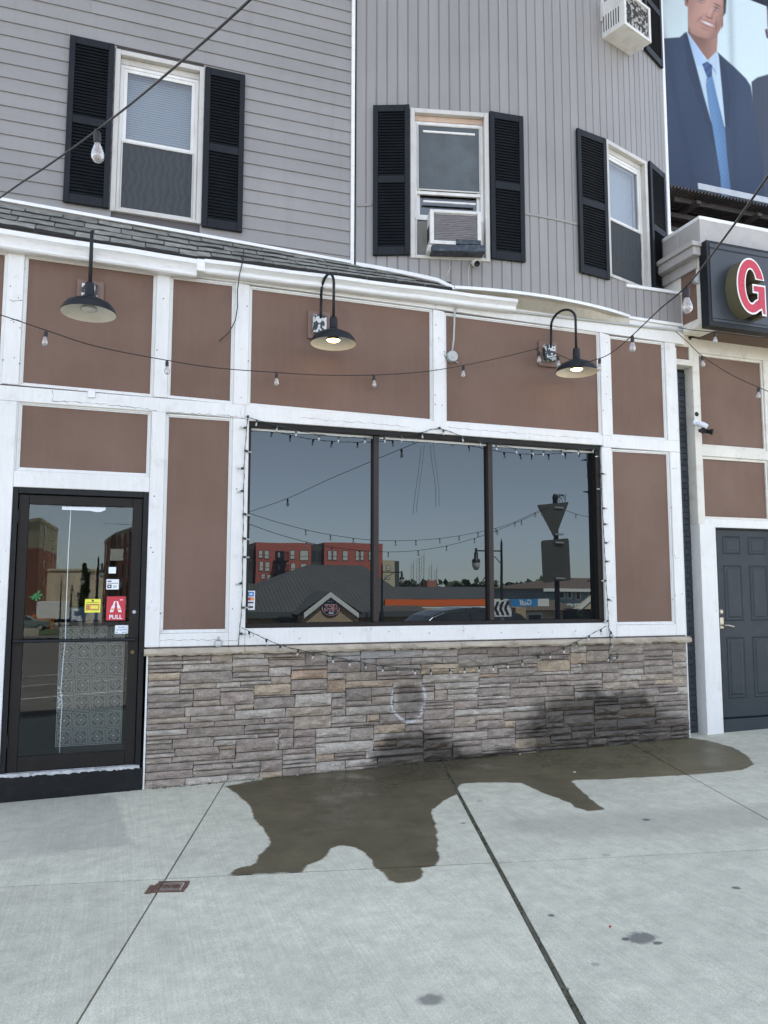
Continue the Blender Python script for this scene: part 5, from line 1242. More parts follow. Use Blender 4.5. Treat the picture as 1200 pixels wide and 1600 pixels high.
def flaky():
    t = NT('flaking_condenser'); f = t.ramp(t.noise(26, 3, 0.5), [(0.50, 0.0), (0.54, 1.0)])
    t.principled(t.mix(f, (0.055, 0.055, 0.055), (0.58, 0.58, 0.58)), 0.6); return t.mat
M['flaky'] = flaky()
def onplane(px, py, F_, v):
    O, t_, n_ = F_; d = ray(px, py); k = ((O+n_*v)-CAM).dot(n_)/d.dot(n_); q = CAM+d*k; return (q-O).dot(t_), q.z
va = 0.27; bl, br, tr_ = onplane(974,38,F4,va), onplane(1016,69,F4,va), onplane(1020,22,F4,va)
ac('white air conditioner with flaking dark fins jutting from the top floor window', F4, (bl[0]+br[0])/2, (bl[1]+br[1])/2-F4[0].z, br[0]-bl[0], tr_[1]-br[1]+.02, va, M['flaky'], 12)
mb = MB(F4); mb.box(a, a+.12, -.05, -.03, .04, .42); mb.build('filler_panel', M['accord'], win)

# ---- cameras
def bullet(label, p, d, l=.10, r=.028):
    p, d = Vector(p), Vector(d).normalized()
    g = thing('security_camera', label, 'security camera', tuple(p))
    mb = MB(); mb.lathe([(0.0,-l*.55),(r*.9,-l*.5),(r,-l*.3),(r,l*.5),(r*.92,l*.54)], p, 20, axis=d); M.setdefault('camw', flat('cream_plastic', (0.62, 0.60, 0.52), 0.4)); mb.build('body', M['camw'], g, autos=R(40))
    mb = MB(); mb.lathe([(r*.93,l*.5),(r*.75,l*.49),(r*.6,l*.44),(0,l*.43)], p, 20, axis=d); mb.build('lens', M['blackp'], g, smooth=True)
    return g
th, z = atbow(739, 417); p = bowp(th, 0.085, z)
g = bullet('small cream security camera hanging below the centre window sill', p, (-.15, -1, -.55), .11, .033)
mb = MB(); q = bowp(th, .012, z+.03); mb.tube([tuple(q), tuple(bowp(th, .05, z+.035)), tuple(p)], .012, 10); mb.lathe([(0,.0),(.028,0),(.028,.014),(0,.016)], q, 16, axis=(0,-1,0)); mb.build('mount', M['camw'], g)
def wire(name, label, pts, r=.003, m='cord', cat='cable', n=6, group=None):
    mb = MB(); mb.tube(pts, r, n); return tag(mb.build(name, M[m], None, smooth=True), label, cat, group)
wire('camera_cable', 'thin white cable dropping beside the cream camera to the flashing', [tuple(bowp(atbow(x, y)[0], .016, atbow(x, y)[1])) for x, y in ((735,408),(732,418),(731,432),(732,449))], .0035, 'casing')
wire('drain_cable', 'frayed pale wire dangling below the dark boards', [tuple(bowp(atbow(x, y)[0], .03, atbow(x, y)[1])) for x, y in ((703,406),(701,415),(703,420),(699,428),(697,437))], .003, 'casing')
# floodlight camera on the neighbour's pilaster
p = at(1092, 660, -0.01); q = at(1095, 667, -0.04)
fl = thing('floodlight_camera', 'white wall camera with two small black spotlights on the neighbouring pilaster', 'security camera', (p.x, .04, p.z))
mb = MB(); mb.lathe([(0,.0),(.033,0),(.033,.02),(.0,.022)], (p.x-.005, .044, p.z+.006), 18, axis=(0,-1,0)); mb.tube([(p.x-.005,.03,p.z),(p.x+.01,-.03,p.z-.03)], .022, 14); mb.lathe([(0,-.05),(.030,-.045),(.034,0),(.030,.045),(.0,.05)], (p.x+.03,-.04,p.z-.035), 18, axis=(.5,-.6,-.5)); mb.build('body', M['stk_white'], fl, autos=R(40))
for dx, dz, d in ((-.03,-.10,(-.3,-.9,-.2)), (.07,-.105,(.6,-.75,-.2))):
    c = (p.x+.02+dx, -.055, p.z+dz); mb = MB(); mb.lathe([(0,-.045),(.020,-.04),(.024,0),(.034,.04),(.030,.041),(0,.03)], c, 16, axis=d); mb.tube([(p.x+.025,-.045,p.z-.06), c], .012, 8); mb.build('spotlight', M['blackp'], fl, autos=R(40))
mb = MB(); c = at(1089, 647, .04); mb.lathe([(0,.008),(.022,.006),(.026,0)], (c.x, .044, c.z), 16, axis=(0,-1,0)); mb.build('cover_plate', M['blackp'], fl)

# ---- conduits and junction boxes
M['pvc'] = mat('grey_conduit', (0.40, 0.42, 0.41), 0.45, 0.08, 6, (0.25, 0.25, 0.24), 0.3, 12)
cj = at(708, 556, -.06)
cb = thing('junction_box', 'round grey junction box on a thin conduit between two brown panels', 'junction box', (cj.x, -.03, cj.z))
mb = MB(); mb.lathe([(0,.062),(.018,.062),(.020,.058),(.050,.058),(.054,.052),(.054,0)], (cj.x, -.001, cj.z), 26, axis=(0,-1,0)); mb.build('box', M['pvc'], cb, autos=R(30))
mb = MB(); pts = [(cj.x, -.04, cj.z+.05)]+[(at(x, y, -.045).x, -.045, at(x, y, -.045).z) for x, y in ((709,530),(710,505),(710,490),(713,481))]; mb.tube(pts, .009, 10); mb.build('conduit', M['pvc'], cb, smooth=True)
mb = MB(); mb.tube([(cj.x-.085,-.03,cj.z+.006),(cj.x-.05,-.03,cj.z+.004)], .012, 8); mb.tube([(cj.x+.04,-.02,cj.z-.04),(cj.x+.075,-.02,cj.z-.05)], .005, 6); mb.build('connector', M['metal'], cb)
c2_ = [at(x, y, FY-.03) for x, y in ((1091,434),)][0]
c2_ = Vector((5.685, -.27, at(1089, 436, -.27).z))
cb = thing('junction_box', 'round grey junction box on a bent conduit beside the shop sign box', 'junction box', (5.66, -.25, c2_.z))
mb = MB(); c0 = at(1089, 436, -.30); mb.lathe([(0,.062),(.045,.062),(.050,.055),(.050,0)], (c0.x+.02, -.27, c0.z), 24, axis=(-.35,-1,-.1)); mb.build('box', M['pvc'], cb, autos=R(30))
mb = MB(); pts = [tuple(at(x, y, Y)) for x, y, Y in ((1091,446,-.29),(1093,460,-.27),(1094,485,-.24),(1091,500,-.20),(1083,509,-.14),(1070,514,-.07),(1058,516,-.05),(1020,512,-.05),(960,505,-.05),(900,498,-.05),(800,487,-.05),(760,483,-.05))]; mb.tube(pts, .011, 10); mb.build('conduit', M['pvc'], cb, smooth=True)
mb = MB(); p = at(1068, 518, -.07); mb.tube([(p.x,p.y,p.z),(p.x+.10,p.y-.10,p.z+.035)], .028, 12); mb.build('conduit_elbow', M['cream'], cb, smooth=True)

# ---- iron ring, loose cable, gas cover, litter
p = at(341, 1004, -.045)
rg = thing('iron_ring', 'small metal ring hanging from a hook above the stone ledge', 'ring', (p.x, -.04, p.z+.02))
mb = MB(); mb.tube([(p.x+.030*math.sin(a), -.052, p.z-.004+.030*math.cos(a)) for a in np.linspace(0, 2*math.pi, 22)], .0045, 8, caps=False); mb.build('ring', M['metal'], rg, smooth=True)
mb = MB(); mb.tube([(p.x,-.03,p.z+.045),(p.x,-.05,p.z+.044),(p.x,-.058,p.z+.030),(p.x,-.050,p.z+.020)], .005, 8); mb.build('hook', M['metal'], rg, smooth=True)
wire('loose_cable', 'black loose cable drooping from the shingles over a narrow panel', [tuple(at(x, y, Y)) for x, y, Y in ((381,388,-.10),(380,405,-.17),(374,430,-.17),(371,455,-.10),(371,480,-.06),(368,500,-.06),(359,518,-.05),(346,530,-.04),(342,533,-.04))], .0045)
wire('door_cord', 'white pull cord hanging knotted inside the glass door', [tuple(at(x, y, .10)) for x, y in ((111,775),(110,810),(107,860),(105,910),(103,960),(102,1000),(98,1040),(95,1080),(97,1100),(95,1130),(93,1176))], .0035, 'stk_white', 'cord')
mb = MB(); r2 = random.Random(8)
for k in range(7):
    c = at(94+r2.uniform(-2,4), 1076+k*5, .10); mb.tube([(c.x-.012,.095,c.z+r2.uniform(-.02,.02)),(c.x+r2.uniform(-.01,.01),.09,c.z),(c.x+.012,.095,c.z+r2.uniform(-.02,.02))], .0035, 6)
o = mb.build('cord_knot', M['stk_white'], bpy.data.objects['door_cord'])
for k, pts in enumerate((((663,695),(661,715),(658,740),(653,775),(650,802)), ((677,692),(679,715),(683,740),(686,765),(686,790)))):
    wire('dangling_wire', ('longer bent' if k == 0 else 'shorter straight')+' thin black wire dangling before the middle window pane', [tuple(at(x, y, .03)) for x, y in pts], .0018, 'cord', 'wire', 5)
g0 = [gpt(x, y) for x, y in ((247,1378),(296,1377),(287,1394),(240,1395))]
gcx_, gcy_ = sum(q[0] for q in g0)/4, sum(q[1] for q in g0)/4; zt = tilt(gcx_)
M['rust'] = mat('rusty_cast_iron', (0.115, 0.062, 0.042), 0.8, 0.35, 22, (0.17, 0.13, 0.11), 0.6, 30, bump=0.6, bscale=120)
M['rustl'] = mat('worn_cast_iron', (0.20, 0.165, 0.14), 0.7, 0.3, 25, (0.10, 0.055, 0.04), 0.6, 20, bump=0.5, bscale=120)
gcv = thing('gas_cover', 'rusty rectangular gas cover set in the pavement joint, lettered GAS', 'utility cover', (gcx_, gcy_, zt))
e1 = (Vector(g0[1])-Vector(g0[0])); w_ = e1.length; e1 = Vector((*e1.normalized(), 0)); e2 = Vector((-e1.y, e1.x, 0)); h_ = 0.155
O = Vector((gcx_, gcy_, zt))
def gq(u0, u1, v0, v1, z0, z1, m, name, b=.002):
    mb = MB(); P_ = lambda u, v, z: tuple(O+e1*u+e2*v+Vector((0,0,z)))
    mb.hexa([P_(u0,v0,z0),P_(u1,v0,z0),P_(u1,v1,z0),P_(u0,v1,z0),P_(u0,v0,z1),P_(u1,v0,z1),P_(u1,v1,z1),P_(u0,v1,z1)]); return mb.build(name, M[m], gcv, bevel=b)
a, c = w_*.5, h_*.5
gq(-a, a, c-.022, c, -.03, .004, 'rust', 'frame'); gq(-a, a, -c, -c+.022, -.03, .004, 'rust', 'frame'); gq(-a, -a+.026, -c+.0222, c-.0222, -.03, .004, 'rust', 'frame'); gq(a-.026, a, -c+.0222, c-.0222, -.03, .004, 'rust', 'frame')
gq(-a+.029, a-.029, -c+.025, c-.025, -.03, .002, 'rustl', 'lid'); gq(-a-.035, -a-.002, -c-.01, c*.3, -.03, .003, 'rust', 'patch')
mb = MB(); text_mb(mb, 'GAS', O+Vector((0,0,.0045)), -e1, -e2, .052, 0.0, 0, bold=.002, depth=.002); mb.build('letters', M['rust'], gcv)
mb = MB()
for sgn in (-1, 1):
    for k in range(5): u = sgn*(.07+.0); mb.tube([tuple(O+e1*(sgn*.078)+e2*(-.03+.015*k)+Vector((0,0,.003))), tuple(O+e1*(sgn*.090)+e2*(-.024+.015*k)+Vector((0,0,.003)))], .003, 6)
mb.build('ribs', M['rust'], gcv)
r2 = random.Random(14)
M['leafm'] = flat('pale_litter', (0.62, 0.60, 0.54), 0.7); M['redl'] = flat('red_litter', (0.35, 0.03, 0.03), 0.5)
for lab, px, py, m, s in (('white paper scrap lying on the wet pavement', 898, 1207, 'leafm', .014), ('tiny red bottle cap on the dry pavement', 953, 1449, 'redl', .007), ('pale leaf bit below the middle of the stone wall', 813, 1179, 'leafm', .012), ('pale speck at the wet wall foot left of the moss joint', 465, 1212, 'leafm', .007)):
    gx0, gy0 = gpt(px, py); mb = MB(); z = tilt(gx0)
    n = 7; ring = [(gx0+s*math.cos(i*2*math.pi/n)*r2.uniform(.7,1.1), gy0+s*.8*math.sin(i*2*math.pi/n)*r2.uniform(.7,1.1), z+.002) for i in range(n)]
    mb.prism(ring, [(x, y, z_+.004+r2.uniform(0,.003)) for x, y, z_ in ring]); tag(mb.build('litter', M[m]), lab, 'litter')

# ---- string lights
def spline(pts, n=10):
    P_ = [Vector(p) for p in pts]; out = []
    for i in range(len(P_)-1):
        p0, p1, p2, p3 = P_[max(i-1,0)], P_[i], P_[i+1], P_[min(i+2,len(P_)-1)]
        for k in range(n):
            t = k/n; out.append(0.5*((2*p1)+(p2-p0)*t+(2*p0-5*p1+4*p2-p3)*t*t+(3*p1-p0-3*p2+p3)*t**3))
    out.append(P_[-1]); return out
def ed_bulb():
    k = MB(); k.lathe([(0.0125,0.0),(0.0135,-.004),(0.0135,-.034),(0.011,-.038)], (0,0,0), 10, close=True)
    k.tube([(-.009,0,.006),(.009,0,.006)], .006, 6)
    s = k.build('socket', M['cord']); sm = s.data; bpy.data.objects.remove(s)
    k = MB(); k.lathe([(0.010,-.036),(0.012,-.044),(0.019,-.062),(0.0225,-.078),(0.021,-.092),(0.013,-.103),(0.0,-.107)], (0,0,0), 14)
    s = k.build('bulb', M['bulb'], smooth=True); bm_ = s.data; bpy.data.objects.remove(s)
    k = MB()
    for i in range(4):
        an = i*math.pi/2; k.tube([(.003*math.cos(an),.003*math.sin(an),-.05),(.006*math.cos(an),.006*math.sin(an),-.085)], .0008, 4)
    k.tube([(0,0,-.036),(0,0,-.055)], .003, 5); s = k.build('filament', flat('amber_filament', (0.55, 0.30, 0.10), 0.4)); fm = s.data; bpy.data.objects.remove(s)
    return sm, bm_, fm
ES, EB, EF = ed_bulb()
def string(label, pts, bulbs, r=.0038, fil=True, sc_=1.0):
    ln = spline(pts); g = thing('string_light', label, 'string lights', tuple(ln[0]), 'cafe string lights across the front')
    mb = MB(); mb.tube(ln, r, 6); mb.build('cord', M['cord'], g, smooth=True)
    for b in bulbs:
        b = Vector(b); q = min(ln, key=lambda v: (v-b).length) if len(b) == 3 else b
        rot = (rng.uniform(-.06,.06), rng.uniform(-.09,.09), rng.uniform(0,3))
        s = place('socket', ES, g, q-Vector((0,0,.012)), (sc_,)*3, rot)
        o = bpy.data.objects.new('bulb', EB); col.objects.link(o); o.parent = s
        if fil: o = bpy.data.objects.new('filament', EF); col.objects.link(o); o.parent = s
    return g
def pd(lst): return [tuple(atd(x, y, d)) for x, y, d in lst]
front = [(-40,484,5.3),(0,492,5.42),(72,516,5.65),(150,541,5.86),(261,563,6.2),(340,575,6.44),(432,582,6.7),(500,586,6.9),(584,586,7.1),(660,581,7.25),(724,571,7.38),(790,557,7.5),(845,543,7.58)]
string('string of clear bulbs sagging along the brown panels between the lamps', pd(front), pd([(73,516,5.65),(261,563,6.2),(432,582,6.7),(585,586,7.1),(724,571,7.38)]))
dl = [(868,552,7.58),(905,566,7.35),(937,560,7.0),(960,548,6.2),(988,524,5.4),(1030,484,4.2),(1072,448,3.3),(1130,374,2.55),(1200,275,2.0),(1300,120,1.5),(1420,-120,1.1)]
sg_ = pd(dl); sg_ += [(0.7,-6.6,2.62),(-.3,-8.0,2.75)]
string('string of bulbs swinging out from the right lamp towards the viewer', sg_, pd([(937,560,7.0),(988,524,5.4),(1072,448,3.3)])+[(1.0,-6.0,2.6)])
near = pd([(-160,428,3.9),(0,309,3.2),(80,255,2.95),(152,203,2.7),(240,133,2.3),(390,0,1.75),(520,-140,1.4)])
string('nearest string light crossing the left shuttered window with one big bulb', near, pd([(152,203,2.7)]))
rt = [(868,552,7.58),(1050,516,8.0)]
e1_ = pd([(1056,518,8.0),(1076,536,7.95),(1097,556,7.9),(1140,584,7.8),(1185,605,7.7),(1250,632,7.6)])
string('short string of bulbs running down over the neighbouring brown panels', e1_, pd([(1097,556,7.9),(1187,606,7.7)]))
e2_ = pd([(1060,512,7.9),(1085,516,7.8),(1117,519,7.75),(1160,524,7.7),(1230,531,7.6)])
string('short string of bulbs under the neighbouring sign band', e2_, pd([(1117,519,7.75)]))
q = [tuple(at(x, y, -.11)) for x, y in ((838,546),(845,552),(850,560))]
string('two spare bulbs hanging either side of the right lamp mount', q+[tuple(at(872,556,-.11))], [tuple(at(846,543,-.11)), tuple(at(872,546,-.11))])

# mini lights clipped round the window
def mini():
    k = MB(); k.lathe([(0.006,0.0),(0.0075,-.003),(0.0075,-.020),(0.006,-.022)], (0,0,0), 8, close=True)
    s = k.build('mini_socket', M['green']); a = s.data; bpy.data.objects.remove(s)
    k = MB(); k.lathe([(0.0055,-.021),(0.0065,-.030),(0.0075,-.040),(0.0045,-.047),(0,-.049)], (0,0,0), 8); s = k.build('mini_bulb', M['bulb'], smooth=True); b = s.data; bpy.data.objects.remove(s); return a, b
MS, MBL = mini()
def dist_string(label, pts, step, tilt_fn, r=.0022):
    ln = spline(pts, 12); g = thing('fairy_light_string', label, 'fairy lights', tuple(ln[0]), 'fairy lights round the shop window')
    mb = MB(); mb.tube(ln, r, 5); mb.tube([p+Vector((.004*math.sin(i*.9), .003*math.cos(i*.9), .004*math.cos(i*1.3))) for i, p in enumerate(ln)], r*.8, 5); mb.build('cord', M['green'], g, smooth=True)
    acc, nxt, k = 0, step*.5, 0
    for i in range(len(ln)-1):
        acc += (ln[i+1]-ln[i]).length
        if acc > nxt:
            nxt += step*rng.uniform(.85, 1.15); s = place('mini_socket', MS, g, ln[i]-Vector((0,.004,0)), (1.25,)*3, tilt_fn(k)); k += 1
            o = bpy.data.objects.new('mini_bulb', MBL); col.objects.link(o); o.parent = s
    return g
WY = -.048
def wp(l): return [tuple(at(x, y, WY)) for x, y in l]
dist_string('fairy lights tacked along the head of the shop window', wp([(387,652),(430,664),(480,676),(540,683),(600,683),(650,678),(686,670),(730,684),(790,698),(850,704),(900,702),(936,699)]), .20, lambda k: (rng.uniform(-.2,.2), rng.uniform(-.3,.3), 0))
dist_string('fairy lights running down the left edge of the shop window', wp([(387,652),(383,700),(381,750),(380,820),(379,880),(378,940),(374,990),(372,1012)]), .20, lambda k: (0, rng.choice((1.4, -1.5))+rng.uniform(-.2,.2), 0))
dist_string('fairy lights running down the right edge of the shop window', wp([(936,699),(939,740),(941,790),(944,840),(946,890),(949,940),(951,975),(953,1000)]), .19, lambda k: (0, rng.choice((1.4, -1.5))+rng.uniform(-.2,.2), 0))
def wp2(l): return [tuple(at(x, y, -.11)) for x, y in l]
dist_string('fairy lights drooping in a long swag across the stone veneer', wp2([(378,981),(410,996),(445,1010),(500,1022),(560,1034),(620,1043),(690,1045),(760,1040),(820,1030),(870,1016),(910,998),(948,978)]), .155, lambda k: (rng.uniform(-.2,.2), rng.uniform(-.3,.3), 0))
dist_string('loose loop of fairy light cord hanging at the window corner', wp2([(950,978),(954,990),(953,1005),(951,1020),(956,1032),(963,1030),(965,1022),(958,1016)]), .12, lambda k: (0, rng.uniform(-1.4,1.4), 0))
# insulating hook knobs the cords hang from
for lab, x, y in (('dark hook holding the fairy lights at the upper left window corner', 387, 651), ('dark hook holding the fairy lights above the middle pane', 686, 669), ('dark hook holding the fairy lights at the upper right window corner', 936, 697)):
    p = at(x, y, -.04); mb = MB(); mb.lathe([(0,.03),(.010,.028),(.012,.012),(.006,.0)], (p.x, -.033, p.z), 12, axis=(0,-1,0)); tag(mb.build('cord_hook', M['green']), lab, 'hook')

# ---- inside the glass door: a counter clad in pressed tin tiles
ct = thing('tin_clad_counter', 'counter clad in pressed tin tiles seen through the glass door', 'counter', (-0.1, 1.0, 0.17))
CYd = 0.95; a = at(93, 985, CYd); b = at(196, 985, CYd); zt_, zb_ = at(120, 978, CYd).z, 0.172
M['tin'] = mat('aged_tin_plate', (0.80, 0.80, 0.74), 0.45, 0.12, 8, (0.4, 0.38, 0.33), 0.4, 6)
M['ctop'] = flat('black_counter_top', (0.015, 0.015, 0.016), 0.3)
mb = MB(); mb.box(a.x, b.x, CYd+.006, CYd+.5, zb_, zt_); mb.build('counter_body', M['ctop'], ct)
mb = MB(); mb.box(a.x-.04, b.x+.04, CYd-.05, CYd+.53, zt_+.0005, zt_+.04); mb.build('counter_top', M['ctop'], ct, bevel=.004)
def tin_tile():
    k = MB(); n = 0.5
    def bar(p, q, w_, o_):
        p, q = Vector(p), Vector(q); d = (q-p).normalized(); s = Vector((-d.y, d.x))*w_
        k.hexa([(p.x-s.x,0,p.y-s.y),(q.x-s.x,0,q.y-s.y),(q.x+s.x,0,q.y+s.y),(p.x+s.x,0,p.y+s.y),(p.x-s.x*.5,-o_,p.y-s.y*.5),(q.x-s.x*.5,-o_,q.y-s.y*.5),(q.x+s.x*.5,-o_,q.y+s.y*.5),(p.x+s.x*.5,-o_,p.y+s.y*.5)])
    k.cur = 1; k.box(-.5,.5,-.004,.0,-.5,.5); k.cur = 0; k.hexa([(-.12,0,0),(0,0,-.12),(.12,0,0),(0,0,.12),(-.06,-.05,0),(0,-.05,-.06),(.06,-.05,0),(0,-.05,.06)])
    for h_, o_ in ((.47,.05),(.38,.04)):
        c = [(-h_,-h_),(h_,-h_),(h_,h_),(-h_,h_)]
        for i in range(4): bar(c[i], c[(i+1)%4], .022, o_)
    for h_ in (.34,.22):
        c = [(0,-h_),(h_,0),(0,h_),(-h_,0)]
        for i in range(4): bar(c[i], c[(i+1)%4], .020, .05)
    for sx in (-1, 1):
        for sz in (-1, 1): bar((sx*.36,sz*.20),(sx*.20,sz*.36), .018, .04)
    s = k.build('tin_tile', [M['tin'], M['tindark']]); me = s.data; bpy.data.objects.remove(s); return me
M['tindark'] = mat('dark_tin_recess', (0.13, 0.13, 0.115), 0.5, 0.3, 9)
TT = tin_tile(); nx3 = 4; tw = (b.x-a.x)/nx3; th_ = (zt_-zb_)/7
for j in range(7):
    for i in range(nx3): place('tin_tile', TT, ct, (a.x+tw*(i+.5), CYd+.004, zb_+th_*(j+.5)), (tw*.98, .16, th_*.98))
q = at(133, 960, CYd+.1); mb = MB(); mb.box(q.x-.13, q.x+.15, CYd+.05, CYd+.3, zt_+.041, zt_+.17); M['bluebox'] = mat('dark_blue_box', (0.03, 0.09, 0.17), 0.5); 
bx_ = mb.build('storage_box', M['bluebox'], bevel=.006); tag(bx_, 'blue box standing on the tin clad counter inside the door', 'box')
# ================================================================== across the street: what the shop glass mirrors
def frect(x0, y0, x1, y1, Y):
    a, b = refl(x0, y0, Y), refl(x1, y1, Y); return min(a.x,b.x), max(a.x,b.x), min(a.z,b.z), max(a.z,b.z), a.y
M['redwall'] = mat('red_cladding', (0.40, 0.105, 0.080), 0.7, 0.08, .4); M['greywall'] = mat('dark_grey_cladding', (0.060, 0.068, 0.070), 0.7, 0.1, .5)
M['tanbrick'] = mat('tan_brick', (0.40, 0.29, 0.185), 0.8, 0.12, 2); M['beige'] = mat('beige_wall', (0.58, 0.50, 0.37), 0.8, 0.12, .3, (0.25, 0.2, 0.15), 0.4, .8)
M['brickred'] = mat('red_brick_wall', (0.36, 0.145, 0.095), 0.8, 0.15, 1.2); M['stucco'] = mat('yellow_grey_stucco', (0.50, 0.44, 0.30), 0.8, 0.1, .6)
M['bluewall'] = mat('blue_grey_clapboard', (0.27, 0.35, 0.39), 0.7, 0.08, 1); M['shing'] = mat('brown_shingle_roof', (0.115, 0.085, 0.068), 0.9, 0.15, 2)
M['farwin'] = flat('far_window_blind', (0.52, 0.54, 0.50), 0.3); M['fardark'] = flat('far_window_dark', (0.03, 0.035, 0.04), 0.15); M['trimw'] = flat('white_exterior_trim', (0.66, 0.66, 0.63), 0.6)
def seamroof():
    t = NT('dark_standing_seam_roof'); w = t.n('TexWave', wave_type='BANDS', bands_direction='X'); w.inputs['Scale'].default_value = 1.1; t.l(t.pos(), w.inputs['Vector'])
    s = t.ramp(w.outputs[0], [(0.80, 0.0), (0.95, 1.0)])
    t.principled(t.mix(s, t.mix(t.ramp(t.noise(.5, 4), [(0.3, 0.0), (0.7, 1.0)]), (0.070, 0.070, 0.070), (0.090, 0.090, 0.088)), (0.045, 0.045, 0.047)), 0.55, s, 0.4, 0.05); return t.mat
M['seamroof'] = seamroof()
def base(x, y): return gz(x, y)-0.3
def slabbox(par, name, x0, x1, ynear, depth, z0, z1, m):
    mb = MB(); mb.box(x0, x1, ynear-depth, ynear, z0, z1); return mb.build(name, M[m], par)
def win_px(par, rects, Y, m='farwin', off=0.06, wallm=None):
    for r_ in rects:
        x0, x1, z0, z1, y = frect(*r_, Y); f = MB(); f.box(x0-.06, x1+.06, y-.05, y+off-.02, z0-.06, z1+.06); w = f.build('window', M['fardark'], par)
        p = MB(); zm = z0+(z1-z0)*.42; p.box(x0, x1, y-.04, y+off, zm+.03, z1); p.box(x0, x1, y-.04, y+off-.01, z0, zm-.03); p.build('pane', M[m], w)
# ---- sandwich shop with a hipped metal roof and a gabled entrance
Y = 46; sh_ = thing('sandwich_shop', 'tan brick shop under a dark hipped metal roof with a white edged gable', 'building', tuple(refl(520, 960, Y)))
e0, e1_, r0, r1 = refl(330, 958, Y), refl(668, 956, Y), refl(482, 882, Y+9), refl(566, 882, Y+9); yb = e0.y-18; ez = e0.z
bs = base(e0.x, e0.y); slabbox(sh_, 'wall', e0.x+.6, e1_.x-.6, e0.y-.6, 17, bs, ez-.02, 'tanbrick')
mb = MB(); c = [(e0.x,e0.y,ez),(e1_.x,e1_.y,ez),(e1_.x,yb,ez),(e0.x,yb,ez)]; rd = [(r0.x,r0.y,r0.z),(r1.x,r1.y,r0.z)]
mb.add(c+rd, [(0,1,5,4),(1,2,5),(2,3,4,5),(3,0,4),(3,2,1,0)]); mb.build('roof', M['seamroof'], sh_)
mb = MB(); mb.box(e0.x, e1_.x, e0.y-.02, e0.y+.10, ez-.38, ez+.02); mb.build('roof_fascia', M['greywall'], sh_)
lw = refl(300, 903, Y+4); mb = MB(); a = refl(440, 912, Y+4); b = refl(250, 896, Y+4)
mb.add([(b.x,b.y,ez),(a.x,a.y,ez),(a.x,a.y-12,ez),(b.x,b.y-12,ez),(b.x,b.y-5,b.z),(a.x-1,a.y-5,a.z)], [(0,1,5,4),(1,2,5),(2,3,4,5),(3,0,4)]); mb.build('roof', M['seamroof'], sh_)
g0, g1, gp_ = refl(475.5, 958, Y-2), refl(560.5, 957, Y-2), refl(517, 926.5, Y-2); gy = g0.y
mb = MB(); mb.prism([(g0.x,gy-.25,g0.z-3),(g1.x,gy-.25,g0.z-3),(g1.x,gy-.25,g0.z),(gp_.x,gy-.25,gp_.z),(g0.x,gy-.25,g0.z)], [(g0.x,gy-5,g0.z-3),(g1.x,gy-5,g0.z-3),(g1.x,gy-5,g0.z),(gp_.x,gy-5,gp_.z),(g0.x,gy-5,g0.z)])
gb = mb.build('gable', M['tanbrick'], sh_)
for s, e in ((g0, gp_), (g1, gp_)):
    mb = MB(); dx = 0.0; mb.hexa([(s.x+dx,gy,s.z-.35),(e.x,gy,e.z-.30),(e.x,gy-.3,e.z-.30),(s.x+dx,gy-.3,s.z-.35),(s.x+dx,gy,s.z-.02),(e.x,gy,e.z+.05),(e.x,gy-.3,e.z+.05),(s.x+dx,gy-.3,s.z-.02)]); mb.build('bargeboard', M['trimw'], gb)
mb = MB(); mb.add([(g0.x-.4,gy-.1,g0.z-.1),(gp_.x,gy-.1,gp_.z+.06),(gp_.x,gy-9,gp_.z+.06),(g0.x-.4,gy-9,g0.z-.1),(g1.x+.4,gy-.1,g1.z-.1),(g1.x+.4,gy-9,g1.z-.1)], [(0,1,2,3),(1,4,5,2)]); mb.build('gable_roof', M['seamroof'], gb)
lc = refl(518, 949, Y-2); rx = abs(refl(533, 949, Y-2).x-lc.x); rz = refl(518, 935.5, Y-2).z-lc.z
M['sgnavy'] = flat('navy_sign_face', (0.03, 0.03, 0.075), 0.4); M['sgred'] = flat('red_sign_print', (0.50, 0.03, 0.04), 0.4)
mb = MB()
def ell(k, y, m): mb.prism([(lc.x+rx*k*math.cos(i*math.pi/20), y, lc.z+rz*k*math.sin(i*math.pi/20)) for i in range(40)], [(lc.x+rx*k*math.cos(i*math.pi/20), y-.04, lc.z+rz*k*math.sin(i*math.pi/20)) for i in range(40)], m)
ell(1.0, gy-.16, 2); ell(.95, gy-.15, 1); ell(.90, gy-.14, 0)
u_, v_ = Vector((-1,0,0)), Vector((0,0,1)); yy_ = gy-.13
text_mb(mb, "Jersey", (lc.x, yy_, lc.z+rz*.20), u_, v_, rz*.66, 0.01, 1, bold=.02); text_mb(mb, "Mike's", (lc.x, yy_, lc.z-rz*.26), u_, v_, rz*.66, 0.01, 1, bold=.02)
text_mb(mb, "Jersey", (lc.x, yy_, lc.z+rz*.20), u_, v_, rz*.66, 0.03, 2); text_mb(mb, "Mike's", (lc.x, yy_, lc.z-rz*.26), u_, v_, rz*.66, 0.03, 2)
text_mb(mb, "SUBS", (lc.x, yy_, lc.z-rz*.68), u_, v_, rz*.26, 0.02, 1, bold=.01); text_mb(mb, "SINCE 1956", (lc.x, yy_, lc.z+rz*.66), u_, v_, rz*.18, 0.02, 1)
mb.build('round_sign', [M['sgnavy'], M['stk_white'], M['sgred']], gb)
x0, x1, z0, z1, y = frect(486, 972, 545, 979, Y-2.2); slabbox(sh_, 'awning', x0, x1, y+.6, 1.2, z0, z1, 'fardark')
x0, x1, z0, z1, y = frect(437, 968, 447, 976, Y+.4); mb = MB(); mb.box(x0, x1, y, y+.5, z0, z1); mb.box(x0-.2, x1+.2, y-.02, y+.6, z1, z1+.2); mb.build('wall_lantern', M['blackm'], sh_)

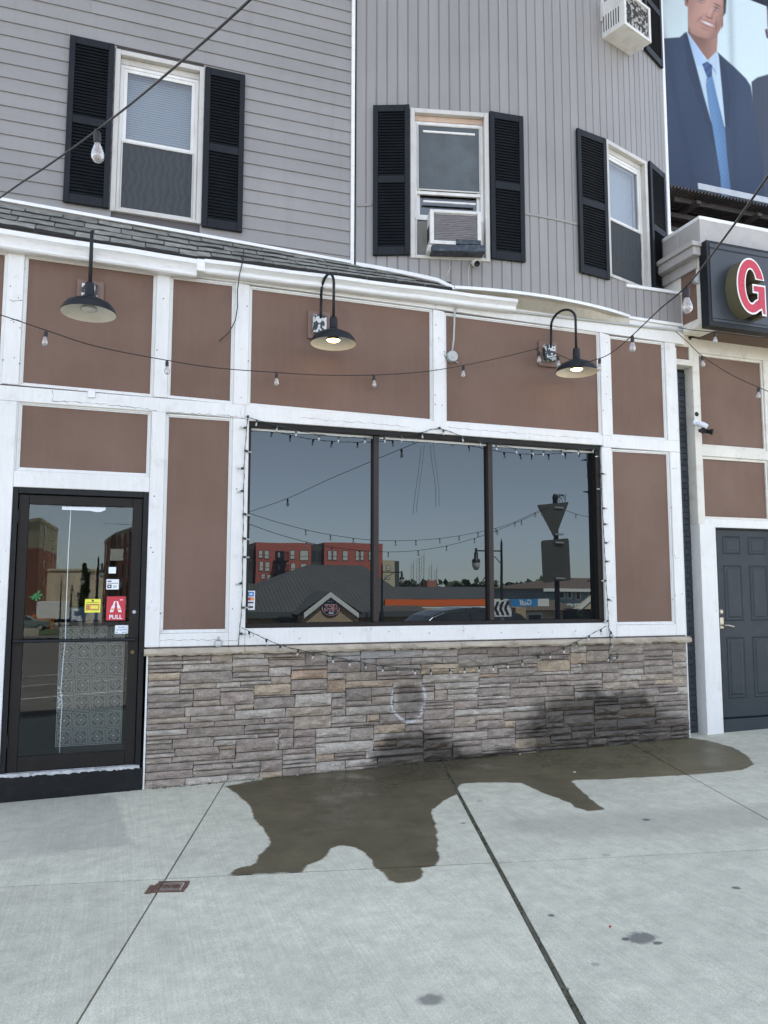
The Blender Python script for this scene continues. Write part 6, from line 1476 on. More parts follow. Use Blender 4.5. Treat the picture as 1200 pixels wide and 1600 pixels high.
# ---- red and grey apartment block
Y = 88; ap = thing('apartment_block', 'long red and charcoal apartment block with balconies rising over the dark metal roof', 'building', tuple(refl(500, 930, Y)))
def vol(px0, px1, pytop, dY, m, depth=16):
    a, b = refl(px0, pytop, Y+dY), refl(px1, pytop, Y+dY); return slabbox(ap, 'wall', min(a.x,b.x), max(a.x,b.x), a.y, depth, base(a.x, a.y), a.z, m)
vol(250, 399.5, 849, .8, 'greywall'); vol(400, 486.5, 847, 0, 'redwall'); vol(487, 506.5, 850, .8, 'greywall'); vol(507, 598, 847.5, 0, 'redwall'); vol(330, 386, 847, 0, 'redwall')
win_px(ap, [(404,860,409,871),(413,860,419,872),(454,860,460,873),(469,860,481,875),(405,877,410,891),(414,878,420,892),(455,880,461,894),(470,881,478,890),(408,897,413,904),(417,898,423,906),(513,860.5,518,874),(521,861,526,874.5),(536,861,543,875),(555.5,861,560,875),(563,861.5,567,875),(576,861.5,584,875)], Y)
win_px(ap, [(387.5,858,390.5,871),(393,858,397.5,871),(387.5,877,391,888),(394,877,398,890),(488.8,860.5,493.5,875),(497.5,861,502.5,876)], Y+.8, 'fardark')
for (x0, y0, x1, y1) in ((430,860,444,874),(430,879,444,894),(431,898,444,904)):
    a = frect(x0, y0, x1, y1, Y); f = MB(); f.box(a[0], a[1], a[4]-.05, a[4]+.05, a[2], a[3]); w = f.build('balcony_door', M['fardark'], ap)
    p = MB(); p.box(a[0]+.3, (a[0]+a[1])/2, a[4]+.051, a[4]+.08, a[2]+.3, a[3]-.2); p.build('pane', M['farwin'], w)
    f = MB(); f.box(a[0]-.3, a[1]+.3, a[4]+.051, a[4]+1.5, a[2]-.35, a[2]-.12); [f.box(q, q+.06, a[4]+1.40, a[4]+1.46, a[2]-.12, a[2]+.85) for q in np.linspace(a[0]-.3, a[1]+.24, 12)]; f.box(a[0]-.3, a[1]+.3, a[4]+1.4, a[4]+1.46, a[2]+.85, a[2]+.93); f.build('balcony', M['blackm'], ap)
# ---- grey corner building further off
Y = 110; gb2 = thing('grey_apartment_building', 'pale grey apartment building with a dark corner beyond the red block', 'building', tuple(refl(610, 930, Y)))
a, b = refl(598, 875, Y), refl(617, 875, Y); slabbox(gb2, 'wall', a.x, b.x, a.y, 14, base(a.x, a.y), a.z, 'stucco'); a, b = refl(617.2, 876, Y), refl(625, 877, Y); slabbox(gb2, 'wall', a.x, b.x, a.y-.3, 14, base(a.x, a.y), a.z, 'greywall')
win_px(gb2, [(604,884,610,891),(602,900,609,905)], Y)

# ---- petrol station: striped canopy, kiosk, price-free fascia
Y = 47; ps = thing('petrol_station_canopy', 'petrol station canopy fascia in orange, white and blue', 'canopy', tuple(refl(740, 950, Y)))
M['orange'] = flat('orange_fascia', (0.72, 0.13, 0.025), 0.4); M['pblue'] = flat('blue_fascia', (0.03, 0.22, 0.50), 0.4)
def fas(px0, px1, y0, y1, m):
    x0, x1, z0, z1, y = frect(px0, y0, px1, y1, Y); return slabbox(ps, 'fascia_panel', x0, x1, y, .3, z0, z1, m), (x0, x1, z0, z1, y)
fas(602, 762, 937, 947, 'orange'); fas(762.3, 795, 936, 948.5, 'trimw'); o, q = fas(795.3, 840, 936, 947.5, 'pblue'); fas(840.3, 858, 936, 947.5, 'trimw'); fas(602, 762, 947.3, 949, 'trimw')
mb = MB(); text_mb(mb, 'Gulf', ((q[0]+q[1])/2+.2, q[4]+.02, (q[2]+q[3])/2), u_, v_, (q[3]-q[2])*1.05, 0.0, 0, bold=.012); lt = mb.build('lettering', M['stk_white'], o)
x0, x1, z0, z1, y = frect(603, 937.2, 858, 948, Y); slabbox(ps, 'deck', x0, x1, y-.31, 3, z0+.1, z1-.25, 'greywall')
for x in (x0+2, (x0+x1)/2, x1-1.5): slabbox(ps, 'column', x-.2, x+.2, y-4, .4, base(x, y), z0+.1, 'trimw')
ki = thing('kiosk', 'cream roadside kiosk with a dark hip roof and one dark window', 'building', tuple(refl(855, 960, Y+6)))
x0, x1, z0, z1, y = frect(823, 953.5, 888, 985, Y+6); slabbox(ki, 'wall', x0, x1, y, 8, base(x0, y), z1, 'beige')
a = refl(832, 938, Y+10); b = refl(868, 938, Y+10); mb = MB(); mb.add([(x0-.6,y+.6,z1),(x1+.6,y+.6,z1),(x1+.6,y-8.6,z1),(x0-.6,y-8.6,z1),(a.x,y-4,a.z),(b.x,y-4,a.z)], [(0,1,5,4),(1,2,5),(2,3,4,5),(3,0,4)]); mb.build('roof', M['shing'], ki)
q = frect(826, 961, 844.5, 974, Y+6); f = MB(); f.box(q[0]-.25, q[1]+.25, y-.02, y+.08, q[2]-.2, q[3]+.25); w = f.build('window', M['trimw'], ki); f = MB(); f.box(q[0], q[1], y, y+.1, q[2], q[3]); f.build('pane', M['fardark'], w)
x0, x1, z0, z1, y2 = frect(806, 949, 822.5, 985, Y+5); slabbox(ki, 'wall', x0, x1, y2, 6, base(x0, y2), z1, 'tanbrick')
# ---- long dark roofed building behind the canopy
Y = 72; lb = thing('long_shed', 'long low building with a dark seamed roof behind the petrol station', 'building', tuple(refl(720, 940, Y)))
a, b = refl(640, 936, Y), refl(842, 936, Y); r0, r1 = refl(610, 917, Y+7), refl(806, 913, Y+7)
slabbox(lb, 'wall', a.x, b.x, a.y, 14, base(a.x, a.y), a.z, 'tanbrick'); mb = MB(); mb.add([(a.x-.5,a.y+.5,a.z),(b.x+.5,b.y+.5,a.z),(b.x+.5,b.y-14.5,a.z),(a.x-.5,a.y-14.5,a.z),(r0.x,a.y-7,r0.z),(r1.x,a.y-7,r0.z)], [(0,1,5,4),(1,2,5),(2,3,4,5),(3,0,4)]); mb.build('roof', M['seamroof'], lb)
# ---- blue grey house and the porch gable before it
Y = 60; bh = thing('blue_house', 'blue grey clapboard house with white framed windows and a brown hip roof', 'house', tuple(refl(890, 960, Y)))
x0, x1, z0, z1, y = frect(852, 919.5, 960, 975, Y); slabbox(bh, 'wall', x0, x1, y, 11, base(x0, y), z1, 'bluewall')
a, b = refl(872, 903, Y+6), refl(945, 903, Y+6); mb = MB(); mb.add([(x0-.6,y+.6,z1),(x1+.6,y+.6,z1),(x1+.6,y-11.6,z1),(x0-.6,y-11.6,z1),(a.x,y-5.5,a.z),(b.x,y-5.5,a.z)], [(0,1,5,4),(1,2,5),(2,3,4,5),(3,0,4)]); mb.build('roof', M['shing'], bh)
mb = MB(); mb.box(x0-.6, x1+.6, y+.55, y+.68, z1-.3, z1); mb.build('roof_fascia', M['trimw'], bh)
for r_ in ((873,925,880,934),(887,924,891,934),(900,925,905,936),(921,924,927,934),(887,946,891,955),(899,946,904,956)):
    q = frect(*r_, Y); f = MB(); f.box(q[0]-.15, q[1]+.15, y-.02, y+.07, q[2]-.15, q[3]+.15); w = f.build('window', M['trimw'], bh); f = MB(); f.box(q[0], q[1], y, y+.09, q[2], q[3]); f.build('pane', M['fardark'], w)
Y = 50; po = thing('porch_house', 'grey porch gable in front of the blue house', 'house', tuple(refl(925, 970, Y)))
a, b, c = refl(902, 952, Y), refl(985, 951, Y), refl(942, 921, Y); mb = MB(); mb.prism([(a.x,a.y,a.z),(b.x,a.y,a.z),(c.x,a.y,c.z)], [(a.x,a.y-.7,a.z),(b.x,a.y-.7,a.z),(c.x,a.y-.7,c.z)]); mb.build('gable', M['stucco'], po)
slabbox(po, 'wall', a.x+.5, b.x-.5, a.y-.8, 7, base(a.x, a.y), a.z-.01, 'greywall')
for s, e in ((a, c), (b, c)): mb = MB(); mb.hexa([(s.x,a.y+.15,s.z-.25),(e.x,a.y+.15,e.z-.05),(e.x,a.y,e.z-.05),(s.x,a.y,s.z-.25),(s.x,a.y+.15,s.z+.05),(e.x,a.y+.15,e.z+.28),(e.x,a.y,e.z+.28),(s.x,a.y,s.z+.05)]); mb.build('bargeboard', M['trimw'], po)

# ---- street furniture near the kerb
M['signback'] = mat('dull_sign_back', (0.075, 0.072, 0.062), 0.5, 0.15, 2, Metallic=0.3)
Y = 10.4; p_ = refl(868, 800, Y); sp = thing('sign_pole', 'black pole carrying a triangular yield sign and a square sign seen from behind', 'traffic sign', (p_.x, p_.y, gz(p_.x, p_.y)))
zt = refl(866, 778, Y).z
mb = MB(); mb.tube([(p_.x,p_.y,gz(p_.x,p_.y)-.3),(p_.x,p_.y,zt)], .065, 12); mb.lathe([(0,.10),(.05,.10),(.06,.06),(.075,.03),(.075,-.03)], (p_.x,p_.y,zt), 12); mb.build('pole', M['blackm'], sp, autos=R(40))
def plate(name, px, Y_, th=.006, m='signback', par=sp, rnd=0.05):
    c = [refl(x, y, Y_) for x, y in px]; n = len(c); out = []
    for i in range(n):
        a, b, d = Vector(c[i-1]), Vector(c[i]), Vector(c[(i+1)%n]); u = (a-b).normalized(); w = (d-b).normalized()
        out += [b+u*rnd, b+(u+w)*rnd*.3, b+w*rnd]
    mb = MB(); mb.prism([tuple(q) for q in out], [(q.x, q.y-th, q.z) for q in out]); return mb.build(name, M[m], par)
plate('yield_plate', [(838.5,789),(889,784),(867,843)], Y-.15); plate('square_plate', [(845,845),(889,841),(892,907),(848,911)], Y-.13)
for yy in (793, 835, 848, 904):
    q = refl(866, yy, Y-.1); mb = MB(); mb.box(p_.x-.13, p_.x+.13, q.y-.08, q.y+.08, q.z-.02, q.z+.02); mb.build('bracket', M['metal'], sp)
q = refl(876, 779, Y); mb = MB(); r2 = random.Random(4)
for k in range(9): mb.tube([(p_.x,p_.y,zt-.03),(p_.x+r2.uniform(.05,.3),p_.y+r2.uniform(-.1,.1),zt+r2.uniform(-.02,.14)),(p_.x+r2.uniform(.1,.35),p_.y,zt+r2.uniform(-.12,.08))], .006, 5)
mb.build('cable_tangle', M['cord'], sp)
mb = MB(); c = [refl(x, y, 17) for x, y in ((772,938),(799,938))]
x0, x1, z0, z1, y = frect(772, 938, 799.5, 963, 11.5); ch = thing('chevron_sign', 'white roadside sign with black chevrons', 'traffic sign', (refl(786, 960, 11.5).x, y, gz(refl(786,960,11.5).x, y)))
mb = MB(); mb.box(x0, x1, y-.02, y, z0, z1, 0); W_, H_ = x1-x0, z1-z0
for k in range(3):
    o = x1-W_*(.12+.29*k); w = -W_*.16; s = -W_*.16
    mb.add([(o,y+.004,z0+H_*.08),(o+w,y+.004,z0+H_*.08),(o+w+s,y+.004,z0+H_*.5),(o+w,y+.004,z1-H_*.08),(o,y+.004,z1-H_*.08),(o+s,y+.004,z0+H_*.5)], [(0,1,2,5),(5,2,3,4)], 1)
mb.build('sign_plate', [M['stk_white'], M['ink']], ch); mb = MB(); mb.tube([((x0+x1)/2,y-.06,gz(x0,y)-.2),((x0+x1)/2,y-.06,z1)], .04, 8); mb.build('post', M['metal'], ch)
def street_lamp(label, base_px, top_y, arm_px, Y, sc=1.0):
    t_ = refl(base_px, top_y, Y); a = refl(arm_px, top_y+4, Y); x, y = t_.x, t_.y; g_ = gz(x, y)
    o = thing('street_lamp', label, 'street lamp', (x, y, g_), 'black street lamps across the road'); k = t_.z
    mb = MB(); mb.tube([(x,y,g_-.3),(x,y,g_+.9),(x,y,g_+1.0),(x,y,k)], [.16,.14,.085,.06], 12); mb.lathe([(.07,0),(.05,.12),(0,.35)], (x,y,k), 10); mb.build('pole', M['blackm'], o, autos=R(40))
    d = 1 if a.x > x else -1; za = k-.35
    mb = MB(); mb.tube([(x,y,za),(a.x,y,za)], .035, 8); mb.tube([(x,y,za-.7),(x+d*.35,y,za-.35),(x+d*.85,y,za-.05)], .022, 6); mb.build('arm', M['blackm'], o, smooth=True)
    mb = MB(); mb.lathe([(.02,.15*sc),(.07*sc,.1*sc),(.06*sc,-.05*sc),(.10*sc,-.1*sc),(.11*sc,-.4*sc),(.20*sc,-.46*sc),(.22*sc,-.62*sc)], (a.x,y,za), 14); ln_ = mb.build('lantern', M['blackm'], o, smooth=True)
    mb = MB(); mb.lathe([(.215*sc,-.62*sc),(.20*sc,-.8*sc),(.12*sc,-.98*sc),(0,-1.02*sc)], (a.x,y,za), 14); mb.build('globe', M['lampglass'], ln_, smooth=True)
street_lamp('tall black street lamp with its lantern arm before the white chevron sign', 783, 851, 744, 30)
street_lamp('black street lamp in front of the dark hipped roof', 597, 886, 628, 44, .8)
street_lamp('black street lamp before the beige warehouse, lantern near the red flats', 154, 875, 160, 52, .9)
street_lamp('black street lamp standing left of the warehouse doors', 96, 911, 113, 92, .9)
street_lamp('shorter black street lamp between the truck and the dark van', 112, 921, 122, 96, .9)
street_lamp('black street lamp whose lantern hangs over the yellow notice', 152, 891, 130, 66, .9)
# utility pole seen in the door
q = refl(178, 836, 36); up = thing('utility_pole', 'thick dark utility pole with a pale box beside the red flats', 'pole', (q.x, q.y, gz(q.x, q.y)))
M['timber'] = mat('tarred_timber', (0.030, 0.025, 0.022), 0.8, 0.2, 5); mb = MB(); mb.tube([(q.x,q.y,gz(q.x,q.y)-.4),(q.x,q.y,q.z)], [.17,.12], 12); mb.build('shaft', M['timber'], up, autos=R(40))
mb = MB(); mb.box(q.x-.14, q.x+.5, q.y+.12, q.y+.35, q.z-1.35, q.z-.75); mb.build('meter_box', M['casing'], up); mb = MB(); mb.tube([(q.x,q.y,q.z-.4),(q.x+2.6,q.y,q.z-.4)], .03, 8); mb.tube([(q.x+.3,q.y,q.z-.95),(q.x+1.0,q.y,q.z-.9)], .025, 8); mb.build('cross_arm', M['timber'], up)

# ---- dark estate car passing
def car(name, label, c, L, Wd, H, paint, cat='car', head=1):
    x, y, z = c; o = thing(name, label, cat, c)
    prof = [(-.50,.30),(-.495,.56),(-.47,.62),(-.30,.66),(-.20,.70)]; roof = [(-.14,.86),(-.06,.95),(.06,1.0),(.20,1.0),(.33,.97),(.42,.88),(.48,.70),(.50,.60),(.50,.30)]
    full = [(u*L*head, v*H) for u, v in prof+roof]
    def ring(off, inset, keep=1.0): return [(x+u*(1-inset*.4 if v > .66*H else 1-inset*.15), y+off, z+v*1.0) for u, v in full]
    secs = [(-Wd/2, .10), (-Wd/2+.06, .03), (-Wd*.25, 0), (Wd*.25, 0), (Wd/2-.06, .03), (Wd/2, .10)]
    mb = MB(); k = len(full); vs_ = []
    for off, ins in secs:
        for (u, v) in full:
            t = max(0.0, (v/H-.66)/.34); yy = off*(1-.22*t); vs_.append((x+u*(1-ins*.3), y+yy, z+v-(ins*.5*t)))
    fs = []
    for i in range(len(secs)-1):
        for j in range(k): fs.append((i*k+j, i*k+(j+1)%k, (i+1)*k+(j+1)%k, (i+1)*k+j))
    fs += [tuple(range(k-1,-1,-1)), tuple((len(secs)-1)*k+j for j in range(k))]
    mb.add(vs_, fs); mb.build('body', paint, o, bevel=.02, seg=2)
    for sgn in (-1, 1):
        wv = [(-.155,.70),(-.10,.86),(-.04,.92),(.08,.935),(.08,.70)]; wv2 = [(.095,.70),(.095,.935),(.20,.93),(.34,.88),(.40,.74),(.40,.70)]
        for poly in (wv, wv2):
            mb = MB(); q = [(x+u*L*head, y+sgn*(Wd/2)*(1-.22*max(0,(v-.66)/.34)*.9)+sgn*.004, z+v*H-.03) for u, v in poly]; mb.add(q, [tuple(range(len(q)))]); mb.build('side_window', M['fardark'], o)
        for u in (-.31, .31):
            mb = MB(); cc = (x+u*L, y+sgn*(Wd/2-.11), z+.34); mb.lathe([(.0,-.11),(.30,-.11),(.34,-.08),(.34,.08),(.30,.11),(0,.11)], cc, 22, axis=(0,1,0)); w = mb.build('wheel', M['cord'], o, autos=R(40))
            mb = MB(); mb.lathe([(.0,.125),(.19,.118),(.21,.112)], cc, 16, axis=(0,sgn,0)); mb.build('rim', M['metal'], w)
    return o
M['carp'] = mat('dark_metallic_paint', (0.020, 0.024, 0.028), 0.25, 0.05, 3, Metallic=0.3, Coat_Weight=0.8)
q = refl(693, 948.5, 14.5); H_ = 1.62; zc = gz(q.x, q.y)
car('estate_car', 'dark estate car passing in the street', (q.x, q.y, q.z-1.66), 5.2, 1.9, 1.66, M['carp'])
q = refl(41, 953, 72); M['carg'] = mat('grey_green_car_paint', (0.14, 0.18, 0.17), 0.3, 0.05, 3, Coat_Weight=0.6); car('hatchback_car', 'grey green car parked below the tall brick tower', (q.x, q.y, gz(q.x, q.y)), 4.2, 1.75, 1.5, M['carg'], head=-1)
# ---- the view in the door: tower, warehouse, brick flats, truck, worker, wall
def tower(name, label, cpx, lpx, rpx, top_y, Yc, Yl, Yr, split, mats, wins):
    c, l, r_ = refl(cpx, top_y, Yc), refl(lpx, top_y, Yl), refl(rpx, top_y, Yr); zt = c.z; b = base(c.x, c.y)-1
    o = thing(name, label, 'building', (c.x, c.y, b)); f4 = (l.x+r_.x-c.x, l.y+r_.y-c.y); ring = [(l.x,l.y),(c.x,c.y),(r_.x,r_.y),f4]
    zs = [b]+[refl(cpx, s, Yc).z for s in split]+[zt]
    for i in range(len(zs)-1): mb = MB(); mb.prism([(p[0],p[1],zs[i]) for p in ring], [(p[0],p[1],zs[i+1]) for p in ring]); mb.build('wall', M[mats[i]], o)
    mb = MB(); cx_, cy_ = (l.x+r_.x)/2, (l.y+r_.y)/2; big = [(cx_+(p[0]-cx_)*1.03, cy_+(p[1]-cy_)*1.03) for p in ring]; mb.prism([(p[0],p[1],zt) for p in big], [(p[0],p[1],zt+.5) for p in big]); mb.build('cornice', M['stucco'], o)
    for (e, n, rows) in wins:
        p, q = ((c.x,c.y),(r_.x,r_.y)) if e else ((l.x,l.y),(c.x,c.y)); d = Vector((q[0]-p[0], q[1]-p[1], 0)); Lw = d.length; d.normalize(); nn = Vector((-d.y, d.x, 0)); nn = nn if nn.y > 0 else -nn
        for j in range(rows):
            for i in range(n):
                u = Lw*(i+.5)/n; z = b+(zt-b)*(j+.6)/(rows+.3); mb = MB((Vector((p[0],p[1],0)), d, nn)); mb.box(u-.55, u+.55, -.05, .06, z, z+1.6); w = mb.build('window', M['fardark'], o)
                mb = MB((Vector((p[0],p[1],0)), d, nn)); mb.box(u-.45, u+.45, .0601, .08, z+.85, z+1.5); mb.build('pane', M['farwin' if (i+j) % 3 == 0 else 'fardark'], w)
    return o
tower('brick_tower', 'tall tower of red brick below and yellow grey render above', 63, 30, 91, 814, 118, 126, 140, [856], ['brickred', 'stucco'], [(1, 2, 6)])
tower('brick_flats', 'dark red brick flats with many windows beside the utility pole', 180, 164, 216, 839, 92, 108, 78, [853], ['brickred', 'redwall'], [(1, 4, 6), (0, 2, 6)])
Y = 128; wh = thing('warehouse', 'wide windowless beige warehouse between the brick buildings', 'building', tuple(refl(120, 930, Y))); x0, x1, z0, z1, y = frect(74, 892, 172, 940, Y); slabbox(wh, 'wall', x0, x1, y, 20, base(x0, y)-1, z1, 'beige'); mb = MB(); mb.box(x0-.2, x1+.2, y-20, y+.15, z1, z1+.35); mb.build('parapet', M['stucco'], wh)
q = refl(88, 951, 100); tk = thing('box_truck', 'white box truck parked before the beige warehouse', 'truck', (q.x, q.y, gz(q.x, q.y)))
def tb(n, a, m, b=.03): mb = MB(); g_ = gz(q.x, q.y); mb.box(q.x+a[0], q.x+a[1], q.y+a[2], q.y+a[3], g_+a[4], g_+a[5]); return mb.build(n, M[m], tk, bevel=b)
tb('cargo_box', (-2.2,1.6,-1.1,1.1,.9,3.1), 'trimw'); tb('cab', (1.65,3.1,-1,1,.5,2.1), 'trimw', .12); tb('side_window', (2.2,2.9,1.001,1.03,1.3,1.9), 'fardark'); tb('chassis', (-2.2,3.0,-.8,.8,.45,.89), 'cord')
for u in (-1.4, 2.3):
    for s in (-.9, .9): mb = MB(); mb.lathe([(0,-.14),(.36,-.14),(.42,-.1),(.42,.1),(.36,.14),(0,.14)], (q.x+u, q.y+s, gz(q.x,q.y)+.42), 20, axis=(0,1,0)); mb.build('wheel', M['cord'], tk, autos=R(40))
# roadside worker in an orange shirt: one skinned body with clothing colours by height
q = refl(53, 958, 76); gz_ = gz(q.x, q.y); wk = thing('person', 'person in an orange shirt and dark trousers standing by the fence', 'person', (q.x, q.y, gz_))
J = {'pel':(0,0,.95),'ch':(0,0,1.28),'nk':(0,0,1.50),'hd':(0,.02,1.62),'tp':(0,.02,1.74),'sl':(-.19,0,1.42),'el':(-.26,.03,1.14),'wl':(-.22,.16,.95),'fl':(-.21,.2,.86),'sr':(.19,0,1.42),'er':(.30,.02,1.16),'wr':(.34,.14,.96),'fr':(.35,.19,.88),
     'hl':(-.10,0,.90),'kl':(-.12,.03,.50),'al':(-.12,0,.09),'tl':(-.12,.15,.04),'hr':(.10,0,.90),'kr':(.13,.05,.50),'ar':(.14,0,.09),'tr':(.15,.15,.04)}
rad = {'pel':.15,'ch':.16,'nk':.06,'hd':.095,'tp':.075,'sl':.075,'el':.05,'wl':.036,'fl':.03,'sr':.075,'er':.05,'wr':.036,'fr':.03,'hl':.10,'kl':.07,'al':.048,'tl':.04,'hr':.10,'kr':.07,'ar':.048,'tr':.04}
ks = list(J); E_ = [('pel','ch'),('ch','nk'),('nk','hd'),('hd','tp'),('ch','sl'),('sl','el'),('el','wl'),('wl','fl'),('ch','sr'),('sr','er'),('er','wr'),('wr','fr'),('pel','hl'),('hl','kl'),('kl','al'),('al','tl'),('pel','hr'),('hr','kr'),('kr','ar'),('ar','tr')]
me = bpy.data.meshes.new('body'); me.from_pydata([J[k] for k in ks], [(ks.index(a), ks.index(b)) for a, b in E_], []); bo = bpy.data.objects.new('body', me); col.objects.link(bo); bo.parent = wk
t = NT('orange_shirt_dark_trousers'); tc = t.n('TexCoord'); sx = t.n('SeparateXYZ'); t.l(tc.outputs['Object'], sx.inputs[0]); c = t.ramp(t.math('DIVIDE', sx.outputs[2], 2.0), [(0.0,(.02,.02,.02)),(.05,(.03,.035,.05)),(.475,(.62,.14,.03)),(.745,(.45,.28,.2)),(.83,(.05,.035,.025))], 'CONSTANT'); t.principled(c, .8); me.materials.append(t.mat)
me.skin_vertices or None
sk = bo.modifiers.new('Skin', 'SKIN'); lay_ = me.skin_vertices[0].data if me.skin_vertices else None
if lay_:
    for i, k in enumerate(ks): lay_[i].radius = (rad[k], rad[k]*.85)
    lay_[0].use_root = True
ss = bo.modifiers.new('Subdivision', 'SUBSURF'); ss.levels = ss.render_levels = 1
# orange site fence
a, b = refl(57, 962, 73), refl(84, 962, 73); fe = thing('site_fence', 'orange mesh site fence beside the worker', 'fence', (a.x, a.y, gz(a.x, a.y))); M['fenceo'] = flat('orange_fence_plastic', (0.55, 0.20, 0.05), .6)
n = 7
for i in range(n): x = a.x+(b.x-a.x)*i/(n-1); mb = MB(); mb.tube([(x,a.y,gz(x,a.y)-.1),(x,a.y,gz(x,a.y)+1.15)], .04, 6); mb.build('post', M['fenceo'], fe)
for k in range(4): mb = MB(); mb.box(min(a.x,b.x), max(a.x,b.x), a.y-.01, a.y+.01, gz(a.x,a.y)+.2+k*.27, gz(a.x,a.y)+.30+k*.27); mb.build('rail', M['fenceo'], fe)
# low stone wall along the verge, block by block
x0, y0 = xy(-13, -50); lwl = thing('low_stone_wall', 'low rough stone wall edging the grass verge across the road', 'wall', (x0, y0, gz(x0, y0))); lw_ = None; r2 = random.Random(9)
M['fieldstone'] = mat('pale_field_stone', (0.33, 0.30, 0.25), 0.85, 0.25, 6, rnd=.25, bump=.5, bscale=20)
aa = -34.0
while aa < 6.0:
    w = r2.uniform(.7, 1.5); x, y = xy(aa, -50); x2, y2 = xy(aa+w-.04, -50); h_ = r2.uniform(.40,.55); g_ = gz(x, y); mb = MB(); jj = lambda: r2.uniform(-.04,.04)
    mb.hexa([(x+jj(),y+.3+jj(),g_-.1),(x2+jj(),y2+.3+jj(),g_-.1),(x2+jj(),y2-.3,g_-.1),(x+jj(),y-.3,g_-.1),(x+jj(),y+.22+jj(),g_+h_),(x2+jj(),y2+.22+jj(),g_+h_+jj()),(x2+jj(),y2-.3,g_+h_),(x+jj(),y-.3,g_+h_)]); mb.build('stone', M['fieldstone'], lwl, bevel=.05); aa += w
# ---- trees, far wood, masts
def leafmat(n, c): t = NT(n); oi = t.noise(.6, 3); p = t.principled(t.mix(t.ramp(oi, [(0.3,0.0),(0.7,1.0)]), c, tuple(min(1, q*1.9) for q in c)), .7); return t.mat
M['leaf'] = leafmat('tree_leaves', (0.028, 0.045, 0.018)); M['bark'] = mat('bark', (0.07, 0.055, 0.045), .9)
def leaves(mb, c, rad_, n, s, r_):
    for _ in range(n):
        while True:
            p = Vector((r_.uniform(-1,1), r_.uniform(-1,1), r_.uniform(-1,1)))
            if .35 < p.length < 1: break
        p = Vector(c)+Vector((p.x*rad_[0], p.y*rad_[1], p.z*rad_[2])); u = Vector((r_.gauss(0,1), r_.gauss(0,1), r_.gauss(0,1))).normalized(); w = u.orthogonal().normalized(); k = s*r_.uniform(.6,1.4)
        mb.add([tuple(p-u*k), tuple(p+w*k*.6), tuple(p+u*k), tuple(p-w*k*.6)], [(0,1,2,3)])
def tree(label, px, top, Y, wpx, group='trees on the skyline'):
    r_ = random.Random(int(px*7+top)); q = refl(px, top, Y); g_ = gz(q.x, q.y); H = q.z-g_; o = thing('tree', label, 'tree', (q.x, q.y, g_), group); W_ = abs(refl(px+wpx, top, Y).x-q.x)
    mb = MB(); mb.tube([(q.x,q.y,g_-.3),(q.x+.1,q.y,g_+H*.5),(q.x,q.y,g_+H*.8)], [H*.03,H*.02,H*.008], 8)
    for k in range(5): an = k*1.3; mb.tube([(q.x,q.y,g_+H*(.4+.06*k)),(q.x+math.cos(an)*W_*.6,q.y+math.sin(an)*W_*.6,g_+H*(.58+.06*k))], [H*.012,H*.004], 6)
    mb.build('trunk', M['bark'], o, smooth=True); mb = MB()
    for k in range(9): an = r_.uniform(0,6.28); rr = r_.uniform(0,.6)*W_; leaves(mb, (q.x+math.cos(an)*rr, q.y+math.sin(an)*rr, g_+H*(.45+.42*r_.random())), (W_*.55, W_*.55, H*.17), 80, H*.035, r_)
    mb.build('crown', M['leaf'], o)
for lab, px, top, Y, w in (('rounded dark tree behind the dark metal roof', 640, 905, 100, 13), ('rounded tree on the skyline left of the tall street lamp', 716, 910, 115, 11), ('broad tree on the skyline behind the tall street lamp', 764, 905, 112, 18),
                           ('widest dark tree on the skyline beside the square sign', 818, 903, 108, 16), ('dark tree between the lamp and the sign pole', 838, 905, 112, 12), ('spreading crown above the warehouse roof', 134, 882, 100, 7),
                           ('small bushy tree by the warehouse corner', 132, 926, 50, 10), ('dark evergreen before the porch gable', 906, 952, 46, 6)): tree(lab, px, top, Y, w, None)
mb = MB(); r_ = random.Random(77)
for k in range(260):
    px = r_.uniform(-250, 1150); Y = r_.uniform(170, 200); q = refl(px, 912+3*math.sin(px*.05)+r_.uniform(-3, 3), Y); g_ = gz(q.x, q.y); leaves(mb, (q.x, q.y, (q.z+g_)/2-1), (r_.uniform(5,9), 4, (q.z-g_)/2+2.0), 34, 1.3, r_)
tag(mb.build('far_wood', M['leaf']), 'far dark line of woodland along the horizon', 'woodland', kind='stuff')
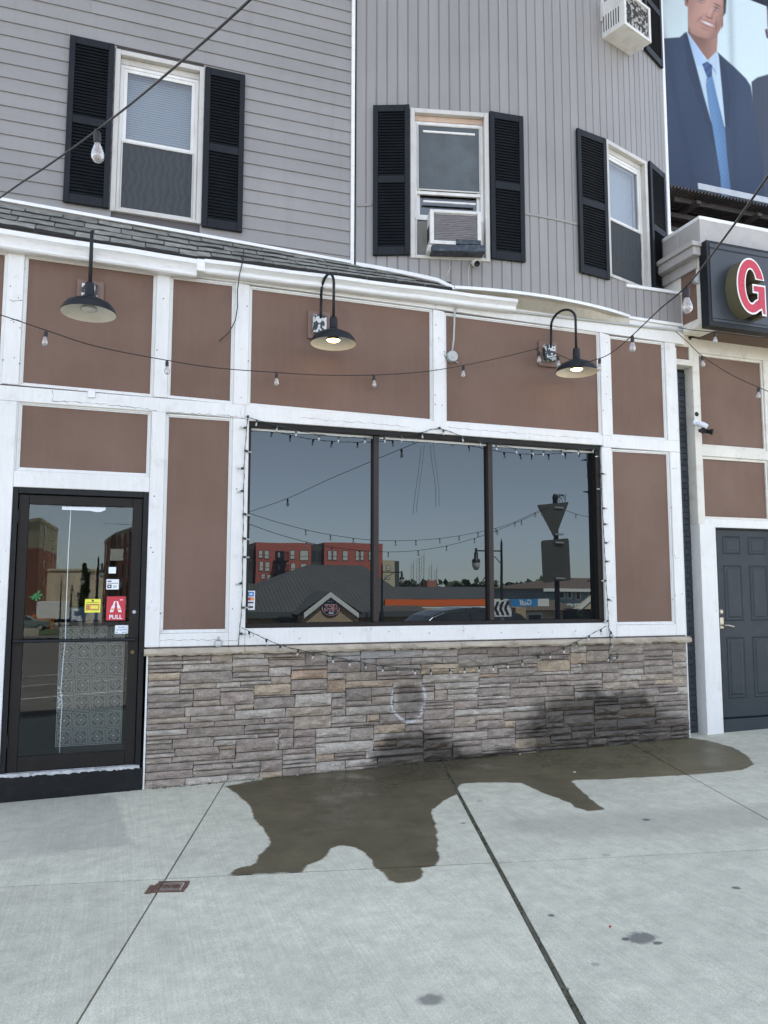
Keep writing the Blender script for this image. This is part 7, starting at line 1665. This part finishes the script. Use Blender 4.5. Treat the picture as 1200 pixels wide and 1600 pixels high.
for i, (px, top) in enumerate(((645,880),(654,872),(661,868),(673,884),(681,890))):
    q = refl(px, top, 165); g_ = gz(q.x, q.y); w = .55; mb = MB()
    for sx, sy in ((-w,-w),(w,-w),(0,w)): mb.tube([(q.x+sx,q.y+sy,g_-1),(q.x+sx*.5,q.y+sy*.5,q.z)], .035, 4)
    for k in range(14): z = g_+(q.z-g_)*k/14; mb.tube([(q.x-w,q.y-w,z),(q.x+w*.6,q.y-w*.6,z+1),(q.x,q.y+w,z+2)],   .025, 4)
    tag(mb.build('radio_mast', M['metal']), ['leftmost thin lattice radio mast on the far skyline','second thin radio mast from the red flats','tallest thin radio mast on the far skyline','thin radio mast next to the brick chimney','shortest thin radio mast right of the others'][i], 'radio mast', 'radio masts on the skyline')
q = refl(672, 907, 130); mb = MB(); mb.prism([(q.x+s*a_,q.y+t_*a_,gz(q.x,q.y)-1) for s, t_, a_ in ((-1,-1,1.1),(1,-1,1.1),(1,1,1.1),(-1,1,1.1))], [(q.x+s*.9,q.y+t_*.9,q.z) for s, t_ in ((-1,-1),(1,-1),(1,1),(-1,1))]); tag(mb.build('chimney', M['brickred']), 'square brick chimney stack on the far skyline', 'chimney')
# string lights across the street side, tied to the sign pole
def rfl(l): return [tuple(refl(x, y, Y)) for x, y, Y in l]
P_ = [(389,802,8.6),(478,828,8.9),(552,841,9.2),(618,845,9.5),(681,842,9.7),(741,833,9.9),(798,818,10.1),(866,786,10.3)]
P2 = [(389,819,8.2),(471,845,8.6),(552,859,8.9),(644,861,9.2),(733,844,9.6),(815,813,10.0),(866,788,10.3)]
for lab, P_, ex_ in (('upper of the two bulb strings sagging to the pole behind the viewer', P_, []), ('lower of the two bulb strings sagging to the pole behind the viewer', P2, [])):
    pts = rfl(P_); d0 = Vector(pts[0])-Vector(pts[1]); ex_ = [tuple(Vector(pts[0])+d0*2.2+Vector((0,0,.45))), tuple(Vector(pts[0])+d0*1.0+Vector((0,0,.12)))]; string(lab, ex_+pts, [pts[i] if i == 0 else tuple((Vector(pts[i])*(1-f)+Vector(pts[i+1])*f)) for i in range(len(pts)-1) for f in (0.05, 0.55)], .006)
pts = rfl([(866,790,10.3),(900,803,10.8),(925,808,11.2),(960,812,12)]); string('bulb string running on from the pole past the window edge', pts, pts[1:3], .006)
